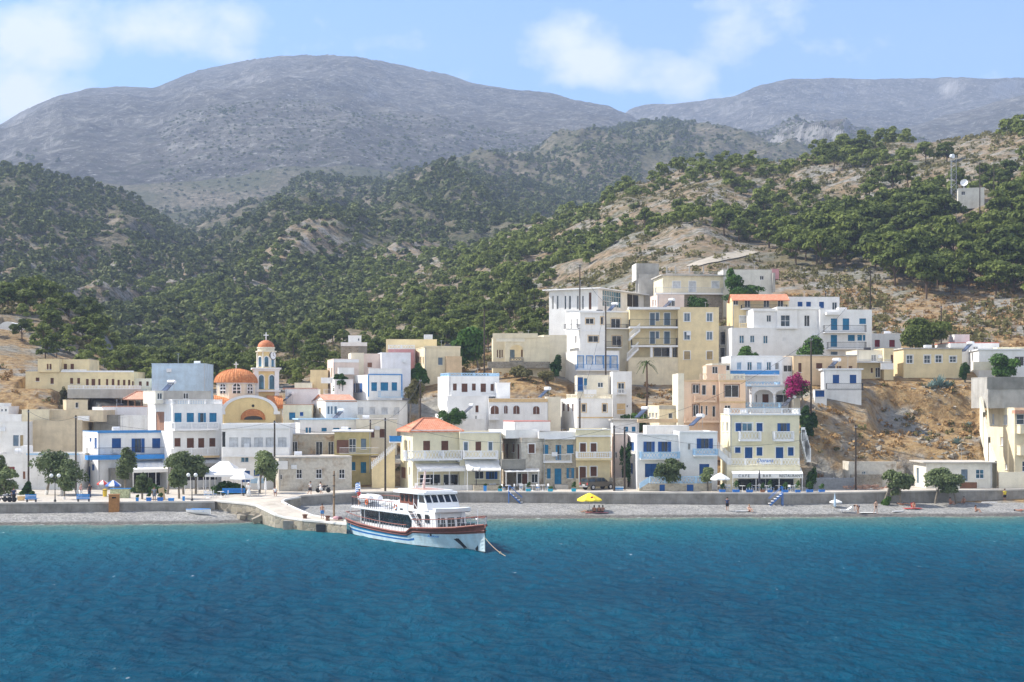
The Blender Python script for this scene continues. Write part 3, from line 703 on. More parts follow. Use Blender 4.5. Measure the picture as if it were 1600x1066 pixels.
for sx in (-1, 1):
    for sy in (-1, 1): pb.box(tc_.x+sx*(hwid-.32)-.34, tc_.x+sx*(hwid-.32)+.34, tc_.y+sy*(hwid-.32)-.34, tc_.y+sy*(hwid-.32)+.34, -6, cz_(256))
for y0, y1, e in ((252, 243, .35), (262, 252, .1), (372, 362, .25)): pb.box(tc_.x-hwid-e, tc_.x+hwid+e, tc_.y-hwid-e, tc_.y+hwid+e, cz_(y0), cz_(y1)-.003)
pb.build('pilaster', W['white'], two)
def tower_opening(c, n_, w, z0, z1, colr='dark', par=None):
    tt = Vector((-n_.y, n_.x, 0)); ob = MB(); arcp = [(w*math.cos(a), z1+w*math.sin(a)) for a in [math.pi*j/8 for j in range(9)]]; pl = [(w, z0)]+arcp+[(-w, z0)]
    ob.add([c+tt*p+n_*.02+Vector((0, 0, z)) for p, z in pl], [tuple(range(len(pl)))]); o = ob.build('belfry_opening', M[colr], par or ch)
    fb = MB()
    for (pa, pb_) in zip(pl[:-1], pl[1:]): fb.tube(c+tt*pa[0]+n_*.05+Vector((0, 0, pa[1])), c+tt*pb_[0]+n_*.05+Vector((0, 0, pb_[1])), .1, .1, 4)
    fb.build('frame', M['trim'], o)
for n_ in (Vector((0, -1, 0)), Vector((-1, 0, 0)), Vector((1, 0, 0))):
    for sx in ((-.8, .8) if n_.y else (0,)):
        tower_opening(tc_+n_*(hwid-.28)+Vector((sx if n_.y else 0, 0, 0)), n_, .45, cz_(358), cz_(296), 'glassblue')
ob = MB(); r2 = (715-612)*kk/2*.95; ngon(ob, tc_, r2, cz_(246), cz_(155)); ob.build('belfry', W['church'], ch)
ob = MB()
for i in range(8):
    t = .39+i*math.pi/4; ob.tube((tc_.x+r2*1.02*math.cos(t), tc_.y+r2*1.02*math.sin(t), cz_(246)), (tc_.x+r2*1.02*math.cos(t), tc_.y+r2*1.02*math.sin(t), cz_(157)), .13, .12, 8)
ngon(ob, tc_, r2*1.22, cz_(158), cz_(152)); ngon(ob, tc_, r2*1.22, cz_(158), cz_(158)+.01, r1=.1); ngon(ob, tc_, r2*1.22, cz_(152), cz_(152)+.01, r1=.1)
ngon(ob, tc_, r2*.92, cz_(152), cz_(138), 16); ngon(ob, tc_, r2*1.0, cz_(138), cz_(132), 16); ngon(ob, tc_, r2*1.0, cz_(132), cz_(132)+.01, 16, r1=.1); ob.build('column', W['creamlite'], ch)
for i in range(8):
    t = .39+math.pi/8+i*math.pi/4; n_ = Vector((math.cos(t), math.sin(t), 0))
    if n_.y < .5: tower_opening(tc_+n_*(r2*math.cos(math.pi/8)), n_, .38, cz_(238), cz_(194), 'glassblue')
n_ = Vector((math.cos(.39+math.pi/8+5*math.pi/4+math.pi/4), math.sin(.39+math.pi/8+5*math.pi/4+math.pi/4), 0)); c = tc_+n_*(r2*.95)+Vector((0, 0, cz_(177)))
kb = MB(); kb.tube(c-n_*.02, c+n_*.12, .72, .72, 18); ko = kb.build('clock', M['iron'], ch)
kb = MB(); kb.tube(c+n_*.12, c+n_*.15, .6, .6, 18); kb.build('clock_face', M['trim'], ko)
kb = MB(); kb.tube(c+n_*.17, c+n_*.17+Vector((0, 0, .45)), .04, .03, 4); kb.tube(c+n_*.17, c+n_*.17+Vector((-n_.y*.3, n_.x*.3, -.12)), .05, .03, 4); kb.build('clock_hand', M['iron'], ko)
prof = [(r2*.92*math.cos(t) if t < 1.55 else .01, cz_(132)+(cz_(93)-cz_(132))*math.sin(t)) for t in [1.57*i/10 for i in range(11)]]
mb = MB(); mb.lathe((tc_.x, tc_.y, 0), prof, 20); mb.build('dome', plain('orange_dome_paint', (0.50, 0.17, 0.07), .7, var=.25), ch, smooth=True)
cross(ch, Vector((tc_.x, tc_.y, cz_(95))), 1.25, .40)
b = Bld('hall', 'plain hall painted in washes of pale sky blue behind the pavilion', Z2, 57, 336, 229, 372, 246, D=9, phi=3, wall='skyblue')
b.block(roof='flat', roofm=W['skyblue'])
b = Bld('house', 'white house with a pink roof edge and a solar heater right of the bell tower', Z2, 752, 920, 362, 470, 239, D=8, phi=4, wall='white')
b.block(); b.band(738, 920, 354, 363, d=.1, off=.1, m='tilepink', name='roof_edge'); b.heater(762, 410, -1.2, .9, .4)
b = Bld('house', 'low ochre house with blue door and small arches below the bell tower', Z2, 740, 888, 442, 560, 232, D=7, phi=4, wall='cream')
b.block(win=[('door:cyan', 772, 804, 482, 520), ('shut:blue', 828, 846, 480, 500)], roof='flat', roofm=M['tilepink'])
b = Bld('house', 'yellow ochre blank house between the church and the white flats', Z2, 882, 975, 263, 360, 251, D=7, phi=5, wall='yellow')
b.block(); 
b = Bld('house', 'small yellow cube house low behind the church tower', Z2, 800, 890, 330, 380, 247, D=6, phi=5, wall='creamlite')
b.block()
b = Bld('long_house', 'long white house with a yellow gable end and a strip of faded tiles', Z3, 230, 655, 421, 540, 233, D=7, xl=157, wall='white2')
b.block(win=wins('shut:whiteshut', 455, 491, (397, 425), (458, 486), (520, 552), (584, 613)) + wins('shut:greyblue', 450, 490, (239, 250), (256, 266), (275, 288)), winl=[('shut:tanshut', 168, 178, 458, 488), ('shut:tanshut', 192, 204, 458, 488)], roof='flat')
b.gable(234, 382, 388, 421, off=.2, D=6.5, m='tilepink'); b.band(230, 655, 418, 423, d=.12, m='deck'); b.box('low_wall', 392, 580, 494, 524, -1.2, .3, 'offwhite')
b.heater(292, 500, -2.5, .9, .3)
b = Bld('house', 'white house outlined in blue with three azure windows', Z3, 450, 628, 288, 405, 241, D=8, xl=372, wall='white')
b.block(win=wins('shut:cyan', 325, 370, (467, 497)) + wins('shut:cyan', 325, 368, (515, 555), (573, 602)), winl=[('open:blue', 382, 408, 330, 378)])
b.rail(452, 628, 252, 284, 'solid', off=.1, col='white'); b.band(450, 628, 281, 288, d=.1, m='trimblue'); b.box('pilaster', 449, 455, 288, 400, -.07, .1, 'trimblue'); b.box('pilaster', 623, 629, 288, 400, -.07, .1, 'trimblue')
b.rail(515, 638, 368, 403, 'iron', off=-1.5, depth=1.4, col='trimpale', pname='terrace')
b = Bld('house', 'small white annexe with a pergola terrace beside the azure-windowed house', Z3, 275, 372, 312, 388, 242, D=6, xl=258, wall='white')
b.block(win=[('dark', 296, 304, 318, 372), ('dark', 314, 322, 318, 372)]); b.rail(220, 305, 360, 386, 'iron', off=-1.3, depth=1.2, col='trim', pname='terrace')
b = Bld('flats', 'blank white block of flats with a bright sunlit side in mid village', Z3, 520, 672, 172, 330, 250, D=9, xl=488, wall='lavender')
b.block(); b.block(428, 519, 178, 262, off=2, D=6, wall='rose', ext=3, win=[('shut:brownlite', 447, 470, 222, 247)]); b.block(362, 428, 174, 262, off=1.5, D=5, wall='creamlite', ext=3)
b = Bld('house', 'pale house with tall narrow windows and a white balcony left of the blank flats', Z3, 270, 402, 205, 330, 247, D=8, xl=238, wall='rose')
b.block(winl=[('shut:tanshut', 244, 250, 250, 298), ('shut:tanshut', 258, 264, 250, 298)]); b.balcony(295, 378, 248, 284, 'solid', depth=1.2, col='white'); b.band(270, 402, 205, 222, d=.1)
b.box('terrace_wall', 206, 270, 300, 330, -1.4, .2, 'white')
b = Bld('house', 'white and grey roof room on a stone base high left', Z3, 308, 445, 122, 175, 270, D=6, phi=6, wall='stonewall')
b.block(308, 400, 136, 175, D=6); b.block(400.5, 445, 136, 175, D=6, wall='greywall'); b.block(308, 445, 119, 136, off=-.1, D=6, wall='white', ext=0); b.block(347, 415, 83, 119, off=1.5, D=4, wall='white', ext=0, win=[('glass', 396, 406, 95, 110)])
b = Bld('house', 'dusky pink house with a purple white balcony behind the cream wall', Z3, 556, 695, 152, 240, 259, D=6, phi=5, wall='pink')
b.block(roof='flat', roofm=M['trim']); b.rail(552, 695, 130, 152, 'panel', off=.05, col='trim'); b.block(545, 808, 103, 160, off=4, D=5, wall='yellow', ext=2)
b.box('water_tank', 742, 786, 76, 104, 5, 1.8, 'tank')
b = Bld('house', 'cream flat-roofed house with one grey shutter above the overgrown bank', Z3, 745, 930, 143, 270, 254, D=9, xl=700, wall='cream')
b.block(win=[('shut:greyblue', 815, 838, 196, 234)], winl=[('shut:tanshut', 708, 714, 192, 226), ('shut:tanshut', 720, 728, 192, 226), ('shut:tanshut', 734, 740, 192, 226)], roof='flat', roofm=W['cream']); b.block(858, 938, 192, 270, off=-1.2, D=3, wall='tan', ext=4)
b.band(740, 932, 135, 146, d=.12, m='cream')
b = Bld('tile_roof_house', 'cream two-storey house with a red hipped tile roof above the harbour cafe', ZA, 300, 785, 240, 860, 208, D=8.5, xl=172, wall='paleyellow')
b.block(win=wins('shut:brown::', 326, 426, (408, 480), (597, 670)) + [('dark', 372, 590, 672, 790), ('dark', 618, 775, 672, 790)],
        winl=[('shut:tanshut', 205, 214, 322, 425), ('shut:tanshut', 232, 242, 322, 425), ('shut:tanshut', 262, 272, 322, 425), ('door:brownlite', 172, 226, 600, 715), ('glass', 258, 272, 600, 690)], roof='hip')
b.hip(300, 785, 92, 226, over=.5); b.band(300, 785, 212, 240, d=.3, m='trim', ov=.3)
so = b.balcony(225, 815, 430, 528, 'panel', depth=1.6); b.box('bracket', 300, 312, 515, 545, -1.2, 1.1, 'trim'); b.box('bracket', 560, 572, 515, 545, -1.2, 1.1, 'trim'); b.box('bracket', 775, 787, 515, 545, -1.2, 1.1, 'trim')
b.awning(320, 830, 562, 345, 850, 612, 648, depth=2.8, m='canvas', posts=4)
b.box('low_wall', 310, 925, 795, 858, -3.2, .25, 'white2')
b = Bld('annexe', 'flat-roofed cream annexe with grey-blue shutters beside the red tile roof', ZA, 788, 1222, 238, 860, 208.5, D=8, phi=8, wall='paleyellow')
b.block(win=wins('shut:greyblue:trim', 340, 426, (832, 872), (1088, 1127)) + [('door:brown', 952, 1011, 335, 428), ('dark', 945, 1040, 640, 725), ('open:blue', 1090, 1150, 645, 725)])
b.band(788, 1222, 232, 246, d=.15); b.balcony(830, 1190, 430, 515, 'panel', depth=1.5)
b.awning(835, 1212, 522, 862, 1216, 632, 642, depth=3, m='canvas', posts=2)
b.box('terrace', 935, 1215, 790, 850, -3.4, 3.3, 'lightstone'); b.rail(935, 1215, 742, 792, 'iron', off=-3.3, col='iron', pname='terrace_edge')
b = Bld('house', 'low white flat house between the red tile roof and the arched house', ZA, 640, 1060, 55, 240, 224, D=8, xl=535, wall='white')
b.block(win=[('glass', 945, 970, 62, 110)]); b.block(690, 1045, 105, 240, off=-2, D=2.5, wall='white2', ext=2)
b = Bld('stairway', 'yellow-walled outdoor stairway with a white balustrade', Z3, 470, 590, 690, 800, 212, D=5, phi=6, wall='yellow', cat='stairway')
mb = MB(); n = 14
for i in range(n):
    a0, z0 = b.f(470+120*i/n, 786, 0); a1, _ = b.f(470+120*(i+1)/n, 786, 0); zt = b.f(470, 772-105*(i+1)/n, 0)[1]; mb.box(a0, a1, 0, 2.2, -2, zt)
mb.build('step', W['yellow'], b.root)
mb = MB()
for i in range(n+1):
    a0, z = b.f(470+120*i/n, 772-105*i/n, -.1); mb.box(a0-.07, a0+.07, -.12, .02, z-.1, z+.9)
pa, pz = b.f(468, 752, -.05); qa, qz = b.f(592, 645, -.05); mb.tube((pa, -.05, pz-.2), (qa, -.05, qz-.2), .1, .1, 6); mb.build('balustrade', M['trim'], b.root)
b.balcony(562, 626, 604, 640, 'solid', off=1.0, depth=1.5, col='brightblue')
b = Bld('bar_house', 'weathered cream house with brown shutters and tarpaulin bar below', ZB, 206, 408, 268, 700, 209, D=9, xl=24, wall='derelict2')
b.block(win=[('shut:brown:trim', 271, 328, 320, 404), ('dark', 125, 170, 590, 690), ('door:brown', 212, 265, 595, 690), ('dark', 300, 360, 595, 680)], winl=[('shut:brown', 28, 42, 312, 385), ('shut:brown', 60, 80, 314, 450), ('shut:brownlite', 118, 140, 318, 395), ('shut:brown', 164, 186, 322, 458)])
b.block(60, 372, 196, 268, off=1, D=8, wall='white', ext=0); b.block(140, 472, 112, 200, off=4, D=5, wall='white', ext=0, win=[('dark', 142, 152, 130, 196)], roof='flat', roofm=plain('red_roof_edge', (.6, .14, .1), .7))
b.box('lean_to_roof', 22, 245, 462, 552, -1.2, 1.1, 'greywall')
b.awning(30, 370, 548, 60, 372, 574, 580, depth=2.6, m='tarp' if 'tarp' in M else 'canvas', posts=4)
b = Bld('stone_house', 'pale stone house with azure shutters and a narrow iron balcony', ZB, 408, 710, 270, 715, 209.5, D=8, phi=5, wall='lightstone')
b.block(win=[('shut:cyan', 404, 455, 326, 412), ('open:cyan', 535, 560, 328, 468), ('shut:cyan', 626, 686, 326, 406), ('shut:cyan', 442, 476, 545, 640), ('door:cyan', 512, 576, 545, 690), ('open:cyan', 640, 674, 542, 636)])
b.block(366, 712, 214, 270, off=-.25, D=8, wall='white', ext=0); b.balcony(414, 676, 415, 492, 'iron', depth=1.1); b.band(418, 700, 263, 275, d=.5, m='trim', name='canopy')
b.box('step', 520, 640, 700, 745, -2.2, 2.1, 'concrete')
b = Bld('house', 'yellow two-storey house with brown shutters and a white balustered balcony', ZB, 712, 1028, 250, 745, 209.5, D=8, phi=4, wall='yellow')
b.block(win=wins('shut:brown:trim', 312, 392, (748, 802), (846, 900)) + [('door:brown:trim', 744, 802, 530, 690), ('shut:brown:trim', 844, 902, 528, 616), ('shut:brown', 711, 728, 535, 640)])
b.block(708, 1032, 187, 250, off=-.12, D=8, wall='paleyellow', ext=0); b.band(708, 1032, 182, 190, d=.25, off=-.12, m='trim'); b.band(708, 1032, 240, 252, d=.2, off=-.12, m='trim')
b.balcony(716, 1042, 392, 470, 'bal', depth=1.2, slabm=W['yellow'], st=.3)
b = Bld('house', 'peach low house with green climber beside the dark utility poles', Z7, -5, 85, 490, 775, 213, D=7, xl=-20, wall='rose')
b.block(win=[('dark', 4, 18, 600, 640), ('dark', 46, 66, 720, 775)], roof='flat')
b.box('garden_wall', -30, 82, 765, 860, -5, .5, 'stonewall')
b = Bld('house', 'low white house with pale turquoise shutters under a broad roof slab', Z7, -10, 158, 400, 500, 222, D=7, xl=-25, wall='white')
b.block(win=wins('shut:cyan', 438, 470, (64, 88), (112, 135)), roof='slab', roofm=M['deck'])
b = Bld('blue_shutter_house', 'white two-storey house with royal blue shutters and a blue terrace balustrade', Z7, 145, 660, 490, 860, 207, D=9, xl=84, wall='white')
b.block(145, 415, 490, 860, win=[('open:blue', 204, 240, 534, 600), ('open:blue', 300, 342, 534, 600), ('shut:blue', 196, 276, 675, 762)], winl=[('shut:blue', 92, 126, 535, 592), ('shut:blue', 102, 118, 672, 740)])
b.block(415.5, 660, 472, 860, off=-.8, D=9, win=[('glass', 468, 490, 546, 588), ('open:blue', 553, 605, 514, 578), ('shut:blue', 544, 608, 677, 760)])
b.balcony(170, 420, 600, 650, 'panel', depth=1.2, col='trimpale'); b.balcony(512, 662, 580, 628, 'panel', off=-.8, depth=1.0, col='trimpale')
b.band(145, 415, 486, 494, d=.2); b.band(415, 660, 468, 476, d=.2, off=-.8)
b.box('terrace_wall', 180, 625, 802, 858, -3.6, 2.7, 'lightstone'); b.rail(222, 625, 757, 803, 'panel', off=-3.5, col='trimpale', pname='terrace_edge')
b.box('cellar_door', 290, 323, 810, 850, -3.68, .06, 'blue'); b.box('cellar_door', 465, 506, 810, 850, -3.68, .06, 'blue')
mb = MB(); n = 9
for i in range(n):
    a0, z = b.f(160+62*i/n, 840, -3.5); a1, _ = b.f(160+62*(i+1)/n, 840, -3.5); zt = b.f(160, 838-40*(i+1)/n, -3.5)[1]; mb.box(a0, a1, -3.5, -2, -1, zt); mb.box(a0, a1, -3.62, -3.5, zt, zt+.75, 1)
mb.build('step', [W['lightstone'], M['trimpale']], b.root)
b.box('stair_room', 205, 480, 430, 490, 4, 3, 'white2'); b.heater(520, 410, 2.5, 1.0, .2)
b = Bld('restaurant', 'pale yellow three-storey restaurant with blue shutters and a white awning', Z7, 740, 1185, 360, 868, 208, D=9, xl=680, wall='paleyellow')
b.block(win=[('shut:blue:trim', 776, 812, 415, 468), ('glass:glassblue:trim', 818, 884, 415, 468), ('shut:blue:trim', 911, 949, 415, 468), ('open:blue', 1064, 1104, 416, 470)] + [('shut:blue:trim', 773, 808, 570, 606), ('door:blue:trim', 836, 884, 570, 640), ('shut:blue:trim', 911, 948, 570, 624), ('door:blue:trim', 1034, 1082, 570, 640), ('shut:blue:trim', 1112, 1148, 570, 624)]
        + [('glass', 745, 775, 775, 800), ('glass', 840, 905, 770, 805), ('dark', 970, 1030, 765, 850), ('glass', 1080, 1170, 770, 805)], winl=[('shut:whiteshut', 692, 704, 410, 470), ('glass', 716, 730, 410, 470)], roof='flat', roofm=W['paleyellow'])
b.rail(735, 1190, 320, 360, 'panel', off=-.1, depth=5); b.band(732, 1192, 356, 365, d=.35)
b.balcony(802, 942, 468, 532, 'panel', depth=1.1); b.balcony(1022, 1152, 468, 532, 'panel', depth=1.1)
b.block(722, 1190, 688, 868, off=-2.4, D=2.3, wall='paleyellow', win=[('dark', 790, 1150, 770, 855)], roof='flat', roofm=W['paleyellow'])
b.rail(720, 1190, 642, 690, 'panel', off=-2.4, col='white')
b.box('sign_plate', 928, 1002, 640, 676, -2.55, .06, 'white'); b.text('Dorana', 965, 656, -2.57, .72, M['blueplain'], italic=.25)
ao = b.awning(742, 1195, 698, 756, 1208, 738, 768, depth=4.6, posts=4)
for tx, xx in (('CAFE', 830), ('BAR', 978), ('RESTAURANT', 1130)): b.text(tx, xx, 754, -4.66, .50, M['iron'], 1.45 if tx != 'RESTAURANT' else 1.0)
mb = MB()
for i in range(9):
    a, z = b.f(1188+42*i/9, 455+150*i/9, 1); mb.box(a, a+.55, .2, 1.6, z-1.6, z-.6)
    mb.box(a, a+.55, .1, .2, z-1.6, z+.3)
mb.build('stair', W['white'], b.root)
mb = MB(); p0, z0 = b.f(660, 560, -.5); p1, z1 = b.f(745, 640, -.5); n = 10
for i in range(n):
    a = p0+(p1-p0)*i/n; z = z0+(z1-z0)*i/n; mb.box(a, a+(p1-p0)/n, -1.4, -.3, z-1.4, z-.4); mb.box(a, a+.08, -1.45, -1.4, z-.4, z+.5)
mb.build('stair', W['white'], b.root)
b = Bld('apartment_house', 'peach three-storey apartment house with dark brown windows and rooftop balustrade', Z7, 447, 840, 142, 420, 221, D=9, xl=409, wall='peach')
b.block(447, 672, 142, 430, win=[('dark:brown:brownlite', 500, 543, 168, 225), ('dark', 560, 588, 170, 236), ('dark', 627, 650, 170, 238), ('dark:brown:brownlite', 503, 540, 297, 373), ('dark', 552, 568, 303, 366), ('dark', 583, 598, 303, 366), ('dark', 627, 648, 305, 378)])
b.block(672.5, 840, 142, 430, off=-.9, D=9, win=[('dark:brown:brownlite', 706, 797, 170, 250), ('dark', 705, 745, 301, 322)])
b.block(408, 446.5, 100, 430, off=0, D=9, wall='creamlite', ext=5); b.rail(545, 660, 98, 142, 'panel', off=0, col='peach'); b.rail(665, 840, 100, 142, 'panel', off=-.8, col='creamlite')
b.block(590, 715, 48, 142, off=3, D=5, wall='peach', ext=0, win=[('dark', 626, 663, 52, 98)]); b.balcony(513, 655, 236, 282, 'panel', depth=1.0, col='peach', slabm=W['peach']); b.balcony(450, 680, 374, 412, 'panel', depth=1.0, col='peach', slabm=W['peach'])
b.band(672, 840, 142, 150, d=.15, off=-.9, m='trimyel'); b.band(672, 840, 276, 284, d=.15, off=-.9, m='trimyel'); b.band(447, 672, 142, 148, d=.1, m='trimyel')
b = Bld('house', 'small cream house with a white-framed bay and solar heater left of the peach flats', Z7, 288, 408, 305, 400, 224, D=6, xl=214, wall='cream')
b.block(win=[('glass', 346, 374, 350, 386)], winl=[('glass', 220, 234, 350, 384), ('glass', 240, 254, 350, 384), ('glass', 262, 276, 350, 384)]); b.heater(170, 360, -1, 1.0, .3); b.band(285, 410, 303, 326, d=.1, m='concrete')
b.box('garden_wall', 150, 405, 388, 412, -3, .3, 'tan')
b = Bld('arcade_house', 'white arcaded house with two round arches and pale blue rails', Z7, 880, 1145, 178, 300, 226, D=7, xl=842, wall='white')
b.block(880, 1145, 176, 300, off=2.2, D=5, win=[('door:brown', 948, 988, 230, 285), ('dark', 905, 915, 230, 285), ('dark', 1035, 1130, 232, 285)])
def arcade(b, x0, x1, yt, yb, off, arches, th=.35, m='white'):
    a0, zt = b.f(x0, yt, off); a1, z0 = b.f(x1, yb, off); mb = MB(); prev = a0
    for (p, q, ys, yt2) in arches:
        pa, zs = b.f(p, ys, off); qa, ztop = b.f(q, yt2, off); mb.box(prev, pa, off, off+th, z0, zt); n = 14; r = (qa-pa)/2; cx = (pa+qa)/2
        for i in range(n):
            t0, t1 = math.pi*i/n, math.pi*(i+1)/n; X0, X1 = cx-r*math.cos(t0), cx-r*math.cos(t1); Z0_, Z1_ = zs+(ztop-zs)*math.sin(t0), zs+(ztop-zs)*math.sin(t1)
            mb.add([(X0, off, Z0_), (X1, off, Z1_), (X1, off, zt), (X0, off, zt), (X0, off+th, Z0_), (X1, off+th, Z1_), (X1, off+th, zt), (X0, off+th, zt)], [(0, 1, 2, 3), (5, 4, 7, 6), (0, 4, 5, 1), (3, 2, 6, 7)])
        prev = qa
    mb.box(prev, a1, off, off+th, z0, zt); return mb.build('arcade', W[m], b.root)
arcade(b, 880, 1150, 178, 290, 0, [(895, 1018, 240, 200), (1030, 1142, 240, 203)])
a0, zt = b.f(878, 176, 0); a1, _ = b.f(1152, 176, 0); mb = MB(); mb.box(a0-.1, a1+.1, -.2, 7, zt, zt+.2); mb.build('roof', W['white'], b.root)
b.rail(842, 1062, 150, 178, 'panel', off=-.15, depth=5, col='trimpale'); b.rail(842, 1070, 284, 318, 'panel', off=-2.6, depth=2, col='trimpale', pname='terrace_edge')
b.box('terrace_wall', 842, 1075, 318, 345, -2.6, 2.5, 'white'); b.heater(1110, 285, -3.0, 1.0, .3)
b.box('lower_wall', 1145, 1190, 255, 330, -1, 2, 'creamlite')
b = Bld('house', 'white house with five pale blue windows and a long blue balcony rail', Z6, 234, 542, 597, 745, 236, D=8, phi=2, wall='white')
b.block(win=wins('shut:paleblue:trim', 634, 676, (272, 298), (391, 418)) + wins('glass:glassblue:trim', 630, 681, (333, 362), (448, 476)) + [('glass', 498, 523, 636, 677)])
b.balcony(206, 526, 682, 712, 'solid', depth=1.3, col='trimblue'); b.band(234, 542, 593, 600, d=.15)
b = Bld('house', 'cream balcony house squeezed behind the peach flats roof', Z6, 125, 232, 642, 720, 232, D=6, phi=2, wall='creamlite')
b.block(win=[('dark', 207, 232, 650, 682)])
b = Bld('house', 'tan flat house with brown shutters behind the bougainvillea', Z6, 608, 985, 592, 760, 238, D=8, phi=2, wall='tan')
b.block(win=wins('shut:brown', 637, 692, (637, 656)) + wins('shut:brown', 638, 671, (743, 780)) + wins('shut:brown', 655, 690, (866, 892), (937, 958))); b.heater(840, 655, -2, 1.1, .5)
b.block(540, 607, 602, 760, off=1, D=6, wall='white', win=[('dark', 548, 600, 650, 690)]); b.band(560, 985, 588, 596, d=.2, m='deck')
b = Bld('cottage', 'little white cottage with two royal blue shutters and an iron terrace rail', Z6, 788, 1012, 678, 795, 230, D=6, xl=770, wall='white', ext=4)
b.block(win=wins('shut:blue', 707, 758, (842, 880), (943, 982)), roof='slab', over=.3); b.rail(803, 1026, 757, 795, 'iron', off=-1.6, depth=1.5, col='iron', pname='terrace')
b.block(735, 806, 798, 882, off=-3, D=3, wall='white', win=[('shut:blue', 738, 792, 801, 838)], roof='flat', roofm=W['white'])
b = Bld('apartment_block', 'stepped white apartment block with azure shutters on the right wing', Z6, 242, 1075, 430, 600, 258, D=9, phi=2, wall='white')
b.block(242, 765, 430, 600, win=[('glass:glassblue', 286, 315, 473, 520), ('glass:glassblue', 350, 377, 473, 516), ('glass:glassblue', 428, 456, 474, 522), ('dark', 544, 549, 486, 506), ('dark', 555, 560, 486, 506)])
b.block(370, 512, 318, 430, off=.3, D=7, ext=0, win=[('glass', 448, 476, 352, 393)]); b.block(512.5, 632, 306, 430, off=-.2, D=7, ext=0, win=[('grid:glass', 532, 588, 352, 420)]); b.block(632.5, 762, 306, 430, off=.3, D=7, ext=0, win=[('dark', 672, 705, 353, 420)])
for x0, x1, yy, oo in ((366, 516, 318, .3), (508, 636, 306, -.2), (628, 766, 306, .3)): b.band(x0, x1, yy-4, yy+12, d=.25, off=oo, m='white'); b.band(x0, x1, 424, 434, d=.25, off=oo, m='white')
b.block(766, 1075, 322, 600, off=-1, D=9, win=wins('shut:cyan', 372, 441, (831, 869), (901, 940)) + wins('shut:cyan', 372, 405, (1000, 1040)) + [('door:cyan', 830, 868, 470, 541), ('shut:cyan', 932, 973, 470, 506), ('shut:cyan', 988, 1016, 470, 504), ('shut:cyan', 1021, 1036, 470, 504), ('shut:cyan', 930, 973, 570, 592), ('shut:greyblue', 830, 870, 570, 592)])
b.balcony(793, 1046, 412, 458, 'iron', off=-1, depth=1.2, col='iron'); b.balcony(815, 1046, 512, 556, 'iron', off=-1, depth=1.2, col='iron'); b.box('roof_room', 878, 926, 306, 330, 0, 2, 'white')
b.band(795, 880, 336, 352, d=1.2, off=-1, m='white', name='canopy')
b = Bld('house', 'white flat house with four dark blue windows above the stepped block', Z6, 580, 882, 246, 345, 270, D=7, phi=2, wall='white')
b.block(win=wins('shut:blue', 273, 303, (633, 662), (684, 712)) + [('shut:blue', 761, 790, 273, 310), ('glass', 838, 868, 275, 334)])
b = Bld('house', 'yellow house with a long red tiled veranda roof and iron balcony', Z6, 246, 580, 262, 440, 265, D=8, xl=211, wall='yellow')
b.block(win=[('glass', 252, 280, 262, 292), ('glass', 318, 352, 262, 306), ('glass', 430, 465, 262, 306), ('glass', 514, 548, 262, 306), ('door:whiteshut:trim', 288, 326, 357, 422)], roof='none')
b.gable(250, 578, 228, 262, off=-1.4, D=6, m='tile', over=.2); b.balcony(300, 575, 290, 318, 'iron', depth=1.4, col='iron'); b.rail(284, 378, 400, 428, 'bal', off=-1.2, col='yellow', pname='terrace')
b = Bld('apartment_house', 'white modern apartment house with black framed windows stepping down the slope', Z5, 252, 550, 328, 552, 262, D=9, xl=168, wall='white')
b.block(252, 402, 328, 700, win=[('glass:dark:trimyel', 286, 335, 372, 405), ('glass:dark:trimyel', 375, 392, 362, 408), ('glass:dark:trimyel', 301, 362, 475, 513)], winl=[('dark', 196, 204, 375, 435), ('dark', 230, 240, 372, 430), ('dark', 222, 232, 476, 520)])
b.block(402.5, 552, 332, 700, off=1.5, D=7.5, wall='creamlite', win=[('glass:dark:trimyel', 437, 493, 373, 432), ('glass:dark:trimyel', 443, 499, 475, 533)])
b.balcony(402, 545, 405, 434, 'iron', off=1.5, depth=1.6, col='iron'); b.balcony(405, 500, 508, 548, 'iron', off=1.5, depth=1.6, col='iron'); b.balcony(168, 256, 405, 440, 'iron', off=1, depth=1.5, col='iron')
b.band(165, 402, 326, 340, d=.4); b.band(402, 552, 326, 338, d=.3, off=1.5); b.heater(440, 315, 3.5, 1.0, .5); b.band(252, 402, 440, 450, d=.06)
b = Bld('house', 'white house with windows outlined in pale blue below the modern apartments', Z5, 234, 486, 566, 700, 254, D=8, xl=165, wall='white')
b.block(win=[('shut:whiteshut:trimblue', 238, 272, 596, 668), ('shut:whiteshut:trimblue', 292, 326, 596, 645), ('shut:whiteshut:trimblue', 346, 386, 596, 645), ('shut:whiteshut:trimblue', 394, 428, 596, 668), ('shut:whiteshut:trimblue', 438, 472, 596, 668)])
b.balcony(232, 486, 643, 684, 'iron', depth=1.2, col='trimblue')
b = Bld('house', 'cream house with a royal blue door and small white terrace', Z5, 236, 430, 712, 830, 243, D=8, xl=220, wall='creamlite')
b.block(win=[('door:blue', 239, 270, 722, 802), ('shut:cyan', 276, 294, 728, 768), ('glass', 357, 390, 752, 782)]); b.rail(222, 292, 768, 804, 'iron', off=-1.2, depth=1.1, col='trimblue', pname='terrace'); b.box('terrace_wall', 276, 350, 795, 840, -1.6, .3, 'white')
b = Bld('tower_house', 'narrow tall white house with one balcony and ochre panels', Z5, 446, 560, 690, 970, 238, D=8, xl=430, wall='white')
b.block(win=[('glass::trimyel', 478, 516, 755, 820), ('shut:whiteshut', 478, 490, 882, 912), ('shut:whiteshut', 500, 512, 882, 912), ('dark', 528, 538, 886, 902)]); b.balcony(468, 530, 790, 824, 'bal', depth=1.0); b.band(472, 522, 878, 940, d=.05, m='trimyel', name='panel')
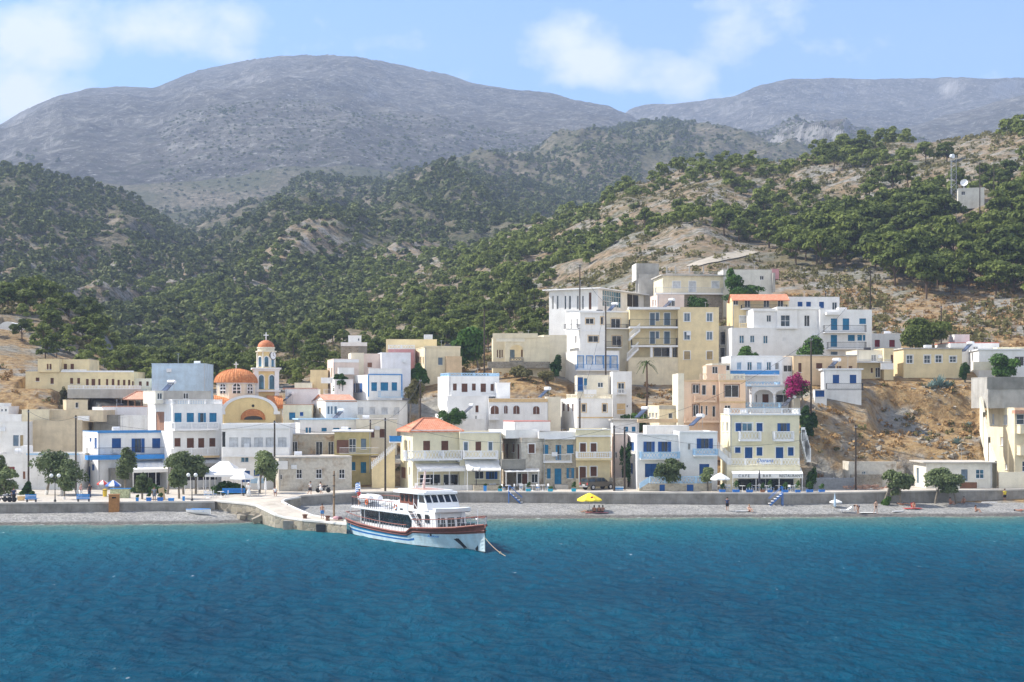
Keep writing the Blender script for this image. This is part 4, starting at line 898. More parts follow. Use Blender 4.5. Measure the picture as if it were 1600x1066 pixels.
b = Bld('house', 'white house with an ornate ochre rooftop parapet and dark windows', Z5, 236, 444, 852, 1030, 229, D=8, xl=135, wall='white')
b.block(win=wins('glass:dark:trimyel', 880, 929, (263, 288), (386, 412)), winl=[('shut:brown', 148, 160, 880, 922), ('shut:brown', 174, 188, 880, 924), ('shut:brown', 204, 214, 880, 926)]); b.rail(236, 445, 822, 852, 'panel', off=.05, depth=5, col='creamlite'); b.band(236, 445, 958, 964, d=.1, m='trimyel')
b = Bld('apartment_house', 'tall yellow apartment building with long balconies and white outside stairs', Z5, 836, 1078, 308, 700, 262, D=10, phi=2, wall='yellow')
b.block(win=wins('glass:greyblue:trim', 340, 390, (871, 907), (1005, 1040)) + wins('glass:greyblue:trim', 450, 500, (871, 907), (1005, 1040)) + wins('shut:tanshut:trim', 567, 616, (871, 907), (1005, 1040)))
b.block(548, 835.5, 318, 612, off=1.8, D=8, win=[('door:greyblue:trim', 669, 697, 340, 413), ('shut:greyblue:trim', 703, 722, 338, 386), ('door:greyblue:trim', 753, 788, 340, 413), ('door:greyblue:trim', 669, 697, 450, 523), ('shut:greyblue:trim', 703, 722, 450, 491), ('door:greyblue:trim', 753, 786, 450, 523), ('dark', 690, 785, 545, 600), ('dark', 803, 832, 545, 604)], ext=0)
b.block(540, 836, 606, 700, off=.1, D=8, wall='cream')
b.balcony(548, 835, 376, 430, 'iron', off=1.8, depth=1.8, col='iron', st=.3); b.balcony(560, 835, 488, 542, 'iron', off=1.8, depth=1.8, col='iron', st=.3); b.band(535, 838, 308, 322, d=2.0, off=1.8, name='eave')
for xx in (678, 793): b.box('column', xx-7, xx+7, 542, 606, .2, .4, 'trim')
mb = MB(); n = 12
for i in range(n):
    a, z = b.f(530+70*i/n, 600-70*i/n, .2); a1, _ = b.f(530+70*(i+1)/n, 600, .2); mb.box(a, a1, .0, 1.4, z-.75, z-.3); mb.box(a, a1, -.05, .03, z+.55, z+.68); mb.box(a, a+.07, -.05, .03, z-.3, z+.55)
    a, z = b.f(545+65*i/n, 480-60*i/n, .2); a1, _ = b.f(545+65*(i+1)/n, 480, .2); mb.box(a, a1, .0, 1.4, z-.7, z-.3); mb.box(a, a1, -.05, .03, z+.55, z+.68); mb.box(a, a+.07, -.05, .03, z-.3, z+.55)
mb.build('stair', W['white'], b.root)
b.block(1079, 1162, 420, 650, off=2, D=6, wall='concrete', win=[('dark', 1084, 1150, 450, 530), ('dark', 1084, 1140, 545, 610)], roof='flat'); b.balcony(1070, 1162, 605, 640, 'iron', off=2, depth=1.2)
b = Bld('long_house', 'long white house with tall windows under a thin projecting roof slab on the crest', Z5, 358, 720, 196, 340, 276, D=10, xl=68, wall='white')
b.block(win=[('grid:glassblue', 386, 497, 216, 298), ('dark', 533, 604, 218, 302)], winl=wins('glass', 236, 318, (84, 96), (112, 124), (158, 170), (184, 198), (232, 244), (262, 274)) + [('shut:brown', 304, 320, 218, 318)], roof='slab', over=.9)
b = Bld('house', 'small white block with solar heater below the grey hilltop house', Z5, 712, 872, 232, 320, 270, D=6, xl=670, wall='rose')
b.block(win=[('dark', 775, 818, 254, 300)], winl=[('dark', 682, 690, 262, 300), ('dark', 698, 704, 262, 300)]); b.heater(775, 290, -2.2, 1.0, .3)
b = Bld('house', 'hilltop cream house with three louvred shutters and unfinished roof columns', Z5, 745, 1104, 118, 225, 278, D=9, xl=690, wall='cream')
b.block(win=[('shut:whiteshut:trim', 804, 848, 152, 191), ('shut:whiteshut:trim', 901, 940, 152, 216), ('shut:whiteshut:trim', 1036, 1078, 152, 191)], roof='slab', roofm=M['deck'], over=.4)
b.balcony(704, 1106, 186, 230, 'iron', depth=1.4, col='steel', st=.25); b.block(872, 1100, 226, 310, off=-.6, D=3, wall='stonewall', ext=2, roof='flat')
for xx in (750, 800, 880, 960, 1100):
    mb = MB(); a, z = b.f(xx, 118, 2+xx*.004); mb.box(a-.1, a+.1, 2, 2.2, z+.2, z+1.5); mb.build('column', W['concrete'], b.root)
b.rail(760, 1100, 92, 112, 'iron', off=.4, col='steel')
b = Bld('ruin', 'roofless grey concrete ruin on the crest', Z5, 584, 735, 44, 112, 292, D=8, xl=548, wall='concrete', cat='ruin')
b.block(584, 722, 44, 105, off=3, D=.4, roof='none'); b.block(584, 590, 44, 112, off=0, D=5, roof='none', wall='offwhite', ext=1); b.block(600, 722, 108, 185, off=.5, D=.5, roof='none')
b = Bld('shed', 'pale shed with a red brick end wall above the tiled veranda house', Z6, 190, 520, 82, 205, 285, D=6, phi=2, wall='offwhite')
b.block(190, 482, 82, 205, win=[('dark', 408, 432, 118, 143)], roof='flat'); b.block(483, 522, 80, 138, off=-.2, D=5, wall='pink', ext=0); b.box('buttress', 486, 500, 100, 215, -1, .8, 'concrete')
b = Bld('villa', 'old cream villa with an arched corner porch above a stone terrace', Z4, 530, 662, 158, 285, 254, D=9, phi=3, wall='cream')
b.block(roof='flat', roofm=W['cream']); b.block(368, 530, 160, 285, off=2.6, D=6, wall='cream', win=[('door:greyblue', 456, 480, 222, 268), ('shut:brown', 514, 522, 222, 260), ('shut:brown', 388, 394, 222, 262), ('shut:brown', 400, 407, 222, 265), ('shut:brown', 412, 418, 222, 262)], roof='flat', roofm=W['cream'])
arcade(b, 430, 530, 178, 285, .1, [(455, 525, 222, 196)], .35, 'cream'); b.band(366, 600, 136, 162, d=.25, off=.1, m='cream'); b.band(384, 532, 158, 180, d=.12, off=.05, m='creamlite')
b.rail(452, 528, 262, 284, 'panel', off=-.1, col='greywall'); b.box('terrace_wall', 340, 665, 284, 318, -1.4, 1.3, 'stonewall')
b = Bld('house', 'plain sunlit cream wall house beside the modern apartments', Z4, 632, 752, 148, 250, 262, D=6, phi=14, wall='creamlite')
b.block(roof='flat', roofm=W['creamlite'])
b = Bld('house', 'white house with five brown shutters and a lattice roof parapet', Z4, 138, 400, 362, 480, 236, D=8, xl=80, wall='white')
b.block(win=wins('shut:brown', 398, 434, (159, 179), (258, 278)) + wins('shut:brown', 398, 443, (204, 235), (303, 331)) + wins('shut:brown', 400, 436, (355, 376))); b.rail(138, 400, 342, 362, 'panel', off=.05, depth=6, col='trimpale'); b.balcony(150, 385, 442, 465, 'iron', depth=1.2)
b.block(385, 456, 396, 480, off=-1.5, D=4, roof='flat', roofm=W['white'])
b = Bld('arch_house', 'long white house with four arched brown shutters', Z4, 345, 652, 478, 650, 229, D=8, phi=4, wall='white')
b.block(roof='flat', roofm=W['white']); b.block(130, 345, 466, 600, off=1, D=7, ext=2, win=[('shut:brown', 276, 292, 512, 548), ('dark', 110, 130, 490, 520)]); b.block(654, 720, 470, 600, off=1.5, D=5, wall='creamlite', ext=2); b.band(345, 652, 476, 494, d=.12, m='paleyellow' if 'paleyellow' in M else 'trimyel')
def archwin(b, x0, x1, yt, yb, colr='brown'):
    a0, zt = b.f(x0, yt, -.06); a1, z0 = b.f(x1, yb, -.06); w = (a1-a0)/2; zs = zt-w*.9; cx = (a0+a1)/2; pl = [(a0, z0)]+[(cx-w*math.cos(t), zs+(zt-zs)*math.sin(t)) for t in [math.pi*i/12 for i in range(13)]]+[(a1, z0)]
    mb = MB(); mb.prism(pl, -.06, .01); o = mb.build('window', M[colr], b.root); f = MB()
    for p, q in zip(pl[:-1], pl[1:]): f.tube((p[0], -.06, p[1]), (q[0], -.06, q[1]), .09, .09, 5)
    f.tube((cx, -.065, z0), (cx, -.065, zt), .03, .03, 4); f.build('frame', M['trim'], o)
for a_, b_, c_, d_ in ((353, 400, 510, 557), (422, 446, 510, 554), (470, 508, 510, 556), (573, 612, 513, 557)): archwin(b, a_, b_, c_, d_)
b.balcony(348, 402, 558, 588, 'bal', depth=1.0); b.heater(235, 540, -2, .9, .3); b.heater(630, 455, 3, 1.0, .5)
b = Bld('cottage', 'long yellow cottage with four white-framed windows above the dry cliff', Z8, 572, 876, 152, 290, 244, D=8, xl=505, wall='yellow')
b.block(win=[('grid:glass:trim', 588, 620, 184, 226), ('grid:glass:trim', 679, 712, 184, 226), ('grid:glass:trim', 738, 772, 184, 222), ('grid:glass:trim', 812, 847, 189, 221)], roof='slab', roofm=M['deck'], over=.2); b.box('water_tank', 686, 720, 130, 148, 4, 1.2, 'tank')
b = Bld('house', 'cream two-level house with an outdoor balcony stair beside the yellow cottage', Z8, 330, 500, 158, 300, 243, D=7, phi=2, wall='creamlite')
b.block(330, 470, 160, 215, win=[('glass', 404, 431, 181, 216)], ext=0); b.block(330, 455, 216, 300, off=.4, D=6, wall='yellow', win=[('dark', 426, 452, 248, 300), ('shut:brown', 402, 412, 250, 275)]); b.block(470.5, 520, 150, 300, off=-1, D=6, wall='yellow', win=[('door:brown', 506, 518, 182, 230)]); b.balcony(322, 512, 205, 222, 'iron', off=0, depth=1.4, col='steel'); b.box('balcony_wall', 455, 520, 225, 258, -2.4, .2, 'white')
b = Bld('house', 'low white house with two dark red shutters in the shade of the pine', Z8, 408, 560, 74, 165, 262, D=6, phi=2, wall='white')
b.block(win=wins('shut:red', 104, 141, (422, 449), (498, 527)))
b = Bld('house', 'white house with a red roof rim behind the yellow cottage', Z8, 815, 1070, 120, 215, 252, D=8, phi=2, wall='white')
b.block(win=[('glass', 935, 960, 118+20, 165)], roof='flat', roofm=plain('red_roof_edge', (.6, .14, .1), .7)); b.block(838, 916, 78, 122, off=3, D=3, ext=0); b.heater(900, 150, -2, 1.0, .3)
b = Bld('house', 'white walled house with a small courtyard wall at the right edge of the cliff', Z8, 965, 1215, 158, 265, 244, D=8, xl=918, wall='white')
b.block(win=[('dark', 1150, 1200, 190, 240)], roof='slab', over=.2); b.box('courtyard_wall', 935, 1030, 218, 262, -2.5, .25, 'creamlite'); b.block(1060, 1240, 145, 165, off=5, D=5, wall='paleyellow', ext=0)
b = Bld('apartment_block', 'big cream building with a raw concrete top storey at the right edge', Z8, 1150, 1260, 460, 890, 211, D=11, xl=1006, wall='cream')
b.block(winl=[('shut:whiteshut', 1032, 1044, 490, 545), ('shut:whiteshut', 1090, 1114, 495, 545), ('shut:whiteshut', 1076, 1090, 610, 655), ('shut:whiteshut', 1100, 1112, 750, 780)], win=[('grid:glass', 1160, 1240, 490, 545), ('grid:glass', 1190, 1240, 735, 790)], ext=3)
b.block(1012, 1262, 300, 460, off=3.5, D=7, wall='concrete', ext=0); b.band(1006, 1262, 298, 360, d=.12, off=3.5, m='greywall'); b.balcony(1180, 1262, 545, 592, 'solid', depth=1.4, col='cream', slabm=W['cream']); b.balcony(1180, 1262, 655, 705, 'solid', depth=1.4, col='cream', slabm=W['cream']); b.band(1136, 1262, 470, 488, d=1.2, m='tilepink', name='canopy')
b.box('garden_wall', 1070, 1262, 792, 876, -2.4, .3, 'creamlite')
mb = MB()
for (x0, y0, o0), (x1, y1, o1) in (((968, 400, 5.2), (985, 480, 3.4)), ((988, 505, 3.2), (1012, 610, 1.0)), ((1016, 640, .8), (1046, 735, -1.6))):
    p, q = b.f(x0, y0, o0), b.f(x1, y1, o1); u, v = Vector((p[0], o0, p[1])), Vector((q[0], o1, q[1])); d = Vector((0, 0, 5)); t = Vector((.35, 0, 0))
    mb.add([u, v, v-d, u-d, u+t, v+t, v-d+t, u-d+t], [(0, 1, 2, 3), (7, 6, 5, 4), (0, 4, 5, 1)])
mb.build('stair_wall', W['creamlite'], b.root)
b = Bld('shed', 'low whitewashed shed with grey-blue windows under a thin flat roof by the beach', Z8, 690, 1034, 745, 890, 209, D=7, xl=624, wall='offwhite')
b.block(win=[('shut:greyblue', 872, 906, 778, 838), ('grid:glassblue', 948, 992, 778, 826), ('shut:brownlite', 865, 955, 845, 886)], winl=[('door:greyblue', 640, 652, 770, 850)], roof='slab', roofm=M['deck'], over=.5, thick=.15)
b = Bld('ruin', 'roofless whitewashed rubble ruin behind the corrugated fence', Z8, 288, 540, 738, 880, 211, D=4, phi=2, wall='derelict2', cat='ruin')
b.block(288, 535, 738, 890, D=.5, win=[('grid:glassblue', 356, 376, 788, 816)], roof='none'); b.block(288, 298, 738, 890, off=.5, D=3.5, roof='none'); b.box('rubble_wall', 300, 460, 805, 890, -.6, .5, 'stonewall')
b = Bld('hut', 'white flat-topped relay hut among the pines high on the right', Z0, 1497, 1538, 295, 308, 387, D=6, phi=-14, wall='offwhite', pad=True, ext=3.0)
b.block(win=[('dark', 1502, 1508, 299, 305)], roof='flat', roofm=W['white'])

rq = random.Random(4)
for b in BL:
    w, h, D = b.W, b.h, b.D
    if w < 3.5 or h < 2 or 'hut' in b.root.name or 'stair' in b.root.name: continue
    if rq.random() < .6:
        x, y, a = w*(.15+.7*rq.random()), D*(.3+.5*rq.random()), 1.2+1.4*rq.random(); m_ = MB(); m_.tube((x, y, h-.5), (x, y, h+a), .025, .02, 5)
        for k in range(5): m_.tube((x-.35+.05*k, y-.3+.15*k, h+a-.1), (x+.35-.05*k, y-.3+.15*k, h+a-.1), .012, .012, 4)
        m_.tube((x, y-.35, h+a-.1), (x, y+.35, h+a-.1), .015, .015, 4); m_.build('aerial', M['steel'], b.root)
    if rq.random() < .35:
        x, y = w*(.2+.6*rq.random()), D*(.4+.4*rq.random()); m_ = MB(); m_.tube((x-.5, y, h+.25), (x+.5, y, h+.25), .42, .42, 12); m_.build('water_tank', M['tank'] if rq.random() < .6 else M['iron'], b.root)
    if rq.random() < .6:
        x = w-.15 if rq.random() < .5 else .15; m_ = MB(); m_.tube((x, -.06, .1), (x, -.06, h-.05), .045, .045, 6); m_.build('drainpipe', M['steel'], b.root)
    if rq.random() < .4 and h > 4:
        x = w*(.2+.6*rq.random()); m_ = MB(); m_.box(x-.38, x+.38, -.32, -.02, h*.5+.9, h*.5+1.45); m_.build('cooling_unit', M['tank'], b.root)
M['tarp'] = plain('orange_tarpaulin', (0.62, 0.42, 0.20), .8)
cam = bpy.data.cameras.new('camera'); co = bpy.data.objects.new('camera', cam); COL.objects.link(co)
co.location = (0, 0, H); co.rotation_euler = (R(90), 0, 0); cam.sensor_width = 36; cam.lens = 36*F/1600; cam.shift_y = (YH-533)/1600
cam.clip_start = .5; cam.clip_end = 30000; SC.camera = co
sun = bpy.data.lights.new('sun', 'SUN'); so = bpy.data.objects.new('sun', sun); COL.objects.link(so)
sun.energy = 5.0; sun.angle = R(.5); sun.color = (1, .93, .82); so.rotation_euler = SUN_DIR.to_track_quat('Z', 'Y').to_euler(); so.location = (-200, 60, 300)
wd = bpy.data.worlds.new('World'); SC.world = wd; wd.use_nodes = True; nt = wd.node_tree; bg = nt.nodes['Background']
sky = ND(nt, 'ShaderNodeTexSky'); sky.sky_type = 'NISHITA'; sky.sun_disc = False
sky.sun_elevation = math.asin(SUN_DIR.z); sky.sun_rotation = math.atan2(SUN_DIR.x, SUN_DIR.y); sky.air_density = 1.0; sky.dust_density = .5; sky.ozone_density = 1.5
tc = ND(nt, 'ShaderNodeTexCoord'); dirv = tc.outputs['Generated']
sp = ND(nt, 'ShaderNodeSeparateXYZ'); nt.links.new(dirv, sp.inputs[0])
yy = math_n(nt, 'MAXIMUM', sp.outputs['Y'], .05); u_ = math_n(nt, 'DIVIDE', sp.outputs['X'], yy); v_ = math_n(nt, 'DIVIDE', sp.outputs['Z'], yy)
cb = ND(nt, 'ShaderNodeCombineXYZ'); nt.links.new(u_, cb.inputs[0]); nt.links.new(math_n(nt, 'MULTIPLY', v_, 1.35), cb.inputs[1])
n1 = noise(nt, 9.0, 8, .60, vec=cb.outputs[0]); n2 = noise(nt, 30.0, 5, .6, vec=cb.outputs[0])
def blob(px, py, rx, ry, amp):
    du = math_n(nt, 'DIVIDE', math_n(nt, 'SUBTRACT', u_, (px-CX)/F), rx/F); dv = math_n(nt, 'DIVIDE', math_n(nt, 'SUBTRACT', v_, (YH-py)/F), ry/F)
    d2 = math_n(nt, 'ADD', math_n(nt, 'MULTIPLY', du, du), math_n(nt, 'MULTIPLY', dv, dv))
    return math_n(nt, 'MULTIPLY', math_n(nt, 'MAXIMUM', math_n(nt, 'SUBTRACT', 1.0, d2), 0.0), amp)
tot = None
for bl in ((20, 110, 150, 110, .62), (140, 40, 190, 75, .50), (300, 55, 150, 60, .50), (60, 180, 150, 70, .35), (545, 70, 60, 25, .2), (900, 75, 110, 75, .52), (1000, 115, 135, 55, .50), (1060, 130, 90, 40, .3), (1140, 65, 75, 45, .36), (640, 55, 60, 25, .18), (740, 120, 60, 25, .22), (-200, 100, 200, 160, .6), (1750, 120, 160, 90, .3)):
    o = blob(*bl); tot = o if tot is None else math_n(nt, 'ADD', tot, o)
cl = math_n(nt, 'ADD', tot, math_n(nt, 'MULTIPLY', math_n(nt, 'SUBTRACT', n1.outputs['Fac'], .55), 2.4)); cl = math_n(nt, 'ADD', cl, math_n(nt, 'MULTIPLY', math_n(nt, 'SUBTRACT', n2.outputs['Fac'], .5), .9))
cr = ramp(nt, cl, [(.02, (0, 0, 0)), (.28, (.42, .42, .42)), (.66, (.95, .95, .95))])
ahead = math_n(nt, 'GREATER_THAN', sp.outputs['Y'], .3)
up = math_n(nt, 'MULTIPLY', math_n(nt, 'MULTIPLY', cr.outputs['Color'], ahead), .95)
cloudc = (5.6, 5.75, 6.0)
skyc = mixc(nt, 1.0, sky.outputs['Color'], (.60, .82, 1.08), 'MULTIPLY')
c = mixc(nt, up, skyc, (*cloudc, 1)); n3 = noise(nt, 2.2, 6, .6, vec=dirv); behind = math_n(nt, 'MULTIPLY', ramp(nt, n3.outputs['Fac'], [(.36, (0, 0, 0)), (.56, (.85, .85, .85))]).outputs['Color'], ramp(nt, math_n(nt, 'MULTIPLY', sp.outputs['Y'], -1.0), [(0, (0, 0, 0)), (.25, (1, 1, 1))]).outputs['Color']); c = mixc(nt, behind, c, (5.6, 5.4, 5.1, 1)); nt.links.new(c, bg.inputs['Color']); bg.inputs['Strength'].default_value = .13  # bright cloud added behind the camera, out of view, to fill shaded fronts
SC.view_settings.view_transform = 'Standard'; SC.view_settings.look = 'None'; SC.view_settings.exposure = .84; SC.view_settings.gamma = 1
SC.cycles.max_bounces = 5; SC.cycles.diffuse_bounces = 3; SC.cycles.glossy_bounces = 2; SC.cycles.transmission_bounces = 2; SC.cycles.volume_bounces = 0; SC.cycles.transparent_max_bounces = 8
SC.cycles.use_denoising = True; SC.cycles.sample_clamp_indirect = 4; SC.cycles.use_adaptive_sampling = True; SC.cycles.adaptive_threshold = .015
def vnoise(x, y, seed=0):
    def h(i, j):
        n = (i.astype(np.int64)*374761393+j.astype(np.int64)*668265263+seed*1442695041) & 0x7fffffff
        n = ((n ^ (n >> 13))*1274126177) & 0x7fffffff
        return ((n ^ (n >> 16)) & 0xffff)/65535.0
    xi, yi = np.floor(x), np.floor(y); fx, fy = x-xi, y-yi; fx = fx*fx*fx*(fx*(fx*6-15)+10); fy = fy*fy*fy*(fy*(fy*6-15)+10)
    a, b, c_, d = h(xi, yi), h(xi+1, yi), h(xi, yi+1), h(xi+1, yi+1)
    return (a*(1-fx)+b*fx)*(1-fy)+(c_*(1-fx)+d*fx)*fy
def fbm(x, y, oct=5, seed=0, gain=.5, ridge=False):
    t = np.zeros_like(x); a = 1.0; s = 0
    for o in range(oct):
        v = vnoise(x*2**o+o*17.3, y*2**o+o*9.1, seed+o)
        if ridge: v = 1-np.abs(2*v-1)
        t += a*v; s += a; a *= gain
    return t/s
def smooth(a, b, x): t = np.clip((x-a)/(b-a), 0, 1); return t*t*(3-2*t)
YROWS = np.array([178, 205, 213, 222, 236, 250, 267, 285, 310, 350, 400, 450, 500, 560, 620, 720.])
TAB = {  # visible ground line (photo rows) by column from row 222 on; None = beyond the crest
 -250: [769, 690, 630, 590, 550, 515, 480, None], -60: [769, 655, 598, 568, 538, 498, 479, None], 0: [769, 650, 595, 566, 536, 495, 480, None],
 60: [769, 655, 600, 575, 545, 505, 482, None], 100: [769, 660, 615, 595, 560, 525, 492, None], 150: [769, 668, 618, 598, 575, 545, 512, None], 190: [769, 675, 625, 603, 590, 575, 560, None],
 230: [769, 680, 632, 606, 600, 597, 592, 578, 562, 550, 536, 525, None], 330: [769, 690, 652, 622, 607, 600, 592, 578, 558, 542, 528, 515, None],
 450: [764, 690, 655, 626, 602, 588, 570, 550, 530, 512, 495, 476, None], 560: [727, 682, 632, 604, 584, 565, 545, 525, 505, 485, 466, 449, None], 700: [727, 674, 606, 584, 566, 548, 525, 495, 465, 438, 418, 402, None],
 820: [722, 662, 594, 574, 560, 533, 500, 460, 425, 397, 376, 360, None], 900: [718, 662, 608, 588, 556, 508, 465, 430, 395, 365, 345, 331, None], 1000: [716, 666, 626, 590, 548, 485, 432, 385, 345, 312, 293, None],
 1100: [715, 662, 626, 590, 542, 465, 402, 350, 310, 282, 268, None], 1200: [712, 656, 610, 570, 530, 482, 422, 360, 310, 278, 258, None], 1270: [652, 606, 586, 556, 520, 476, 416, 350, 300, 268, 248, None],
 1350: [680, 606, 583, 555, 515, 470, 402, 335, 280, 252, 236, None], 1450: [684, 610, 578, 540, 505, 460, 386, 315, 262, 244, 226, None], 1540: [684, 612, 578, 540, 500, 455, 376, 300, 245, 228, 213, None],
 1600: [684, 612, 578, 540, 495, 450, 366, 285, 230, 212, 198, None], 1800: [684, 612, 578, 530, 485, 435, 345, 260, 200, 165, 140, None], 2100: [684, 612, 578, 530, 485, 430, 340, 250, 185, 150, 120, None]}
pxs = np.array(sorted(TAB)); ZT = []
for k in sorted(TAB):
    z = [-3.0, 1.3, 14-((760 if k >= 1350 else 766 if k > 450 else 769)-YH)*213/F]; last = None
    for i, y in enumerate(YROWS[3:]):
        t = TAB[k][i] if i < len(TAB[k]) else None
        if t is None or last is not None: last = z[-1] if last is None else last; z.append(z[-1]-.38*(y-YROWS[3+i-1]))
        else: z.append(14+(YH-t)*y/F)
    ZT.append(z)
ZT = np.array(ZT)
def near_z(px, Y):
    px = np.clip(px, pxs[0], pxs[-1]); yc = np.clip(Y, YROWS[0], YROWS[-1])
    ci = np.clip(np.searchsorted(pxs, px)-1, 0, len(pxs)-2); cf = (px-pxs[ci])/(pxs[ci+1]-pxs[ci]); cf = cf*cf*(3-2*cf)*.5+cf*.5
    ri = np.clip(np.searchsorted(YROWS, yc)-1, 0, len(YROWS)-2); h = YROWS[ri+1]-YROWS[ri]; t = (yc-YROWS[ri])/h
    def col(c):
        z0, z1 = ZT[c, ri], ZT[c, ri+1]; zm = ZT[c, np.maximum(ri-1, 0)]; zp = ZT[c, np.minimum(ri+2, len(YROWS)-1)]
        s = (z1-z0)/h; sm = np.where(ri > 0, (z0-zm)/(YROWS[ri]-YROWS[np.maximum(ri-1, 0)]+1e-9), s); spp = np.where(ri < len(YROWS)-2, (zp-z1)/(YROWS[np.minimum(ri+2, len(YROWS)-1)]-YROWS[ri+1]+1e-9), s)
        m0 = np.where(sm*s > 0, 2*sm*s/(sm+s+1e-9), 0); m1 = np.where(s*spp > 0, 2*s*spp/(s+spp+1e-9), 0)
        return (2*t**3-3*t**2+1)*z0+(t**3-2*t**2+t)*h*m0+(-2*t**3+3*t**2)*z1+(t**3-t**2)*h*m1
    z = col(ci)*(1-cf)+col(ci+1)*cf
    return np.where(Y > YROWS[-1], z-.38*(Y-YROWS[-1]), z)
LAY = [  # (crest depth, foot depth, foot row, power, crest points)
 (1000, 330, 600, 1.15, [(-500, 300), (-200, 275), (0, 268), (45, 264), (90, 280), (120, 290), (150, 295), (190, 299), (225, 320), (260, 345), (300, 372), (330, 402), (380, 438), (430, 466), (480, 496), (560, 550), (650, 620), (720, 700), (2200, 700)]),
 (1400, 500, 500, .95, [(-500, 640), (150, 470), (280, 412), (331, 362), (370, 338), (420, 314), (450, 293), (480, 280), (520, 284), (560, 293), (600, 300), (640, 284), (669, 270), (700, 268), (735, 275), (770, 294), (820, 302), (880, 322), (950, 338), (1050, 350), (1200, 400), (2200, 500)]),
 (1650, 900, 420, 1.0, [(-500, 640), (700, 345), (780, 330), (830, 304), (861, 289), (900, 271), (940, 251), (975, 236), (1005, 222), (1030, 228), (1060, 246), (1120, 262), (1200, 285), (1350, 330), (2200, 420)]),
 (2100, 1000, 400, .9, [(-500, 640), (300, 380), (440, 332), (500, 306), (560, 286), (640, 271), (700, 255), (742, 243), (800, 232), (861, 220), (910, 207), (950, 198), (1000, 193), (1050, 189), (1085, 196), (1130, 206), (1200, 222), (1300, 250), (1500, 300), (2200, 400)]),
 (2300, 1500, 330, .9, [(-500, 640), (800, 300), (1000, 235), (1050, 218), (1100, 211), (1140, 209), (1190, 207), (1215, 196), (1240, 192), (1290, 191), (1330, 200), (1370, 212), (1420, 226), (1500, 240), (1700, 280), (2200, 330)]),
 (3400, 1700, 322, .85, [(-500, 330), (-150, 250), (0, 196), (50, 166), (90, 149), (140, 139), (200, 139), (243, 140), (258, 131), (300, 113), (340, 104), (400, 90), (440, 86), (500, 85), (545, 85), (600, 95), (650, 108), (700, 117), (740, 130), (800, 142), (850, 148), (900, 158), (950, 170), (980, 181), (1030, 205), (1150, 250), (2200, 500)]),
 (3900, 2400, 290, .8, [(-500, 640), (800, 260), (920, 210), (960, 192), (985, 168), (1010, 163), (1060, 161), (1100, 157), (1150, 150), (1185, 135), (1230, 125), (1300, 124), (1400, 126), (1440, 124), (1490, 122), (1540, 125), (1600, 121), (1700, 112), (2200, 130)]),
 (2700, 1700, 330, 1.0, [(-500, 640), (1150, 320), (1250, 262), (1330, 240), (1370, 216), (1420, 197), (1500, 175), (1560, 160), (1620, 145), (1800, 122), (2200, 110)])]
def layer_z(i, px, Y):
    yc, yf, pf, pw, pts = LAY[i]; xs, ys = zip(*pts); py = np.interp(px, xs, ys)
    k = 3; py = sum(np.interp(px+d, xs, ys) for d in (-8, -4, 0, 4, 8))/5
    # crest wanders in depth so the ridge is a ridge, not a wall
    yc = yc*(1+.05*(vnoise(px/90.+i*7, px*0+i, 5)-.5)*2)
    zc = 14+(YH-py)*yc/F; zf = 14+(YH-pf)*yf/F
    t = np.clip((Y-yf)/(yc-yf), 0, 1.0)
    tt = t**pw if i != 6 else .90*t**.9+.10*smooth(.82, .97, t)
    z = np.where(Y <= yc, zf+(zc-zf)*tt, zc-.5*(Y-yc))
    return np.where(Y < yf, zf-(yf-Y)*.3, z), t
def terrain_z(px, Y):
    X = (px-CX)*Y/F
    zn = near_z(px, Y)
    rough = smooth(216, 300, Y)
    g = (fbm(X/26., Y/26., 5, 3)-.5)*(.8+7.0*smooth(290, 420, Y))*rough+(fbm(X/60.+Y/150., Y/140., 4, 9, ridge=True)-.62)*9.0*smooth(300, 420, Y)*(1-smooth(470, 560, Y)*.6)
    z = zn+g-3.4*smooth(1352, 1380, px)*(1-smooth(1525, 1550, px))*smooth(219, 230, Y)*(1-smooth(233.5, 236.5, Y+2.5*(fbm(X/6., X/9., 3, 33)-.5)))
    for i in range(len(LAY)):
        lz, t = layer_z(i, px, Y); sc = LAY[i][0]/1000.
        far = i >= 5
        w = np.sin(np.pi*np.clip(t, 0, 1))**.7
        amp = (46*sc if not far else 70)
        n = (fbm(X/(150*sc)+Y/(520*sc), Y/(420*sc), 6, 20+i, .52, ridge=True)-.62)*amp*w+((fbm(X/(58*sc)-Y/(300*sc)+.6*fbm(X/(90*sc), Y/(90*sc), 2, 60+i), Y/(330*sc), 4, 50+i, .5, ridge=True)-.62)*26*sc*w if not far else 0)+(fbm(X/(60*sc), Y/(60*sc), 5, 40+i)-.5)*(9*sc)*(.22+w)
        if far: n += (fbm(X/45., Y/60., 4, 77+i)-.5)*12*(.35+w)
        z = np.maximum(z, lz+n)
    return z
def carve(X, Y, z):
    for (cx, cy, ph, s0, s1, t0, t1, z0) in PADS:
        m = (np.abs(X-cx) < 60) & (np.abs(Y-cy) < 60)
        if not m.any(): continue
        xx, yy = X[m]-cx, Y[m]-cy; s = xx*math.cos(ph)+yy*math.sin(ph); t = -xx*math.sin(ph)+yy*math.cos(ph)
        ins = (s > s0-1.2) & (s < s1+1.2) & (t > t0-3.0) & (t < t1+.3)
        zz = z[m]; zz[ins] = np.minimum(zz[ins], z0-.06); z[m] = zz
    return z
COLPX = np.arange(-690, 2301, 3.0)
YR = np.concatenate([np.linspace(178, 300, 110)[:-1], np.geomspace(300, 4600, 420)])
PXg, Yg = np.meshgrid(COLPX, YR); Xg = (PXg-CX)*Yg/F
Zg = terrain_z(PXg, Yg); Zg = carve(Xg, Yg, Zg)
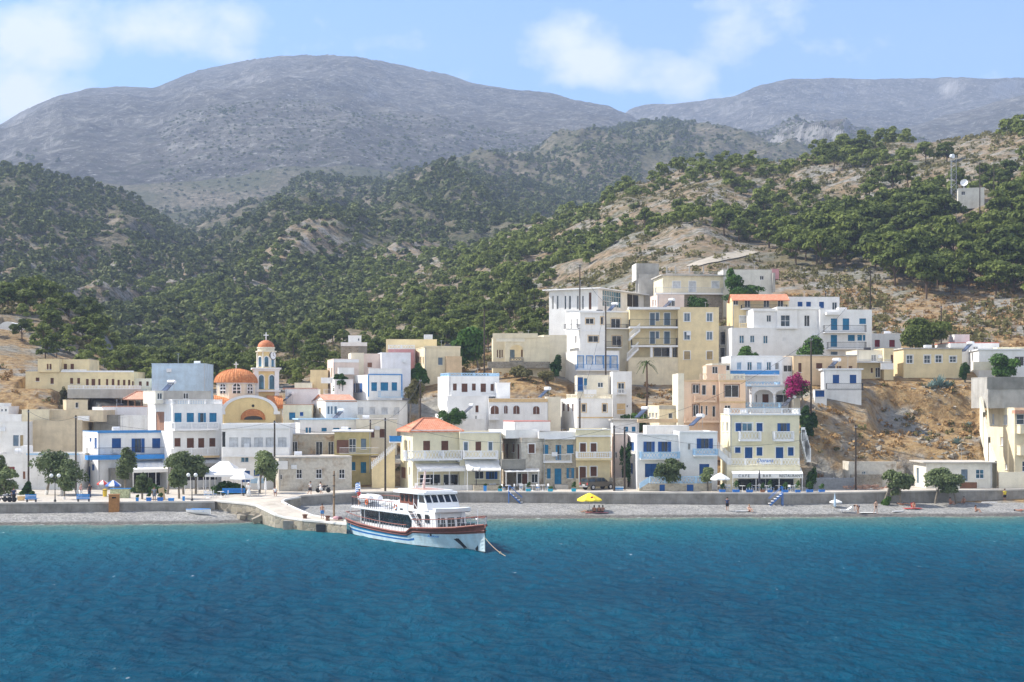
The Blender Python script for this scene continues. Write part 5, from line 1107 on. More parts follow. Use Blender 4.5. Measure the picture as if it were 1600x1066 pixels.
def _blur(A, k):
    c = np.cumsum(np.pad(A, ((k+1, k), (0, 0)), 'edge'), 0); A = (c[2*k+1:]-c[:-2*k-1])/(2*k+1); c = np.cumsum(np.pad(A, ((0, 0), (k+1, k)), 'edge'), 1); return (c[:, 2*k+1:]-c[:, :-2*k-1])/(2*k+1)
for (a_, b_, c_, d_) in ((1060, 1200, 335, 378), (1255, 1330, 378, 406)):   # graded ground where the tracks run
    mk = smooth(a_-20, a_, PXg)*(1-smooth(b_, b_+20, PXg))*smooth(c_-12, c_, Yg)*(1-smooth(d_, d_+12, Yg)); Zg = Zg*(1-mk)+mk*_blur(_blur(Zg, 9), 9)
def grid_obj(name, r0, r1, mat):
    X, Y, Z = Xg[r0:r1], Yg[r0:r1], Zg[r0:r1]; n, m = X.shape
    me = bpy.data.meshes.new(name); v = np.stack([X, Y, Z], -1).reshape(-1, 3).astype(np.float32)
    i = np.arange((n-1)*(m-1)); r, c = i//(m-1), i % (m-1); a = r*m+c
    f = np.stack([a, a+1, a+m+1, a+m], -1).astype(np.int32)
    fast_mesh(me, v, f, True); me.materials.append(mat); o = bpy.data.objects.new(name, me); COL.objects.link(o); o['kind'] = 'structure'; return o
def fast_mesh(me, v, f, smooth_=False, k=4):
    me.vertices.add(len(v)); me.vertices.foreach_set('co', v.ravel().astype(np.float32))
    me.loops.add(f.size); me.loops.foreach_set('vertex_index', f.ravel().astype(np.int32))
    me.polygons.add(len(f)); me.polygons.foreach_set('loop_start', np.arange(len(f), dtype=np.int32)*k)
    me.polygons.foreach_set('use_smooth', np.full(len(f), smooth_)); me.update(calc_edges=True)
def ground_mat(name, far):
    m, nt, b = new_mat(name); g = ND(nt, 'ShaderNodeNewGeometry'); pos = g.outputs['Position']; b.inputs['Roughness'].default_value = .95; b.inputs['Specular IOR Level'].default_value = .1
    if far == 0:
        sp = ND(nt, 'ShaderNodeSeparateXYZ'); nt.links.new(pos, sp.inputs[0])
        n1 = noise(nt, .11, 6, .62, vec=pos); n2 = noise(nt, .8, 6, .65, vec=pos); n3 = noise(nt, .035, 4, .55, vec=pos)
        gold = ramp(nt, n2.outputs['Fac'], [(.25, (.10, .065, .035)), (.42, (.24, .155, .075)), (.58, (.36, .25, .125)), (.72, (.27, .235, .175)), (.85, (.36, .33, .27))])
        earth = ramp(nt, n2.outputs['Fac'], [(.25, (.12, .09, .06)), (.5, (.23, .175, .115)), (.75, (.33, .265, .19))])
        rock = ramp(nt, n2.outputs['Fac'], [(.3, (.13, .125, .11)), (.7, (.36, .345, .31))])
        mr = ND(nt, 'ShaderNodeMapRange'); nt.links.new(sp.outputs['Y'], mr.inputs[0]); mr.inputs[1].default_value = 255; mr.inputs[2].default_value = 350
        f = math_n(nt, 'ADD', mr.outputs[0], math_n(nt, 'MULTIPLY', math_n(nt, 'SUBTRACT', n1.outputs['Fac'], .5), 1.2), True)
        c = mixc(nt, f, gold.outputs['Color'], earth.outputs['Color'])
        rk = ramp(nt, n1.outputs['Fac'], [(.47, (0, 0, 0)), (.60, (1, 1, 1))]); c = mixc(nt, rk.outputs['Color'], c, rock.outputs['Color'])
        gr = ramp(nt, n3.outputs['Fac'], [(.52, (0, 0, 0)), (.66, (.6, .6, .6))]); c = mixc(nt, math_n(nt, 'MULTIPLY', gr.outputs['Color'], f), c, (.10, .105, .055)); n5 = noise(nt, .45, 5, .7, vec=pos); mr2 = ND(nt, 'ShaderNodeMapRange'); nt.links.new(sp.outputs['Y'], mr2.inputs[0]); mr2.inputs[1].default_value = 300; mr2.inputs[2].default_value = 420; c = mixc(nt, math_n(nt, 'MULTIPLY', ramp(nt, n5.outputs['Fac'], [(.50, (0, 0, 0)), (.58, (.8, .8, .8))]).outputs['Color'], mr2.outputs[0]), c, (.055, .06, .028))
        bump(nt, b, n2.outputs['Fac'], 1.0, .6)
    elif far == 1:
        n1 = noise(nt, .012, 6, .62, vec=pos); n2 = noise(nt, .09, 6, .7, vec=pos)
        c = ramp(nt, n2.outputs['Fac'], [(.3, (.07, .068, .042)), (.5, (.165, .14, .095)), (.7, (.30, .26, .20))]).outputs['Color']
        v = ramp(nt, n1.outputs['Fac'], [(.40, (0, 0, 0)), (.60, (.75, .75, .75))]); c = mixc(nt, v.outputs['Color'], c, (.07, .08, .035))
        n5 = noise(nt, .22, 5, .7, vec=pos); c = mixc(nt, ramp(nt, n5.outputs['Fac'], [(.51, (0, 0, 0)), (.60, (.85, .85, .85))]).outputs['Color'], c, (.045, .055, .024))
        bump(nt, b, n5.outputs['Fac'], 1.0, 4.0)
    else:
        n1 = noise(nt, .004, 7, .65, vec=pos); n2 = noise(nt, .03, 8, .72, vec=pos); n3 = noise(nt, .0018, 4, .5, vec=pos); n4 = noise(nt, .055, 3, .6, vec=pos)
        c = ramp(nt, n2.outputs['Fac'], [(.30, (.040, .040, .034)), (.46, (.098, .093, .082)), (.57, (.150, .144, .128)), (.70, (.36, .355, .33))]).outputs['Color']
        v = ramp(nt, n1.outputs['Fac'], [(.35, (.62, .62, .58)), (.62, (1.12, 1.10, 1.06))]); c = mixc(nt, 1.0, c, v.outputs['Color'], 'MULTIPLY')
        sp = ND(nt, 'ShaderNodeSeparateXYZ'); nt.links.new(pos, sp.inputs[0]); mr = ND(nt, 'ShaderNodeMapRange'); nt.links.new(sp.outputs['Z'], mr.inputs[0]); mr.inputs[1].default_value = 600; mr.inputs[2].default_value = 330
        n5 = noise(nt, .11, 5, .75, vec=pos); c = mixc(nt, ramp(nt, n5.outputs['Fac'], [(.55, (0, 0, 0)), (.66, (.85, .85, .85))]).outputs['Color'], c, (.42, .42, .41)); c = mixc(nt, ramp(nt, n5.outputs['Fac'], [(.30, (.85, .85, .85)), (.44, (0, 0, 0))]).outputs['Color'], c, (.05, .055, .035))
        sn = ND(nt, 'ShaderNodeSeparateXYZ'); nt.links.new(g.outputs['True Normal'], sn.inputs[0]); c = mixc(nt, ramp(nt, sn.outputs['Z'], [(.66, (.75, .75, .75)), (.84, (0, 0, 0))]).outputs['Color'], c, (.40, .39, .37))
        gv = ramp(nt, n4.outputs['Fac'], [(.57, (0, 0, 0)), (.64, (1, 1, 1))]); k = math_n(nt, 'MULTIPLY', gv.outputs['Color'], math_n(nt, 'MULTIPLY', mr.outputs[0], .85)); c = mixc(nt, k, c, (.05, .06, .03))
        bump(nt, b, n2.outputs['Fac'], 1.0, 22.0)
    nt.links.new(c, b.inputs['Base Color']); return m
iA = int(np.searchsorted(YR, 700)); iB = int(np.searchsorted(YR, 1800))
grid_obj('hillside', 0, iA+1, ground_mat('dry_hillside', 0)); grid_obj('hills', iA, iB+1, ground_mat('scrub_hills', 1)); grid_obj('mountains', iB, len(YR), ground_mat('bare_mountain', 2))
def tz(px, Y):
    """ground height under photo column px at depth Y, from the built grid"""
    px, Y = np.atleast_1d(np.asarray(px, float)), np.atleast_1d(np.asarray(Y, float)); c = np.clip((px-COLPX[0])/3., 0, len(COLPX)-1.001); r = np.interp(Y, YR, np.arange(len(YR)))
    r = np.clip(r, 0, len(YR)-1.001); ci, ri = c.astype(int), r.astype(int); cf, rf = c-ci, r-ri
    return (Zg[ri, ci]*(1-cf)+Zg[ri, ci+1]*cf)*(1-rf)+(Zg[ri+1, ci]*(1-cf)+Zg[ri+1, ci+1]*cf)*rf
REL = (Zg-_blur(_blur(Zg, 14), 14))/(Yg/200.)   # how far the ground stands out as a spur
def trel(px, Y):
    c = np.clip(((np.asarray(px)-COLPX[0])/3.).astype(int), 0, len(COLPX)-1); r = np.clip(np.searchsorted(YR, Y), 0, len(YR)-1); return REL[r, c]
def tz1(X, Y): return float(tz(X*F/Y+CX, Y)[0])
WL = ([-500, 0, 100, 200, 300, 350, 400, 430, 545, 560, 700, 800, 1000, 1200, 1400, 1600, 2100], [822, 820, 819.5, 819, 818, 817, 815.5, 814, 813.5, 813, 811, 810, 808.5, 807.5, 807, 806.5, 805])
def wall_y(px): return np.interp(px, [-500, 0, 337, 400, 450, 470, 560, 700, 1000, 1240, 1600, 2100], [180, 184, 188, 192, 194, 198, 203, 203, 200, 199.5, 206, 214])
def wall_z(px): return np.interp(px, [-500, 0, 337, 470, 560, 1000, 1240, 1600, 2100], [2.2, 2.25, 2.2, 2.3, 2.5, 2.6, 2.55, 2.7, 2.8])
def water_y(px): return 14*F/(np.interp(px, *WL)-YH)
BPX = np.arange(-900, 2501, 5.0); bt = np.linspace(-1, 1, 29)
PB, TB = np.meshgrid(BPX, bt); wy, sy = water_y(PB), wall_y(PB)+.3
YB = np.where(TB < 0, wy+TB*14, wy+(sy-wy)*TB); ZB_ = np.where(TB < 0, TB*2.2, 1.18*np.clip(TB, 0, 1)**.75+.05*np.sin(TB*19))
XB = (PB-CX)*YB/F; ZB_ = ZB_+(fbm(XB/1.1, YB/1.1, 3, 5)-.5)*.10+(fbm(XB/9, YB/3, 3, 15)-.5)*.25*(TB > 0.02)
me = bpy.data.meshes.new('beach'); n, m_ = XB.shape; i = np.arange((n-1)*(m_-1)); r, c = i//(m_-1), i % (m_-1); a = r*m_+c
fast_mesh(me, np.stack([XB, YB, ZB_], -1).reshape(-1, 3), np.stack([a, a+1, a+m_+1, a+m_], -1), True)
m, nt, b = new_mat('pebbles'); g = ND(nt, 'ShaderNodeNewGeometry'); pos = g.outputs['Position']
v = ND(nt, 'ShaderNodeTexVoronoi'); v.inputs['Scale'].default_value = 6.0; nt.links.new(pos, v.inputs['Vector']); sep = ND(nt, 'ShaderNodeSeparateColor'); nt.links.new(v.outputs['Color'], sep.inputs['Color'])
n1 = noise(nt, .5, 5, .6, vec=pos); n2 = noise(nt, 2.5, 5, .65, vec=pos)
c0 = ramp(nt, sep.outputs[0], [(0, (.15, .148, .142)), (.5, (.245, .242, .232)), (1, (.36, .355, .335))]).outputs['Color']
c0 = mixc(nt, 1.0, c0, ramp(nt, n1.outputs['Fac'], [(.3, (.8, .8, .8)), (.7, (1.15, 1.14, 1.12))]).outputs['Color'], 'MULTIPLY')
sp = ND(nt, 'ShaderNodeSeparateXYZ'); nt.links.new(pos, sp.inputs[0]); zz = math_n(nt, 'ADD', sp.outputs['Z'], math_n(nt, 'MULTIPLY', math_n(nt, 'SUBTRACT', n2.outputs['Fac'], .5), .35))
wet = ramp(nt, zz, [(.20, (.42, .40, .38)), (.34, (1, 1, 1))]); c0 = mixc(nt, 1.0, c0, wet.outputs['Color'], 'MULTIPLY')
nt.links.new(c0, b.inputs['Base Color']); b.inputs['Roughness'].default_value = .85; bump(nt, b, v.outputs['Distance'], .7, .08); me.materials.append(m)
o = bpy.data.objects.new('beach', me); COL.objects.link(o); o['kind'] = 'structure'
prom_m = stucco('pale_concrete_paving', (0.56, 0.51, 0.44), .12, .35)
qb = MB(); Q = np.arange(-900, 2501, 10.0)
for p0, p1 in zip(Q[:-1], Q[1:]):
    r = []
    for p in (p0, p1):
        y = float(wall_y(p)); z = float(wall_z(p)); r.append([(Vector(((p-CX)*yy/F, yy, z+k))) for yy, k in ((y+.4, -.02), (y+6, .03), (228 if p < 400 else 218, .05))])
    for j in range(2): qb.quad(r[0][j], r[1][j], r[1][j+1], r[0][j+1])
tag(qb.build('promenade', prom_m, smooth=True), kind='structure')
wall_m = stucco('weathered_quay_concrete', (0.33, 0.31, 0.28), .18, .6)
def seawall(p0, p1, label):
    wb = MB(); cb_ = MB(); ps = np.arange(p0, p1+.1, 8.0)
    for a_, b_ in zip(ps[:-1], ps[1:]):
        q = []
        for p in (a_, b_):
            y, z = float(wall_y(p)), float(wall_z(p)); q.append((Vector(((p-CX)*y/F, y, 0.4)), Vector(((p-CX)*y/F, y, z-.14)), Vector(((p-CX)*(y+.45)/F, y+.45, z))))
        (a0, a1, a2), (b0, b1, b2) = q
        wb.quad(a0, b0, b1, a1); f = Vector((0, -.07, 0)); u1, v1 = a1+f, b1+f; u2, v2 = u1+Vector((0, 0, .2)), v1+Vector((0, 0, .2))
        cb_.quad(u1, v1, v2, u2); cb_.quad(u2, v2, b2+Vector((0, .1, .06)), a2+Vector((0, .1, .06))); cb_.quad(u1, a1, b1, v1)
    # end cap
    y, z = float(wall_y(p0)), float(wall_z(p0)); w = wb.build('seawall', wall_m); tag(w, label, 'seawall'); cb_.build('coping', stucco('pale_coping', (.62, .58, .52), .1, .3), w); return w
seawall(-880, 337, 'low grey concrete sea wall along the plaza with benches'); seawall(470, 2480, 'long grey concrete sea wall behind the bathing beach')
ST = [((335, 783, 2.2), (470, 777, 2.25)), ((385, 787.5, 2.05), (446, 781, 2.2)), ((400, 790.6, 1.9), (442, 784, 2.05)), ((430, 805, 1.4), (451, 789, 1.75)), ((443, 808.7, 1.2), (465, 795.5, 1.45)), ((472, 813, 1.1), (489, 805.7, 1.15)), ((506, 816, 1.0), (515, 810, 1.05)), ((541.5, 819.5, 1.0), (541, 814, 1.02))]
def PZ(px, py, z): return P(px, py, (14-z)*F/(py-YH))
pr = empty('pier', PZ(500, 812, 0.), 0, 'short concrete landing pier sloping down from the plaza to the ferry', 'pier'); po = pr.location
st = [(PZ(*a)-po, PZ(*b_)-po) for a, b_ in ST]; pm = MB(); em_ = MB(); wm = MB()
for (a0, a1), (b0, b1) in zip(st[:-1], st[1:]):
    pm.quad(a0, b0, b1, a1)
    for p, q, s in ((a0, b0, 1), (a1, b1, -1)):
        d = Vector((0, 0, -4)); wm.quad(p+d, q+d, q-Vector((0, 0, .05)), p-Vector((0, 0, .05))) if s > 0 else wm.quad(q+d, p+d, p-Vector((0, 0, .05)), q-Vector((0, 0, .05)))
        inn = ((a1-a0) if s > 0 else (a0-a1)).normalized()*.5; h = Vector((0, 0, .10))
        em_.quad(p+h-inn*.1, q+h-inn*.1, q+h+inn, p+h+inn); em_.quad(p-h-inn*.1, q-h-inn*.1, q+h-inn*.1, p+h-inn*.1); em_.quad(p+h+inn, q+h+inn, q+inn, p+inn)
e0, e1 = st[-1]; wm.quad(e0+Vector((0, 0, -4)), e1+Vector((0, 0, -4)), e1, e0)
pm.build('deck', stucco('pier_concrete', (.60, .54, .45), .12, .4), pr); wm.build('pier_wall', stone('pier_stone', (.33, .29, .22), (.42, .38, .30), (.26, .24, .20), 1.1, (.40, .36, .30)), pr); em_.build('edge', stucco('white_pier_edge', (.78, .75, .70), .08, .3), pr)
fb = MB(); p = PZ(501.5, 816, 1.0)-po; fb.box(p.x-.5, p.x+.5, p.y-.35, p.y+.05, -1.2, .78); fb.build('fender', M['iron'], pr)
sb = MB()
for k in range(4):
    p = PZ(452+k*3, 813+k*3.2, .95-k*.28)-po; sb.box(p.x-.6, p.x+.6, p.y-.7, p.y+.4, -.2-k*.28, .92-k*.28)
sb.build('step', wall_m, pr)
SPX = np.concatenate([np.linspace(-3200, -300, 120)[:-1], np.arange(-300, 1901, 3.5), np.linspace(1901, 4800, 121)[1:]]); SY = np.concatenate([np.geomspace(42, 150, 330), np.linspace(150, 202, 130)[1:]])
PS, YS = np.meshgrid(SPX, SY); XS = (PS-CX)*YS/F; ZS = np.zeros_like(XS)
rs = np.random.RandomState(4)
for k in range(34):
    lam = 1.2*1.13**k*(.9+.2*rs.rand()) if k < 22 else 2+rs.rand()*9; th = R(205)+rs.randn()*.55; a_ = .0105*lam**.9*(.6+.7*rs.rand())*(1.35 if lam < 3.5 else .6 if lam < 7 else .12); kx, ky = math.cos(th)*6.283/lam, math.sin(th)*6.283/lam
    s = np.sin(XS*kx+YS*ky+rs.rand()*6.28); ZS += a_*(np.where(s > 0, s**1.5, s))*smooth(.6, 1.6, lam/(YS/330))
calm = smooth(0, 1, (water_y(PS)-YS)/30.)*.75+.25; gust = .6+.8*fbm(XS/22., YS/40., 3, 31)
ZS = ZS*calm*gust*.8-.03
me = bpy.data.meshes.new('sea'); n, m_ = XS.shape; i = np.arange((n-1)*(m_-1)); r, c = i//(m_-1), i % (m_-1); a = r*m_+c
fast_mesh(me, np.stack([XS, YS, ZS], -1).reshape(-1, 3), np.stack([a, a+1, a+m_+1, a+m_], -1), True)
at = me.attributes.new('depth', 'FLOAT', 'POINT'); at.data.foreach_set('value', np.clip((water_y(PS)-YS)/80., 0, 1).ravel().astype(np.float32))
m, nt, b = new_mat('sea_water'); g = ND(nt, 'ShaderNodeNewGeometry'); pos = g.outputs['Position']; da = ND(nt, 'ShaderNodeAttribute'); da.attribute_name = 'depth'
mp = ND(nt, 'ShaderNodeMapping'); mp.inputs['Scale'].default_value = (1, .55, 1); mp.inputs['Rotation'].default_value = (0, 0, R(20)); nt.links.new(pos, mp.inputs['Vector']); pv = mp.outputs['Vector']
n1 = noise(nt, .05, 4, .6, vec=pv); n2 = noise(nt, 1.6, 6, .65, vec=pv); n3 = noise(nt, .8, 7, .66, vec=pv); n4 = noise(nt, .1, 3, .5, vec=pv)
dd = math_n(nt, 'ADD', da.outputs['Fac'], math_n(nt, 'MULTIPLY', math_n(nt, 'SUBTRACT', n4.outputs['Fac'], .5), .22), True)
deep = ramp(nt, n1.outputs['Fac'], [(.3, (.0001, .033, .068)), (.7, (.0002, .059, .104))])
sh = ramp(nt, dd, [(0, (.16, .20, .16)), (.05, (.06, .14, .14)), (.22, (.012, .118, .15)), (.62, (1, 1, 1))]); fac = ramp(nt, dd, [(.08, (0, 0, 0)), (.95, (1, 1, 1))])
c0 = mixc(nt, fac.outputs['Color'], sh.outputs['Color'], deep.outputs['Color'])
sh.color_ramp.elements[3].color = (.004, .075, .13, 1)
n6 = noise(nt, 1.5, 3, .55, vec=pv); n5 = math_n(nt, 'ADD', n2.outputs['Fac'], n6.outputs['Fac']); c0 = mixc(nt, 1.0, c0, ramp(nt, n3.outputs['Fac'], [(.34, (.82, .85, .88)), (.64, (1.20, 1.18, 1.14))]).outputs['Color'], 'MULTIPLY'); foam = ramp(nt, n3.outputs['Fac'], [(.69, (0, 0, 0)), (.75, (.7, .7, .7))]); edge = ramp(nt, da.outputs['Fac'], [(0.0, (1, 1, 1)), (.012, (0, 0, 0))]); fe = math_n(nt, 'MULTIPLY', edge.outputs['Color'], ramp(nt, n2.outputs['Fac'], [(.5, (0, 0, 0)), (.6, (1, 1, 1))]).outputs['Color'])
c0 = mixc(nt, math_n(nt, 'MAXIMUM', foam.outputs['Color'], fe), c0, (.62, .68, .70)); nt.links.new(c0, b.inputs['Base Color'])
b.inputs['Roughness'].default_value = .9; b.inputs['Specular IOR Level'].default_value = 0; gl = ND(nt, 'ShaderNodeBsdfGlossy', Roughness=.12); fr = ND(nt, 'ShaderNodeFresnel', IOR=1.33)
bp = ND(nt, 'ShaderNodeBump', Strength=1.0, Distance=.34); nt.links.new(n5, bp.inputs['Height'])
for q in (b, gl, fr): nt.links.new(bp.outputs[0], q.inputs['Normal'])
mx = ND(nt, 'ShaderNodeMixShader'); nt.links.new(math_n(nt, 'MINIMUM', math_n(nt, 'MULTIPLY', fr.outputs[0], .38), .16), mx.inputs[0]); nt.links.new(b.outputs[0], mx.inputs[1]); nt.links.new(gl.outputs[0], mx.inputs[2]); nt.links.new(mx.outputs[0], nt.nodes['Material Output'].inputs['Surface'])
me.materials.append(m)
o = bpy.data.objects.new('sea', me); COL.objects.link(o); o['kind'] = 'structure'
hb = MB(); hb.box(-3600, 3600, -25, 4900, -12, 1150); hz = hb.build('haze', [])
m = bpy.data.materials.new('haze_air'); m.use_nodes = True; nt = m.node_tree; nt.nodes.clear(); out = ND(nt, 'ShaderNodeOutputMaterial'); pvn = ND(nt, 'ShaderNodeVolumePrincipled')
pvn.inputs['Color'].default_value = (.58, .72, 1.0, 1); pvn.inputs['Density'].default_value = HAZE_D; pvn.inputs['Anisotropy'].default_value = 0.0; nt.links.new(pvn.outputs[0], out.inputs['Volume']); hz.data.materials.append(m); hz['kind'] = 'stuff'
def leaf_mat(name, c1, c2, rnd=.25, trans=.25):
    m, nt, b = new_mat(name); g = ND(nt, 'ShaderNodeNewGeometry'); oi = ND(nt, 'ShaderNodeObjectInfo'); at = ND(nt, 'ShaderNodeAttribute'); at.attribute_name = 'tint'
    f = math_n(nt, 'ADD', math_n(nt, 'MULTIPLY', g.outputs['Random Per Island'], .40), math_n(nt, 'MULTIPLY', math_n(nt, 'ADD', oi.outputs['Random'], at.outputs['Fac']), .60))
    r = ramp(nt, f, [(.1, c1), (.9, c2)]); nt.links.new(r.outputs['Color'], b.inputs['Base Color']); b.inputs['Roughness'].default_value = .7; b.inputs['Specular IOR Level'].default_value = .15
    tr = ND(nt, 'ShaderNodeBsdfTranslucent'); nt.links.new(r.outputs['Color'], tr.inputs['Color']); mx = ND(nt, 'ShaderNodeMixShader'); mx.inputs[0].default_value = trans
    out = nt.nodes['Material Output']; nt.links.new(b.outputs[0], mx.inputs[1]); nt.links.new(tr.outputs[0], mx.inputs[2]); nt.links.new(mx.outputs[0], out.inputs['Surface']); return m
LM = {'pine': leaf_mat('pine_needles', (.060, .086, .016), (.185, .222, .048)), 'far': leaf_mat('far_pine_needles', (.052, .074, .020), (.135, .160, .046), trans=.12), 'tam': leaf_mat('tamarisk_leaves', (.075, .105, .04), (.22, .27, .115)),
      'lush': leaf_mat('lush_leaves', (.022, .06, .012), (.085, .17, .03)), 'boug': leaf_mat('magenta_bracts', (.17, .006, .065), (.42, .022, .165)), 'dry': leaf_mat('dry_scrub', (.16, .09, .035), (.42, .27, .12), trans=.15),
      'olive': leaf_mat('olive_scrub', (.07, .075, .03), (.20, .18, .07)), 'agave': leaf_mat('agave_leaves', (.12, .19, .17), (.30, .40, .37), trans=.1), 'palm': leaf_mat('palm_fronds', (.03, .06, .015), (.1, .14, .04))}
BARK = plain('pine_bark', (.13, .085, .055), .9, var=.3); BARKG = plain('grey_bark', (.22, .19, .15), .9, var=.25); LIME = plain('limewash', (.75, .74, .71), .8)
def quads_cloud(rs, clumps, n, size, up=.35):
    """leaf clumps: n small quads on and inside each (centre, radii) clump"""
    V = []
    for (c, rad) in clumps:
        d = rs.randn(n, 3); d /= np.linalg.norm(d, axis=1)[:, None]; d[:, 2] = np.where(d[:, 2] < -.45, -d[:, 2], d[:, 2]); rr = rs.rand(n)**.33
        p = np.array(c)+d*rr[:, None]*np.array(rad)
        nrm = d+rs.randn(n, 3)*.55; nrm[:, 2] += up; nrm /= np.linalg.norm(nrm, axis=1)[:, None]
        a = np.cross(nrm, rs.randn(n, 3)); a /= np.linalg.norm(a, axis=1)[:, None]; b = np.cross(nrm, a); s = size*(.55+.9*rs.rand(n))[:, None]
        V.append(np.stack([p-a*s-b*s*.6, p+a*s-b*s*.6, p+a*s*.7+b*s*.6, p-a*s*.7+b*s*.6], 1))
    return np.concatenate(V).reshape(-1, 3)
def cloud_mesh(name, V, mat, tint=None):
    me = bpy.data.meshes.new(name); f = np.arange(len(V), dtype=np.int32).reshape(-1, 4); fast_mesh(me, V, f, False); me.materials.append(mat)
    if tint is not None:
        at = me.attributes.new('tint', 'FLOAT', 'POINT'); at.data.foreach_set('value', tint.astype(np.float32))
    return me
def pine_clumps(rs, k, w, h0, h1):
    out = []
    for i in range(k):
        t = rs.rand(); ang = rs.rand()*6.283; z = h0+(h1-h0)*t; r = w*(.95-.55*t**1.5)*(.25+.75*rs.rand()); out.append(((r*math.cos(ang), r*math.sin(ang), z), (w*.37*(.55+.9*rs.rand()), w*.37*(.55+.9*rs.rand()), w*.22*(.6+.8*rs.rand()))))
    out.append(((0, 0, h1*.96), (w*.4, w*.4, w*.25))); return out
PINE = []   # unit: height about 1
for i in range(6):
    rs = np.random.RandomState(50+i); w = .44+.12*rs.rand(); cl = pine_clumps(rs, 13, w*(.85+.4*rs.rand()), .34+.12*rs.rand(), .92); V = quads_cloud(rs, cl, 105, .040)
    cm = cloud_mesh('crown', V, LM['pine']); tb = MB(); lean = (rs.rand()-.5)*.16; tb.tube((0, 0, -.35), (lean, 0, .40), .030, .022, 6); tb.tube((lean, 0, .40), (lean*.6, .02, .85), .022, .008, 5)
    for (c, r) in cl[:7]: tb.tube((lean, 0, .26+.25*rs.rand()), c, .013, .005, 4)
    o = tb.build('trunk', BARK); tm = o.data; bpy.data.objects.remove(o); PINE.append((cm, tm))
def proto_low(seed, k, n, size, w=.5, h0=.3):
    rs = np.random.RandomState(seed); return quads_cloud(rs, pine_clumps(rs, k, w*(.9+.3*rs.rand()), h0, .9), n, size)
LOW = [proto_low(70+i, 7, 26, .10) for i in range(6)]; MIDP = [proto_low(90+i, 9, 50, .062) for i in range(6)]
def stuff_forest(name, pts, protos, mat, base=0.0):
    """pts: (x, y, z, height, tint)"""
    VV, TT = [], []
    rs = np.random.RandomState(3)
    for (x, y, z, h, t) in pts:
        p = protos[rs.randint(len(protos))]; a = rs.rand()*6.283; c, s = math.cos(a)*h, math.sin(a)*h
        VV.append(np.stack([x+p[:, 0]*c-p[:, 1]*s, y+p[:, 0]*s+p[:, 1]*c, z+(p[:, 2]-base)*h], 1)); TT.append(np.full(len(p), t))
    me = cloud_mesh(name, np.concatenate(VV), mat, np.concatenate(TT)); o = bpy.data.objects.new(name, me); COL.objects.link(o); o['kind'] = 'stuff'; return o
def ell(px, py, x, y, rx, ry): return np.exp(-(((px-x)/rx)**2+((py-y)/ry)**2))
BARE = [(1130, 320, 70, 36, .5), (1250, 330, 70, 40, .7), (1010, 300, 40, 22, .8), (1220, 390, 90, 16, .8), (1540, 240, 70, 34, 1.8), (1515, 330, 44, 24, 2.6), (1130, 396, 60, 16, 1.5), (1290, 362, 30, 12, 1.0), (1440, 255, 60, 22, .9), (1370, 270, 40, 16, .7), (1380, 446, 120, 14, .4), (1400, 490, 200, 22, 1.1), (1550, 500, 120, 25, 1.3), (1330, 440, 80, 26, .9), (930, 345, 60, 16, .7), (800, 365, 70, 12, .9), (700, 425, 60, 14, .8), (650, 440, 60, 12, .8), (570, 470, 90, 14, .8), (450, 520, 70, 22, .7), (380, 560, 60, 25, .7), (860, 480, 40, 30, 1.0), (1320, 300, 30, 22, .9), (980, 400, 22, 40, .6), (900, 380, 30, 14, .6), (1100, 450, 110, 30, 1.4), (1260, 460, 90, 30, 1.4), (60, 620, 90, 50, 1.6), (260, 490, 40, 14, 1.0), (22, 545, 30, 12, 2.0), (540, 545, 60, 20, .8), (450, 450, 80, 10, .5), (1010, 470, 170, 60, 2.0)]
DENSE = [(1420, 370, 160, 60, .55), (1540, 400, 120, 60, .6), (1300, 400, 80, 30, .5), (800, 440, 160, 60, .7), (950, 400, 60, 40, .3), (1330, 240, 90, 30, .8), (1540, 200, 90, 18, .4), (1100, 275, 70, 16, .6), (700, 500, 120, 40, .6), (120, 515, 90, 40, 1.2), (150, 560, 60, 40, .8), (960, 300, 60, 20, .5), (250, 570, 60, 25, .5)]
rs = np.random.RandomState(12); cand = []
def try_points(n, y0, y1, p0, p1, dens, mind, seed):
    rs = np.random.RandomState(seed); px = p0+(p1-p0)*rs.rand(n); Y = 1/(1/y0+(1/y1-1/y0)*rs.rand(n)) if False else y0+(y1-y0)*rs.rand(n)
    X = (px-CX)*Y/F; Z = tz(px, Y); py = YH-(Z-H)*F/Y; keep = rs.rand(n) < dens(px, py, Y, X); out = []; cell = {}
    for i in np.nonzero(keep)[0]:
        x, y = X[i], Y[i]; md = mind(Y[i]); g = (int(x//md), int(y//md)); ok = True
        for a in (-1, 0, 1):
            for b_ in (-1, 0, 1):
                for (qx, qy) in cell.get((g[0]+a, g[1]+b_), ()):
                    if (qx-x)**2+(qy-y)**2 < md*md: ok = False
        if ok: cell.setdefault(g, []).append((x, y)); out.append((x, y, Z[i], px[i], py[i]))
    return out
def blocked(X, Y):
    for (cx, cy, ph, s0, s1, t0, t1, z0) in PADS:
        xx, yy = X-cx, Y-cy; s = xx*math.cos(ph)+yy*math.sin(ph); t = -xx*math.sin(ph)+yy*math.cos(ph)
        if s0-2.5 < s < s1+2.5 and t0-4 < t < t1+2.5: return True
    return False
def dens_near(px, py, Y, X):
    d = .34+0*px
    for (x, y, rx, ry, a) in DENSE: d = d+a*ell(px, py, x, y, rx, ry)
    for (x, y, rx, ry, a) in BARE: d = d-a*(.52 if y < 420 else 1.0)*ell(px, py, x, y, rx, ry)
    d = d+(fbm(X/26., Y/26., 4, 61)-.5)*2.4
    d = d-np.clip(trel(px, Y)*.35, -.2, .5)
    d = np.where((px > 215) & (px < 1000), d*smooth(262, 285, Y), d); d = np.where(px >= 1000, d*smooth(286, 300, Y), d); d = np.where(px < 215, d*smooth(275, 290, Y)*(Y < 420), d)
    return np.clip(d, 0, 1)
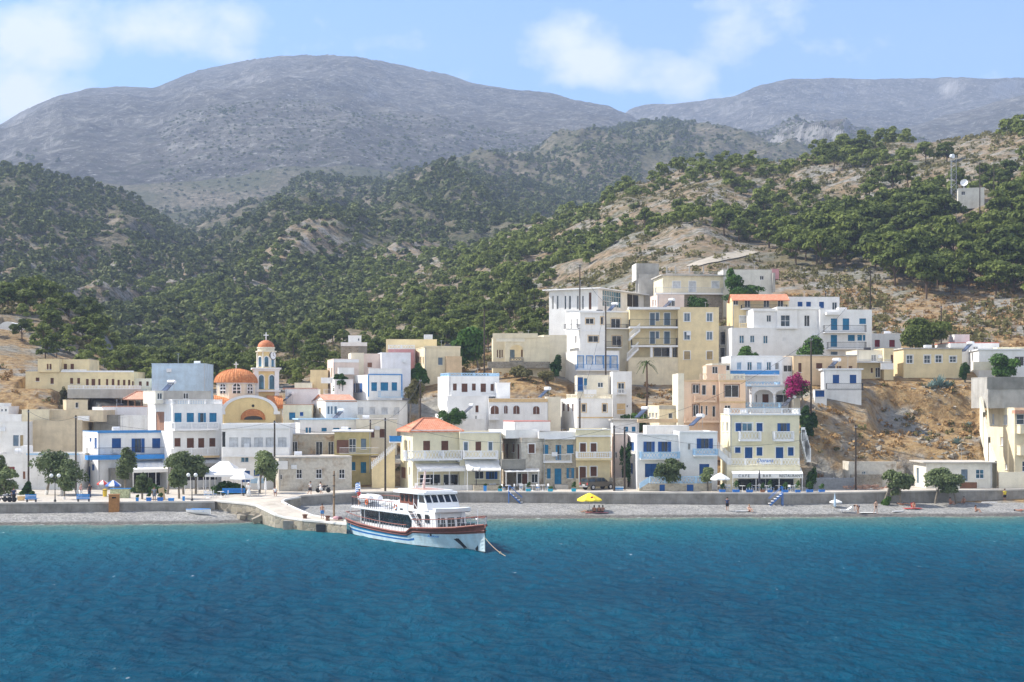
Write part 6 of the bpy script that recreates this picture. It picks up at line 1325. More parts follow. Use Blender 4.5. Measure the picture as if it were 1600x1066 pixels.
def hidden(x, y, z, h):
    return False
near = [p for p in try_points(30000, 262, 640, -260, 1900, dens_near, lambda Y: 3.9+1.1*(Y-262)/300., 21) if not blocked(p[0], p[1]) and not (1484 < p[3] < 1550 and 358 < p[1] < 394)]
pts = []
rs = np.random.RandomState(5)
for (x, y, z, px, py) in near:
    h = (4.6+3.4*rs.rand()**1.4)*(.8 if y < 300 and px < 1200 else 1.0)*(.82+(.42 if y < 400 else .12)*min(1, max(0, (px-1050)/200)))
    if px < 215: h *= .95
    pts.append((x, y, z, h, px, py))
def seen(x, y, z, h):
    px = x*F/y+CX; s = np.linspace(.35, .985, 40); ys = y*s
    g = tz(np.full(40, px), ys); line = H+(z+h*.8-H)*s; return not np.any(g > line+.5)
pts = [p for p in pts if -250 < p[4] < 1890 and seen(*p[:4])]
pts.sort(key=lambda p: -p[3]/p[1]*(1 if 0 <= p[4] <= 1600 else .3))
print('near pines', len(pts))
for i, (x, y, z, h, px, py) in enumerate(pts):
    if i >= 285: break
    root = empty('pine_tree', (x, y, z-.1), rs.rand()*6.28, None, 'tree', 'pines scattered over the dry hillside above the village')
    root['label'] = 'bushy green pine growing on the dry hillside among many like it'
    sx = h*(.9+.25*rs.rand()); root.scale = (sx, sx, h); cm, tm = PINE[rs.randint(6)]
    for nm, me in (('crown', cm), ('trunk', tm)):
        o = bpy.data.objects.new(nm, me); COL.objects.link(o); o.parent = root
rest = [(x, y, z-.15*h, h, rs.rand()) for (x, y, z, h, px, py) in pts[285:]]
if rest: stuff_forest('hillside_woods', rest, MIDP, LM['pine'], 0.0)
def dens_far(px, py, Y, X):
    d = .58+(fbm(X/45., Y/45., 5, 71)-.5)*2.6-np.clip(trel(px, Y)*.25, -.3, .35)
    d = np.where(Y > 1500, d-.15, d)
    pale = ell(px, py, 1240, 225, 120, 30)*1.2+ell(px, py, 655, 290, 14, 22)*.6+ell(px, py, 1010, 250, 30, 20)*.35+ell(px, py, 640, 370, 30, 16)*.3+ell(px, py, 400, 305, 90, 16)*.7+ell(px, py, 640, 240, 150, 12)*.8+ell(px, py, 385, 450, 50, 20)*.4
    zz = tz(px, Y); mtn = np.maximum(layer_z(5, px, Y)[0], np.maximum(layer_z(6, px, Y)[0], layer_z(7, px, Y)[0]))
    return np.clip(d-pale, 0, 1)*(Y > 420)*(mtn < zz-16)
far = try_points(60000, 420, 1420, -60, 1000, lambda a, b_, c_, d: dens_far(a, b_, c_, d)*np.where((a > 560) & (c_ < 760), 0, 1), lambda Y: 4.4+3.2*(Y-420)/1000., 22)
far += try_points(40000, 1420, 2500, 250, 1500, dens_far, lambda Y: 8.5, 23)
fp = []
for (x, y, z, px, py) in far:
    h = 3.6+4.6*rs.rand()**1.6+1.4*min(1, (y-420)/1500)
    if seen(x, y, z, h): fp.append((x, y, z-.25*h, h, rs.rand()))
print('far trees', len(fp))
stuff_forest('far_woods', fp, LOW, LM['far'])
BUSH = [quads_cloud(np.random.RandomState(160+i), [((0, 0, .3), (.55, .5, .35)), ((.35, .2, .2), (.4, .4, .28)), ((-.3, -.2, .22), (.4, .4, .26))], 14, .20) for i in range(5)]
fs = try_points(26000, 420, 1420, -60, 1000, lambda a, b_, c_, d: np.clip(.55+(fbm(d/30., c_/30., 3, 73)-.5)*2.2, 0, .9), lambda Y: 4.0+3.0*(Y-420)/1000., 28)+try_points(12000, 1420, 2300, 250, 1500, lambda px, py, Y, X: np.clip(dens_far(px, py, Y, X)+.5, 0, .9)*(dens_far(px, py, Y, X) > -1), lambda Y: 8., 29)
stuff_forest('far_undergrowth', [(x, y, z-.2, 1.8+2.4*rs.rand(), rs.rand()*.7) for (x, y, z, px, py) in fs if seen(x, y, z, 2)], BUSH, LM['far'])
mt = try_points(9000, 1900, 3300, -60, 1650, lambda px, py, Y, X: np.clip((fbm(X/260., Y/260., 4, 81)-.42)*2.2, 0, 1)*smooth(190, 300, py), lambda Y: 16., 24)
stuff_forest('mountain_scrub', [(x, y, z-1.5, 5+5*rs.rand(), rs.rand()) for (x, y, z, px, py) in mt if seen(x, y, z, 5)], LOW, LM['far'])
def dens_tuft(px, py, Y, X):
    d = .75*((px > 1225)*(Y < 262))+.55*((px > 1180)*(Y >= 262)*(Y < 320))+.6*((px < 120)*(Y < 262))+.4*((px > 560)*(px < 1180)*(Y > 216)*(Y < 300))
    return np.clip(d*(.4+1.2*fbm(X/5., Y/5., 3, 91)), 0, 1)
tf = [p for p in try_points(20000, 214, 325, -240, 1840, dens_tuft, lambda Y: .75, 25) if not blocked(p[0], p[1])]
TUFT = [quads_cloud(np.random.RandomState(130+i), [((0, 0, .18), (.5, .5, .35)), ((.3, .2, .1), (.4, .4, .25))], 16, .11, up=.1) for i in range(5)]
dry = [(x, y, z-.08, .7+1.0*rs.rand(), rs.rand()) for (x, y, z, px, py) in tf if rs.rand() < .72]; gre = [(x, y, z-.08, .8+1.2*rs.rand(), rs.rand()) for (x, y, z, px, py) in tf if rs.rand() < .16]
stuff_forest('dry_grass', dry, TUFT, LM['dry']); stuff_forest('low_undergrowth', gre, TUFT, LM['olive'])
def dens_scrub(px, py, Y, X): return np.clip((fbm(X/14., Y/14., 4, 97)-.33)*2.6, 0, 1)*((px > 560)|(Y > 300))*(Y > 270)
sc = [p for p in try_points(36000, 268, 560, -240, 1840, dens_scrub, lambda Y: 1.7, 27) if not blocked(p[0], p[1])]
stuff_forest('slope_undergrowth', [(x, y, z-.15, 1.1+2.2*rs.rand()**1.5, rs.rand()*.8) for (x, y, z, px, py) in sc if seen(x, y, z, 1.5)], TUFT, LM['olive'])
print('tufts', len(dry))
rb = MB(); rr = np.random.RandomState(8)
for (x, y, z, px, py) in try_points(9000, 213, 262, 1235, 1545, lambda px, py, Y, X: np.clip((fbm(X/7., Y/4., 3, 95)-.42)*4, 0, 1), lambda Y: .38, 26):
    if blocked(x, y): continue
    s = .10+.42*rr.rand()**3; c = Vector((x, y, z-.05)); ax = Vector((rr.randn(), rr.randn(), .3*rr.randn())).normalized()*s; ay = ax.cross(Vector((rr.randn()*.3, rr.randn()*.3, 1))).normalized()*s*(.5+.5*rr.rand()); rb.obox(c, ax, ay, ax.cross(ay).normalized()*s*.42)
rk = plain('cliff_rock', (.30, .27, .22), .95, var=.35, scale=1.2, spec=.1); tag(rb.build('rock_debris', rk), kind='stuff')
rb = MB()
for i in range(170):
    t = rr.rand(); q = PZ(*[(1-t)*a+t*b_ for a, b_ in zip((365, 797, .9), (500, 823, .2))]); s = .2+.6*rr.rand(); c = q+Vector((rr.randn()*.8, rr.randn()*.9-.6, -.1)); ax = Vector((rr.randn(), rr.randn(), .2*rr.randn())).normalized()*s; ay = ax.cross(Vector((.2*rr.randn(), .2*rr.randn(), 1))).normalized()*s*.7; rb.obox(c, ax, ay, ax.cross(ay).normalized()*s*.5)
tag(rb.build('shore_rubble', rk), kind='stuff')
def tree(name, label, px, ybase, Y, x0, x1, yt, yb, mat, trunks=1, zbase=None, n=260, size=.16, group=None, lime=False, cat='tree', clumps=11, depth=None, bark=None, seed=1, lean=0.0):
    """crown given by its photo extents at depth Y, trunk standing at (px, ybase)"""
    B = P(px, ybase, Y) if zbase is None else Vector(((px-CX)*Y/F, Y, zbase)); root = empty(name, B, 0, label, cat, group); rs = np.random.RandomState(seed*7+3)
    bushy = cat == 'shrub' or name in ('garden_tree', 'alley_tree', 'broadleaf_tree')
    A, D = P(x0, yb, Y)-B, P(x1, yt, Y)-B
    if bushy: A.z = min(A.z, .1)
    else: A.x, D.x = A.x*1.06, D.x*1.06; A.z -= .6; D.z += .1
    cx, cz = (A.x+D.x)/2, (A.z+D.z)/2; rx, rz = (D.x-A.x)/2, (D.z-A.z)/2; ry = depth or rx*.9
    cl = []
    for i in range(clumps):
        d = rs.randn(3); d /= np.linalg.norm(d); k = .72*(.5+.5*rs.rand()); cl.append(((cx+d[0]*rx*k, d[1]*ry*k, cz+d[2]*rz*k), (rx*.40*(.75+.5*rs.rand()), ry*.40*(.75+.5*rs.rand()), rz*.42*(.75+.5*rs.rand()))))
    cl.append(((cx, 0, cz), (rx*.6, ry*.6, rz*.55))); me = cloud_mesh('crown', quads_cloud(rs, cl, n, size), mat); o = bpy.data.objects.new('crown', me); COL.objects.link(o); o.parent = root
    tb = MB(); lb = MB()
    for t in range(trunks):
        bx = 0 if trunks == 1 else (t/(trunks-1)-.5)*rx*.95; top = Vector((cx+(bx-cx)*.6+lean, 0, cz-rz*.25)); r = .07+.035*rz; p0 = Vector((bx, .05*t, -.5)); p1 = Vector((bx, .05*t, 0)).lerp(top, .35)
        tb.tube(p0, p1, r*1.25, r, 7); tb.tube(p1, top, r, r*.6, 7)
        for (c, q) in cl[t::trunks][:4]: tb.tube(p1.lerp(top, .4+.5*rs.rand()), c, r*.4, r*.15, 5)
        if lime: lb.tube((bx, .05*t, -.2), Vector((bx, .05*t, 0)).lerp(top, .25), r*1.3+.012, r*1.12+.012, 8)
    to = tb.build('trunk', bark or BARKG, root)
    if lime: lb.build('limewash_band', LIME, to)
    return root
PRY = lambda px: float(wall_y(px))
def prom_z(px, Y): return float(wall_z(px))+.03
for i, (lab, px, yb0, Y, x0, x1, yt, yb, tr, lime, n, zb) in enumerate([
  ('broad many-trunked tamarisk with whitewashed feet at the left of the plaza', 97, 770, 201, 41, 141, 702, 762, 3, True, 520, None),
  ('dark tamarisk cut off by the left edge of the picture, nearest the parked motorcycles', 8, 785, 193, -24, 29, 728, 774, 1, False, 320, None),
  ('taller tamarisk rising behind the edge tree at the far left', -2, 770, 203, -30, 13, 708, 745, 1, False, 260, None),
  ('small round tamarisk beside the twin-globe lamp, white painted stem', 100, 784, 191, 90, 116, 738, 768, 1, True, 200, None),
  ('upright tamarisk between the taverna awning and the patterned kiosk', 196, 760, 205, 173, 215, 700, 750, 1, False, 340, None),
  ('small clipped tamarisk in front of the taverna awning, thin bent stem', 222, 783, 192, 208, 239, 735, 766, 1, False, 220, None),
  ('tall tamarisk behind the low one, just left of the white canopies', 274, 768, 202, 252, 303, 703, 741, 2, False, 320, None),
  ('low dense tamarisk in front of the taller pair, near the second lamp', 280, 782, 193, 260, 296, 728, 765, 1, False, 280, None),
  ('spreading tamarisk hanging over the white pergola canopy', 306, 768, 203, 282, 330, 708, 746, 1, False, 300, None),
  ('round tamarisk standing alone by the folded parasol at the pier head', 405, 769, 204, 387, 440, 703, 749, 1, False, 420, None),
  ('pale feathery tamarisk before the blue-shuttered house', 1040, 768, 204, 1020, 1069, 715, 752, 2, False, 300, None),
  ('smaller pale tamarisk beside the white parasol by the restaurant', 1106, 768, 204, 1092, 1118, 730, 752, 1, False, 220, None),
  ('tamarisk on the beach in front of the ruin and corrugated fence', 1394, 789, 200.5, 1374, 1427, 733, 774, 2, False, 420, 1.1),
  ('wide tamarisk on the beach shading bathers before the whitewashed shed', 1478, 790, 202, 1442, 1511, 729, 772, 2, False, 560, 1.1),
  ('tall climbing tree in the alley by the dark poles beside the peach house', 978, 765, 209, 966, 988, 690, 725, 1, False, 160, None)]):
    tree('tamarisk_tree' if i < 14 else 'alley_tree', lab, px, yb0, Y, x0, x1, yt, yb, LM['tam'] if i < 14 else LM['lush'], tr, prom_z(px, Y) if zb is None else zb, n, .13, 'tamarisks along the waterfront' if i < 14 else None, lime, clumps=13, seed=i+1)
for i, (nm, lab, px, yb0, Y, x0, x1, yt, yb, mt_, n, sz, tr) in enumerate([
  ('broadleaf_tree', 'large dark leafy tree behind the cream flat-roofed house in mid village', 730, 566, 266, 690, 772, 506, 560, 'lush', 640, .22, 2),
  ('pine_tree', 'big bright pine behind the yellow cottage on the right', 1440, 548, 256, 1396, 1492, 494, 544, 'pine', 640, .20, 2),
  ('garden_tree', 'dense green garden tree below the stepped white block', 1262, 556, 252, 1240, 1295, 522, 558, 'lush', 420, .18, 1),
  ('shrub', 'dark overgrown bush behind the restaurant stairs', 1262, 680, 219, 1248, 1280, 632, 676, 'lush', 360, .15, 1),
  ('shrub', 'bright green climber beside the restaurant wall', 1266, 765, 208, 1258, 1277, 722, 762, 'lush', 220, .12, 1),
  ('shrub', 'olive bush on the terrace wall below the old villa', 815, 598, 250, 797, 834, 568, 592, 'olive', 300, .14, 1),
  ('shrub', 'low green bush right of the olive one on the terrace wall', 852, 600, 249, 838, 866, 577, 596, 'olive', 240, .14, 1),
  ('shrub', 'dark bush at the corner of the sunlit blank house', 868, 575, 252, 858, 880, 554, 577, 'lush', 220, .13, 1),
  ('shrub', 'ivy-dark bush hanging on the bank below the cream house', 656, 590, 252, 640, 676, 566, 596, 'lush', 380, .15, 1),
  ('slope_tree', 'thin olive tree on the brown bank beside the azure-windowed house', 648, 648, 238, 631, 666, 593, 628, 'olive', 320, .13, 2),
  ('shrub', 'green roof-garden bush on the white flat house beside the arches', 706, 648, 223, 682, 730, 634, 648, 'lush', 300, .12, 1),
  ('shrub', 'green bush at the foot of the narrow tall white house', 982, 655, 231, 968, 1020, 634, 656, 'lush', 340, .13, 1),
  ('garden_tree', 'vine-covered tree on the terrace of the grey hilltop house', 1088, 478, 271, 1068, 1112, 455, 476, 'lush', 260, .16, 1),
  ('garden_tree', 'dark tree beside the pale shed above the tiled veranda', 1150, 456, 277, 1128, 1166, 420, 446, 'lush', 300, .16, 2),
  ('garden_tree', 'low bush row in front of the pale shed', 1172, 458, 276, 1130, 1200, 444, 460, 'lush', 300, .16, 1),
  ('shrub', 'yellow-green citrus bush before the white courtyard house', 1566, 578, 240, 1536, 1602, 552, 576, 'lush', 460, .14, 2),
  ('shrub', 'green shrub between the yellow cottage and the courtyard house', 1508, 575, 241, 1496, 1516, 558, 576, 'lush', 200, .13, 1),
  ('shrub', 'leafy shrub beneath the stepped white block, left part', 1168, 556, 250, 1144, 1186, 540, 558, 'lush', 300, .14, 1),
  ('broadleaf_tree', 'rounded dark tree behind the long cream schoolhouse', 262, 605, 262, 216, 300, 576, 606, 'pine', 520, .2, 2),
  ('shrub', 'pale green shrub in front of the left schoolhouse terrace', 98, 618, 246, 92, 108, 604, 618, 'olive', 160, .12, 1),
  ('shrub', 'tall ivy clump by the vine pergola left of mid village', 532, 592, 243, 518, 548, 584, 596, 'lush', 200, .12, 1),
  ('shrub', 'beach-side green bush at the wall below the ruin tree', 1384, 790, 200, 1376, 1392, 775, 790, 'lush', 160, .11, 1),
  ('hedge', 'dark clipped hedge behind the long blue bench and the white canopies', 358, 769, 204.5, 322, 393, 751, 768, 'lush', 340, .13, 1),
  ('hedge', 'dark hedge in the shade before the taverna awning', 232, 770, 206, 206, 262, 752, 769, 'lush', 300, .13, 1),
  ('shrub', 'flower bed bush in yellow pots at the left plaza', 40, 772, 203, 28, 56, 752, 768, 'lush', 260, .12, 1),
  ('agave', 'skip', 0, 0, 1, 0, 1, 0, 1, 'lush', 1, .1, 1)]):
    if lab == 'skip': continue
    gz = tz1((px-CX)*Y/F, Y); zz = P(px, yb0, Y).z
    tree(nm, lab, px, yb0, Y, x0, x1, yt, yb, LM[mt_], tr, min(zz, max(gz, zz-2.5)), n, sz, cat='tree' if 'tree' in nm else 'shrub', seed=40+i)
r_ = tree('bougainvillea', 'magenta bougainvillea in full bloom beside the arcaded house', 1245, 622, 223, 1219, 1269, 583, 612, LM['boug'], 2, P(1245, 625, 223).z-1, 190, .11, cat='shrub', seed=77)
r2_ = cloud_mesh('foliage', quads_cloud(np.random.RandomState(9), [((.2, .5, 2.2), (2.1, 1.5, 1.6))], 900, .11), LM['lush']); o = bpy.data.objects.new('foliage', r2_); COL.objects.link(o); o.parent = r_
B = P(1010, 640, 238); B.z = min(B.z, tz1(B.x, B.y)+.1); pt = empty('palm_tree', B, 0, 'lone slim palm with a small crown on the bare brown slope', 'tree'); top = P(1010.5, 568, 238)-B
tb = MB(); tb.tube((0, 0, -.5), top*.5+Vector((.1, 0, 0)), .2, .16, 8); tb.tube(top*.5+Vector((.1, 0, 0)), top, .16, .14, 8); tb.build('trunk', BARK, pt)
fm = MB(); rs = np.random.RandomState(6)
for i in range(26):
    a = rs.rand()*6.28; el = rs.rand()*1.5-.35; L = 1.5+.5*rs.rand(); d = Vector((math.cos(a), math.sin(a), 0)); s = Vector((-d.y, d.x, 0))*.16; prev = top; n = 5
    for k in range(1, n+1):
        t = k/n; q = top+d*L*t*math.cos(el*.6)+Vector((0, 0, L*(math.sin(el)*t-.75*t*t))); w = s*(1-.7*t); w0 = s*(1-.7*(t-1/n)); fm.quad(prev-w0, prev+w0, q+w, q-w); prev = q
fm.build('crown', LM['palm'], pt)
def agave(label, px, py, Y, r, n, seed, z=None):
    g = Vector(((px-CX)*Y/F, Y, 0)); g.z = (tz1(g.x, g.y) if z is None else z)-.1; rt = empty('agave', g, 0, label, 'plant', 'agaves on the dry cliff'); b = MB(); rs = np.random.RandomState(seed)
    for i in range(n):
        a = rs.rand()*6.28; el = .15+1.25*rs.rand(); L = r*(.75+.4*rs.rand()); d = Vector((math.cos(a)*math.cos(el), math.sin(a)*math.cos(el), math.sin(el))); s = d.cross(Vector((0, 0, 1))).normalized()*r*.075; u = s.cross(d).normalized()*r*.03
        p0, p1, p2 = Vector((0, 0, 0)), d*L*.55, d*L-Vector((0, 0, .12*L*math.cos(el))); b.add([p0-s*.7, p0+s*.7, p1+s, p1-s, p1-u*2, p2, p0-u*2], [(0, 6, 4, 3), (6, 1, 2, 4), (3, 4, 5), (4, 2, 5), (0, 3, 2, 1), (3, 5, 2)])
    b.build('foliage', LM['agave'], rt); return rt
for k, (lab, px, Y, r, n) in enumerate([('huge blue-grey agave clump in front of the yellow cottage, upper part', 1468, 238, 2.1, 60), ('blue-grey agave spilling down left of the huge clump', 1455, 237, 1.6, 44), ('blue-grey agave at the right foot of the huge clump', 1480, 237.5, 1.5, 44), ('single agave half way up the dry cliff', 1495, 221.5, 1.3, 34), ('small agave just above the flat roof of the whitewashed shed', 1481, 215.2, 1.1, 30), ('faded agave tuft on the upper right of the cliff', 1512, 231, 1.2, 26)]): agave(lab, px, 0, Y, r, n, 60+k)
def gpt(px, py, z):
    """point of photo (px, py) lying at height z"""
    Y = (14-z)*F/(py-YH); return Vector(((px-CX)*Y/F, Y, z))
def ppt(px, off=.8):
    """on the promenade, off metres behind the sea wall"""
    Y = float(wall_y(px))+off; return Vector(((px-CX)*Y/F, Y, float(wall_z(px))+(.03 if off > 3 else .0)))
def bpt(px, f):
    """on the beach: f = 0 water's edge .. 1 wall foot"""
    wy_, sy_ = float(water_y(px)), float(wall_y(px))+.3; Y = wy_+(sy_-wy_)*f; return Vector(((px-CX)*Y/F, Y, 1.18*f**.75+.05*math.sin(f*19)+.02))
def lamp(label, p, h=3.0):
    r = empty('street_lamp', p, 0, label, 'street lamp', 'twin-globe lamps on the front'); b = MB(); b.lathe((0, 0, 0), [(.16, -.1), (.16, .25), (.07, .4), (.05, h*.5), (.07, h*.52), (.045, h*.55), (.04, h)], 8); b.tube((-.45, 0, h-.15), (.45, 0, h-.15), .035, .035, 6); b.tube((-.45, 0, h-.15), (-.45, 0, h), .03, .05, 6); b.tube((.45, 0, h-.15), (.45, 0, h), .03, .05, 6); b.build('post', M['iron'], r)
    for s in (-.45, .45):
        g = MB(); g.ball((s, 0, h+.22), .24, .24, .24, 14); g.build('globe', plain('opal_globe', (.85, .85, .83), .3, var=.02), r, smooth=True)
lamp('twin-globe lamp beside the small white-stemmed tamarisk', ppt(86, .7)); lamp('twin-globe lamp in front of the white canopies', ppt(300, .7)); lamp('twin-globe lamp on the terrace beside the red tile roof cafe', ppt(744, 3.0), 2.7)
def bench(label, p, L, rz=0.0, colr='brightblue'):
    r = empty('bench', p, rz, label, 'bench', 'blue benches on the front'); b = MB()
    for k in range(3): b.box(-L/2, L/2, -.42+k*.15, -.30+k*.15, .42, .46)
    b.build('seat', M[colr], r); b = MB()
    for k in range(4): b.box(-L/2, L/2, .06, .10, .36+k*.16, .49+k*.16)
    b.build('backrest', M[colr], r)
    for s in (-1, 1): b = MB(); b.box(s*(L/2-.15)-.05, s*(L/2-.15)+.05, -.42, .055, -.05, .415); b.build('leg', M['iron'], r)
bench('blue bench beside the motorcycles facing the water', ppt(48.5, .9), 1.35, R(180)); bench('blue bench under the large tamarisk near the wooden cabinet', ppt(130, .9), 1.6, R(180)); bench('long blue bench in front of the cafe canopies', ppt(365, 9), 3.0)
p = bpt(178.5, .93); r = empty('cabinet', p, R(8), 'tall orange-brown wooden cabinet standing on the beach against the sea wall', 'cabinet'); b = MB(); b.box(-.62, .62, -.35, .35, -.1, 2.05); b.build('body', plain('orange_wood', (.42, .20, .07), .7, var=.2), r)
b = MB(); b.box(-.68, .68, -.4, .4, 2.054, 2.12); b.build('top', plain('orange_wood2', (.46, .22, .08), .7, var=.2), r); b = MB(); b.box(-.25, .25, -.37, -.35, 1.62, 1.78); b.build('slot', M['dark'], r); b = MB(); b.box(-.55, .55, -.375, -.354, .1, 1.5); b.build('door', plain('orange_wood3', (.38, .18, .06), .7, var=.2), r)
POLES = {}
def pole(key, label, px, yt, p, arms=0, rad=.13):
    zt = H-(yt-YH)*p.y/F; r = empty('utility_pole', p, 0, label, 'utility pole', 'dark wooden utility poles'); h = zt-p.z; b = MB(); b.tube((0, 0, -1.5), (0, 0, h), rad*1.15, rad*.8, 8); b.build('post', M['pole'], r); POLES[key] = Vector((p.x, p.y, zt-.2))
    if arms:
        b = MB()
        for k in range(arms): b.box(-.8, .8, -.16, -.06, h-.45-k*.5, h-.35-k*.5)
        for s in (-.7, -.25, .25, .7): b.tube((s, -.11, h-.35), (s, -.11, h-.15), .035, .03, 6)
        b.build('crossarm', M['pole'], r)
    else:
        b = MB()
        for s in (-.16, .16): b.tube((s, -.1, h-.3), (s, -.1, h-.12), .035, .03, 6)
        b.box(-.2, .2, -.13, -.07, h-.36, h-.30); b.build('bracket', M['steel'], r)
def at_y(px, Y, zg=None): X = (px-CX)*Y/F; return Vector((X, Y, tz1(X, Y) if zg is None else zg))
for k, lab, px, yt, Y, zg, arms in [
 ('a', 'dark utility pole before the big blank beige wall, left one', 44.5, 640, 210, 2.2, 0), ('b', 'thick dark utility pole between the beige wall and the taverna', 118.5, 649, 209, 2.2, 0), ('c', 'dark utility pole behind the lone round tamarisk at the white shuttered building', 429, 657, 209, 2.3, 0),
 ('d', 'tall dark utility pole left of the red hipped tile roof', 602, 653, 205, 2.5, 0), ('e', 'short dark pole end rising behind the olive house', 578.7, 656, 222, None, 0), ('f', 'dark pole on the brown bank beside the thin olive tree', 656.7, 592, 233, None, 0), ('g', 'dark pole in front of the ornate-parapet house in mid village', 906, 622, 220, None, 0), ('h', 'tall pole in front of the large leafy tree', 756.7, 482, 258, None, 1),
 ('i', 'dark pole at the quay beside the parked pickup', 959.6, 665, 204, 2.55, 0), ('j', 'dark pole at the alley left of the blue-shuttered house', 976, 667, 206.5, 2.6, 0), ('k', 'dark pole beside the bougainvillea', 1267.3, 528, 222, None, 0), ('l', 'tall dark pole against the long white crest house', 906, 414, 271, None, 0), ('m', 'dark pole in front of the modern white apartments', 946.4, 472, 251, None, 0), ('n', 'pole behind the right wing of the stepped white block', 1360, 422, 284, None, 1),
 ('o', 'dark pole before the corrugated fence and ruin', 1337, 664, 206, 2.6, 0), ('p', 'pole on the golden slope above the yellow cottage', 1470.6, 478, 268, None, 0), ('q', 'cross-armed pole beside the relay hut, nearer the mast', 1531, 254, 374, None, 2), ('r', 'cross-armed pole just right of the relay hut', 1553, 257, 375, None, 2), ('s', 'slim pole among pines by the dry cut above the white block', 1290, 455, 288, None, 0)]:
    pole(k, lab, px, yt, at_y(px, Y, zg), arms)
def wire(a, b_, sag, label, r=.022):
    n = 14; pts_ = [a.lerp(b_, i/n)-Vector((0, 0, sag*4*(i/n)*(1-i/n))) for i in range(n+1)]; b = MB(); b.path([q-a for q in pts_], r, 4); o = b.build('power_line', M['iron']); o.location = a; tag(o, label, 'cable', 'cables strung between the poles')
for a_, b_, s, lab in (('a', 'b', .9, 'thin dark cable sagging across the blank beige wall'), ('b', 'c', 1.6, 'thin dark cable from the taverna pole past the white balustraded house'), ('c', 'd', 1.6, 'thin dark cable running past the derelict houses'), ('d', 'f', 1.2, 'thin dark cable climbing from the quay pole to the brown bank'), ('d', 'i', 2.6, 'long thin cable across the harbour house fronts'), ('i', 'k', 2.0, 'thin cable from the pickup pole up to the bougainvillea'), ('i', 'o', 2.6, 'long thin cable across the blue-shuttered house and restaurant'), ('g', 'm', 1.4, 'thin cable rising to the modern apartments'), ('l', 'm', .8, 'thin cable below the crest house'), ('h', 'l', 1.6, 'thin cable over the old villa'), ('k', 'n', 1.5, 'thin cable past the stepped white block'), ('n', 'p', 1.5, 'thin cable over the big bright pine'), ('q', 'r', .3, 'short cable between the two cross-armed poles')):
    wire(POLES[a_], POLES[b_], s, lab)
p = at_y(1489, 374); r = empty('relay_mast', p, .4, 'thin lattice mast with a white drum antenna high on the pine slope', 'mast'); zt = H-(243-YH)*374/F; h = zt-p.z; b = MB()
for (x, y) in ((-.7, -.4), (.7, -.4), (0, .8)): b.tube((x, y, -1), (x, y, h), .045, .04, 5)
k = 0; z = 0
while z < h-1.2:
    for (u, v) in (((-.7, -.4), (.7, -.4)), ((.7, -.4), (0, .8)), ((0, .8), (-.7, -.4))): b.tube((*u, z), (*v, z+1.2), .016, .016, 4); b.tube((*v, z), (*u, z+1.2), .016, .016, 4)
    z += 1.2
b.build('lattice', M['steel'], r); b = MB(); b.tube((-.9, -1.2, h-.4), (-.9, -.5, h-.4), .55, .55, 14); b.build('drum_antenna', M['tank'], r, smooth=False)
p = at_y(1506, 390); r = empty('dish_antenna', p, 0, 'large white dish antenna above the relay hut', 'antenna'); zc = H-(287-YH)*390/F-p.z; b = MB(); b.lathe((0, 0, 0), [(.02, .0), (.45, .09), (.75, .27), (.95, .46)], 18); o = b.build('dish', M['tank'], r, smooth=True); o.location = (0, -.4, zc); o.rotation_euler = (R(70), 0, R(-25)); b = MB(); b.tube((0, 0, -1), (0, -.1, zc), .12, .1, 7); b.build('post', M['steel'], r)
p = at_y(1380, 394); r = empty('fence', p, 0, 'grey chain-link enclosure on the hillside among the pines', 'fence'); b = MB(); c_ = [(-5.5, 0), (-1, -2), (5, 6), (1, 8)]
for (x0, y0), (x1, y1) in zip(c_, c_[1:]+c_[:1]):
    n = 5
    for i in range(n+1):
        x, y = x0+(x1-x0)*i/n, y0+(y1-y0)*i/n; z = tz1(p.x+x, p.y+y)-p.z; b.tube((x, y, z-.3), (x, y, z+3.2), .07, .07, 5)
        if i: b.tube((px_, py_, pz_+3.2), (x, y, z+3.2), .05, .05, 4); b.tube((px_, py_, pz_+1.6), (x, y, z+1.6), .03, .03, 4)
        px_, py_, pz_ = x, y, z
b.build('frame', M['steel'], r)
def strip(name, pts_, w, mat, kind='structure'):
    b = MB(); prev = None
    P3 = [at_y(px, Y) for px, Y in pts_]; Q = []
    for a_, c_ in zip(P3[:-1], P3[1:]):
        for k in range(8): Q.append(a_.lerp(c_, k/8))
    Q.append(P3[-1])
    for i, q in enumerate(Q):
        d = (Q[min(i+1, len(Q)-1)]-Q[max(i-1, 0)]); d.z = 0; d.normalize(); s = Vector((-d.y, d.x, 0))*w; row = []
        for k in (-1, -.5, 0, .5, 1): u = q+s*k; row.append(Vector((u.x, u.y, tz1(u.x, u.y)+.22)))
        if prev:
            for j in range(4): b.quad(prev[j], prev[j+1], row[j+1], row[j])
        prev = row
    return tag(b.build(name, mat, smooth=True), kind=kind)
strip('dirt_track', [(1082, 343), (1110, 349), (1140, 360), (1174, 375)], 1.9, stucco('pale_track', (.46, .41, .33), .1, .3)); strip('upper_track', [(1272, 388), (1290, 392), (1310, 396)], 2.4, stucco('pale_track', (.6, .55, .46), .1, .3))
b = MB(); rr = np.random.RandomState(31); c0 = at_y(985, 290)
for i in range(90):
    t = rr.rand(); q = at_y(955+55*t, 283+8*rr.rand()); s = .25+.6*rr.rand(); ax = Vector((rr.randn(), rr.randn(), .4*rr.randn())).normalized()*s; ay = ax.cross(Vector((rr.randn(), rr.randn(), 1))).normalized()*s*.6; b.obox(q+Vector((0, 0, .2+1.2*rr.rand())), ax, ay, ax.cross(ay).normalized()*.12)
tag(b.build('building_rubble', W['white2']), kind='stuff')
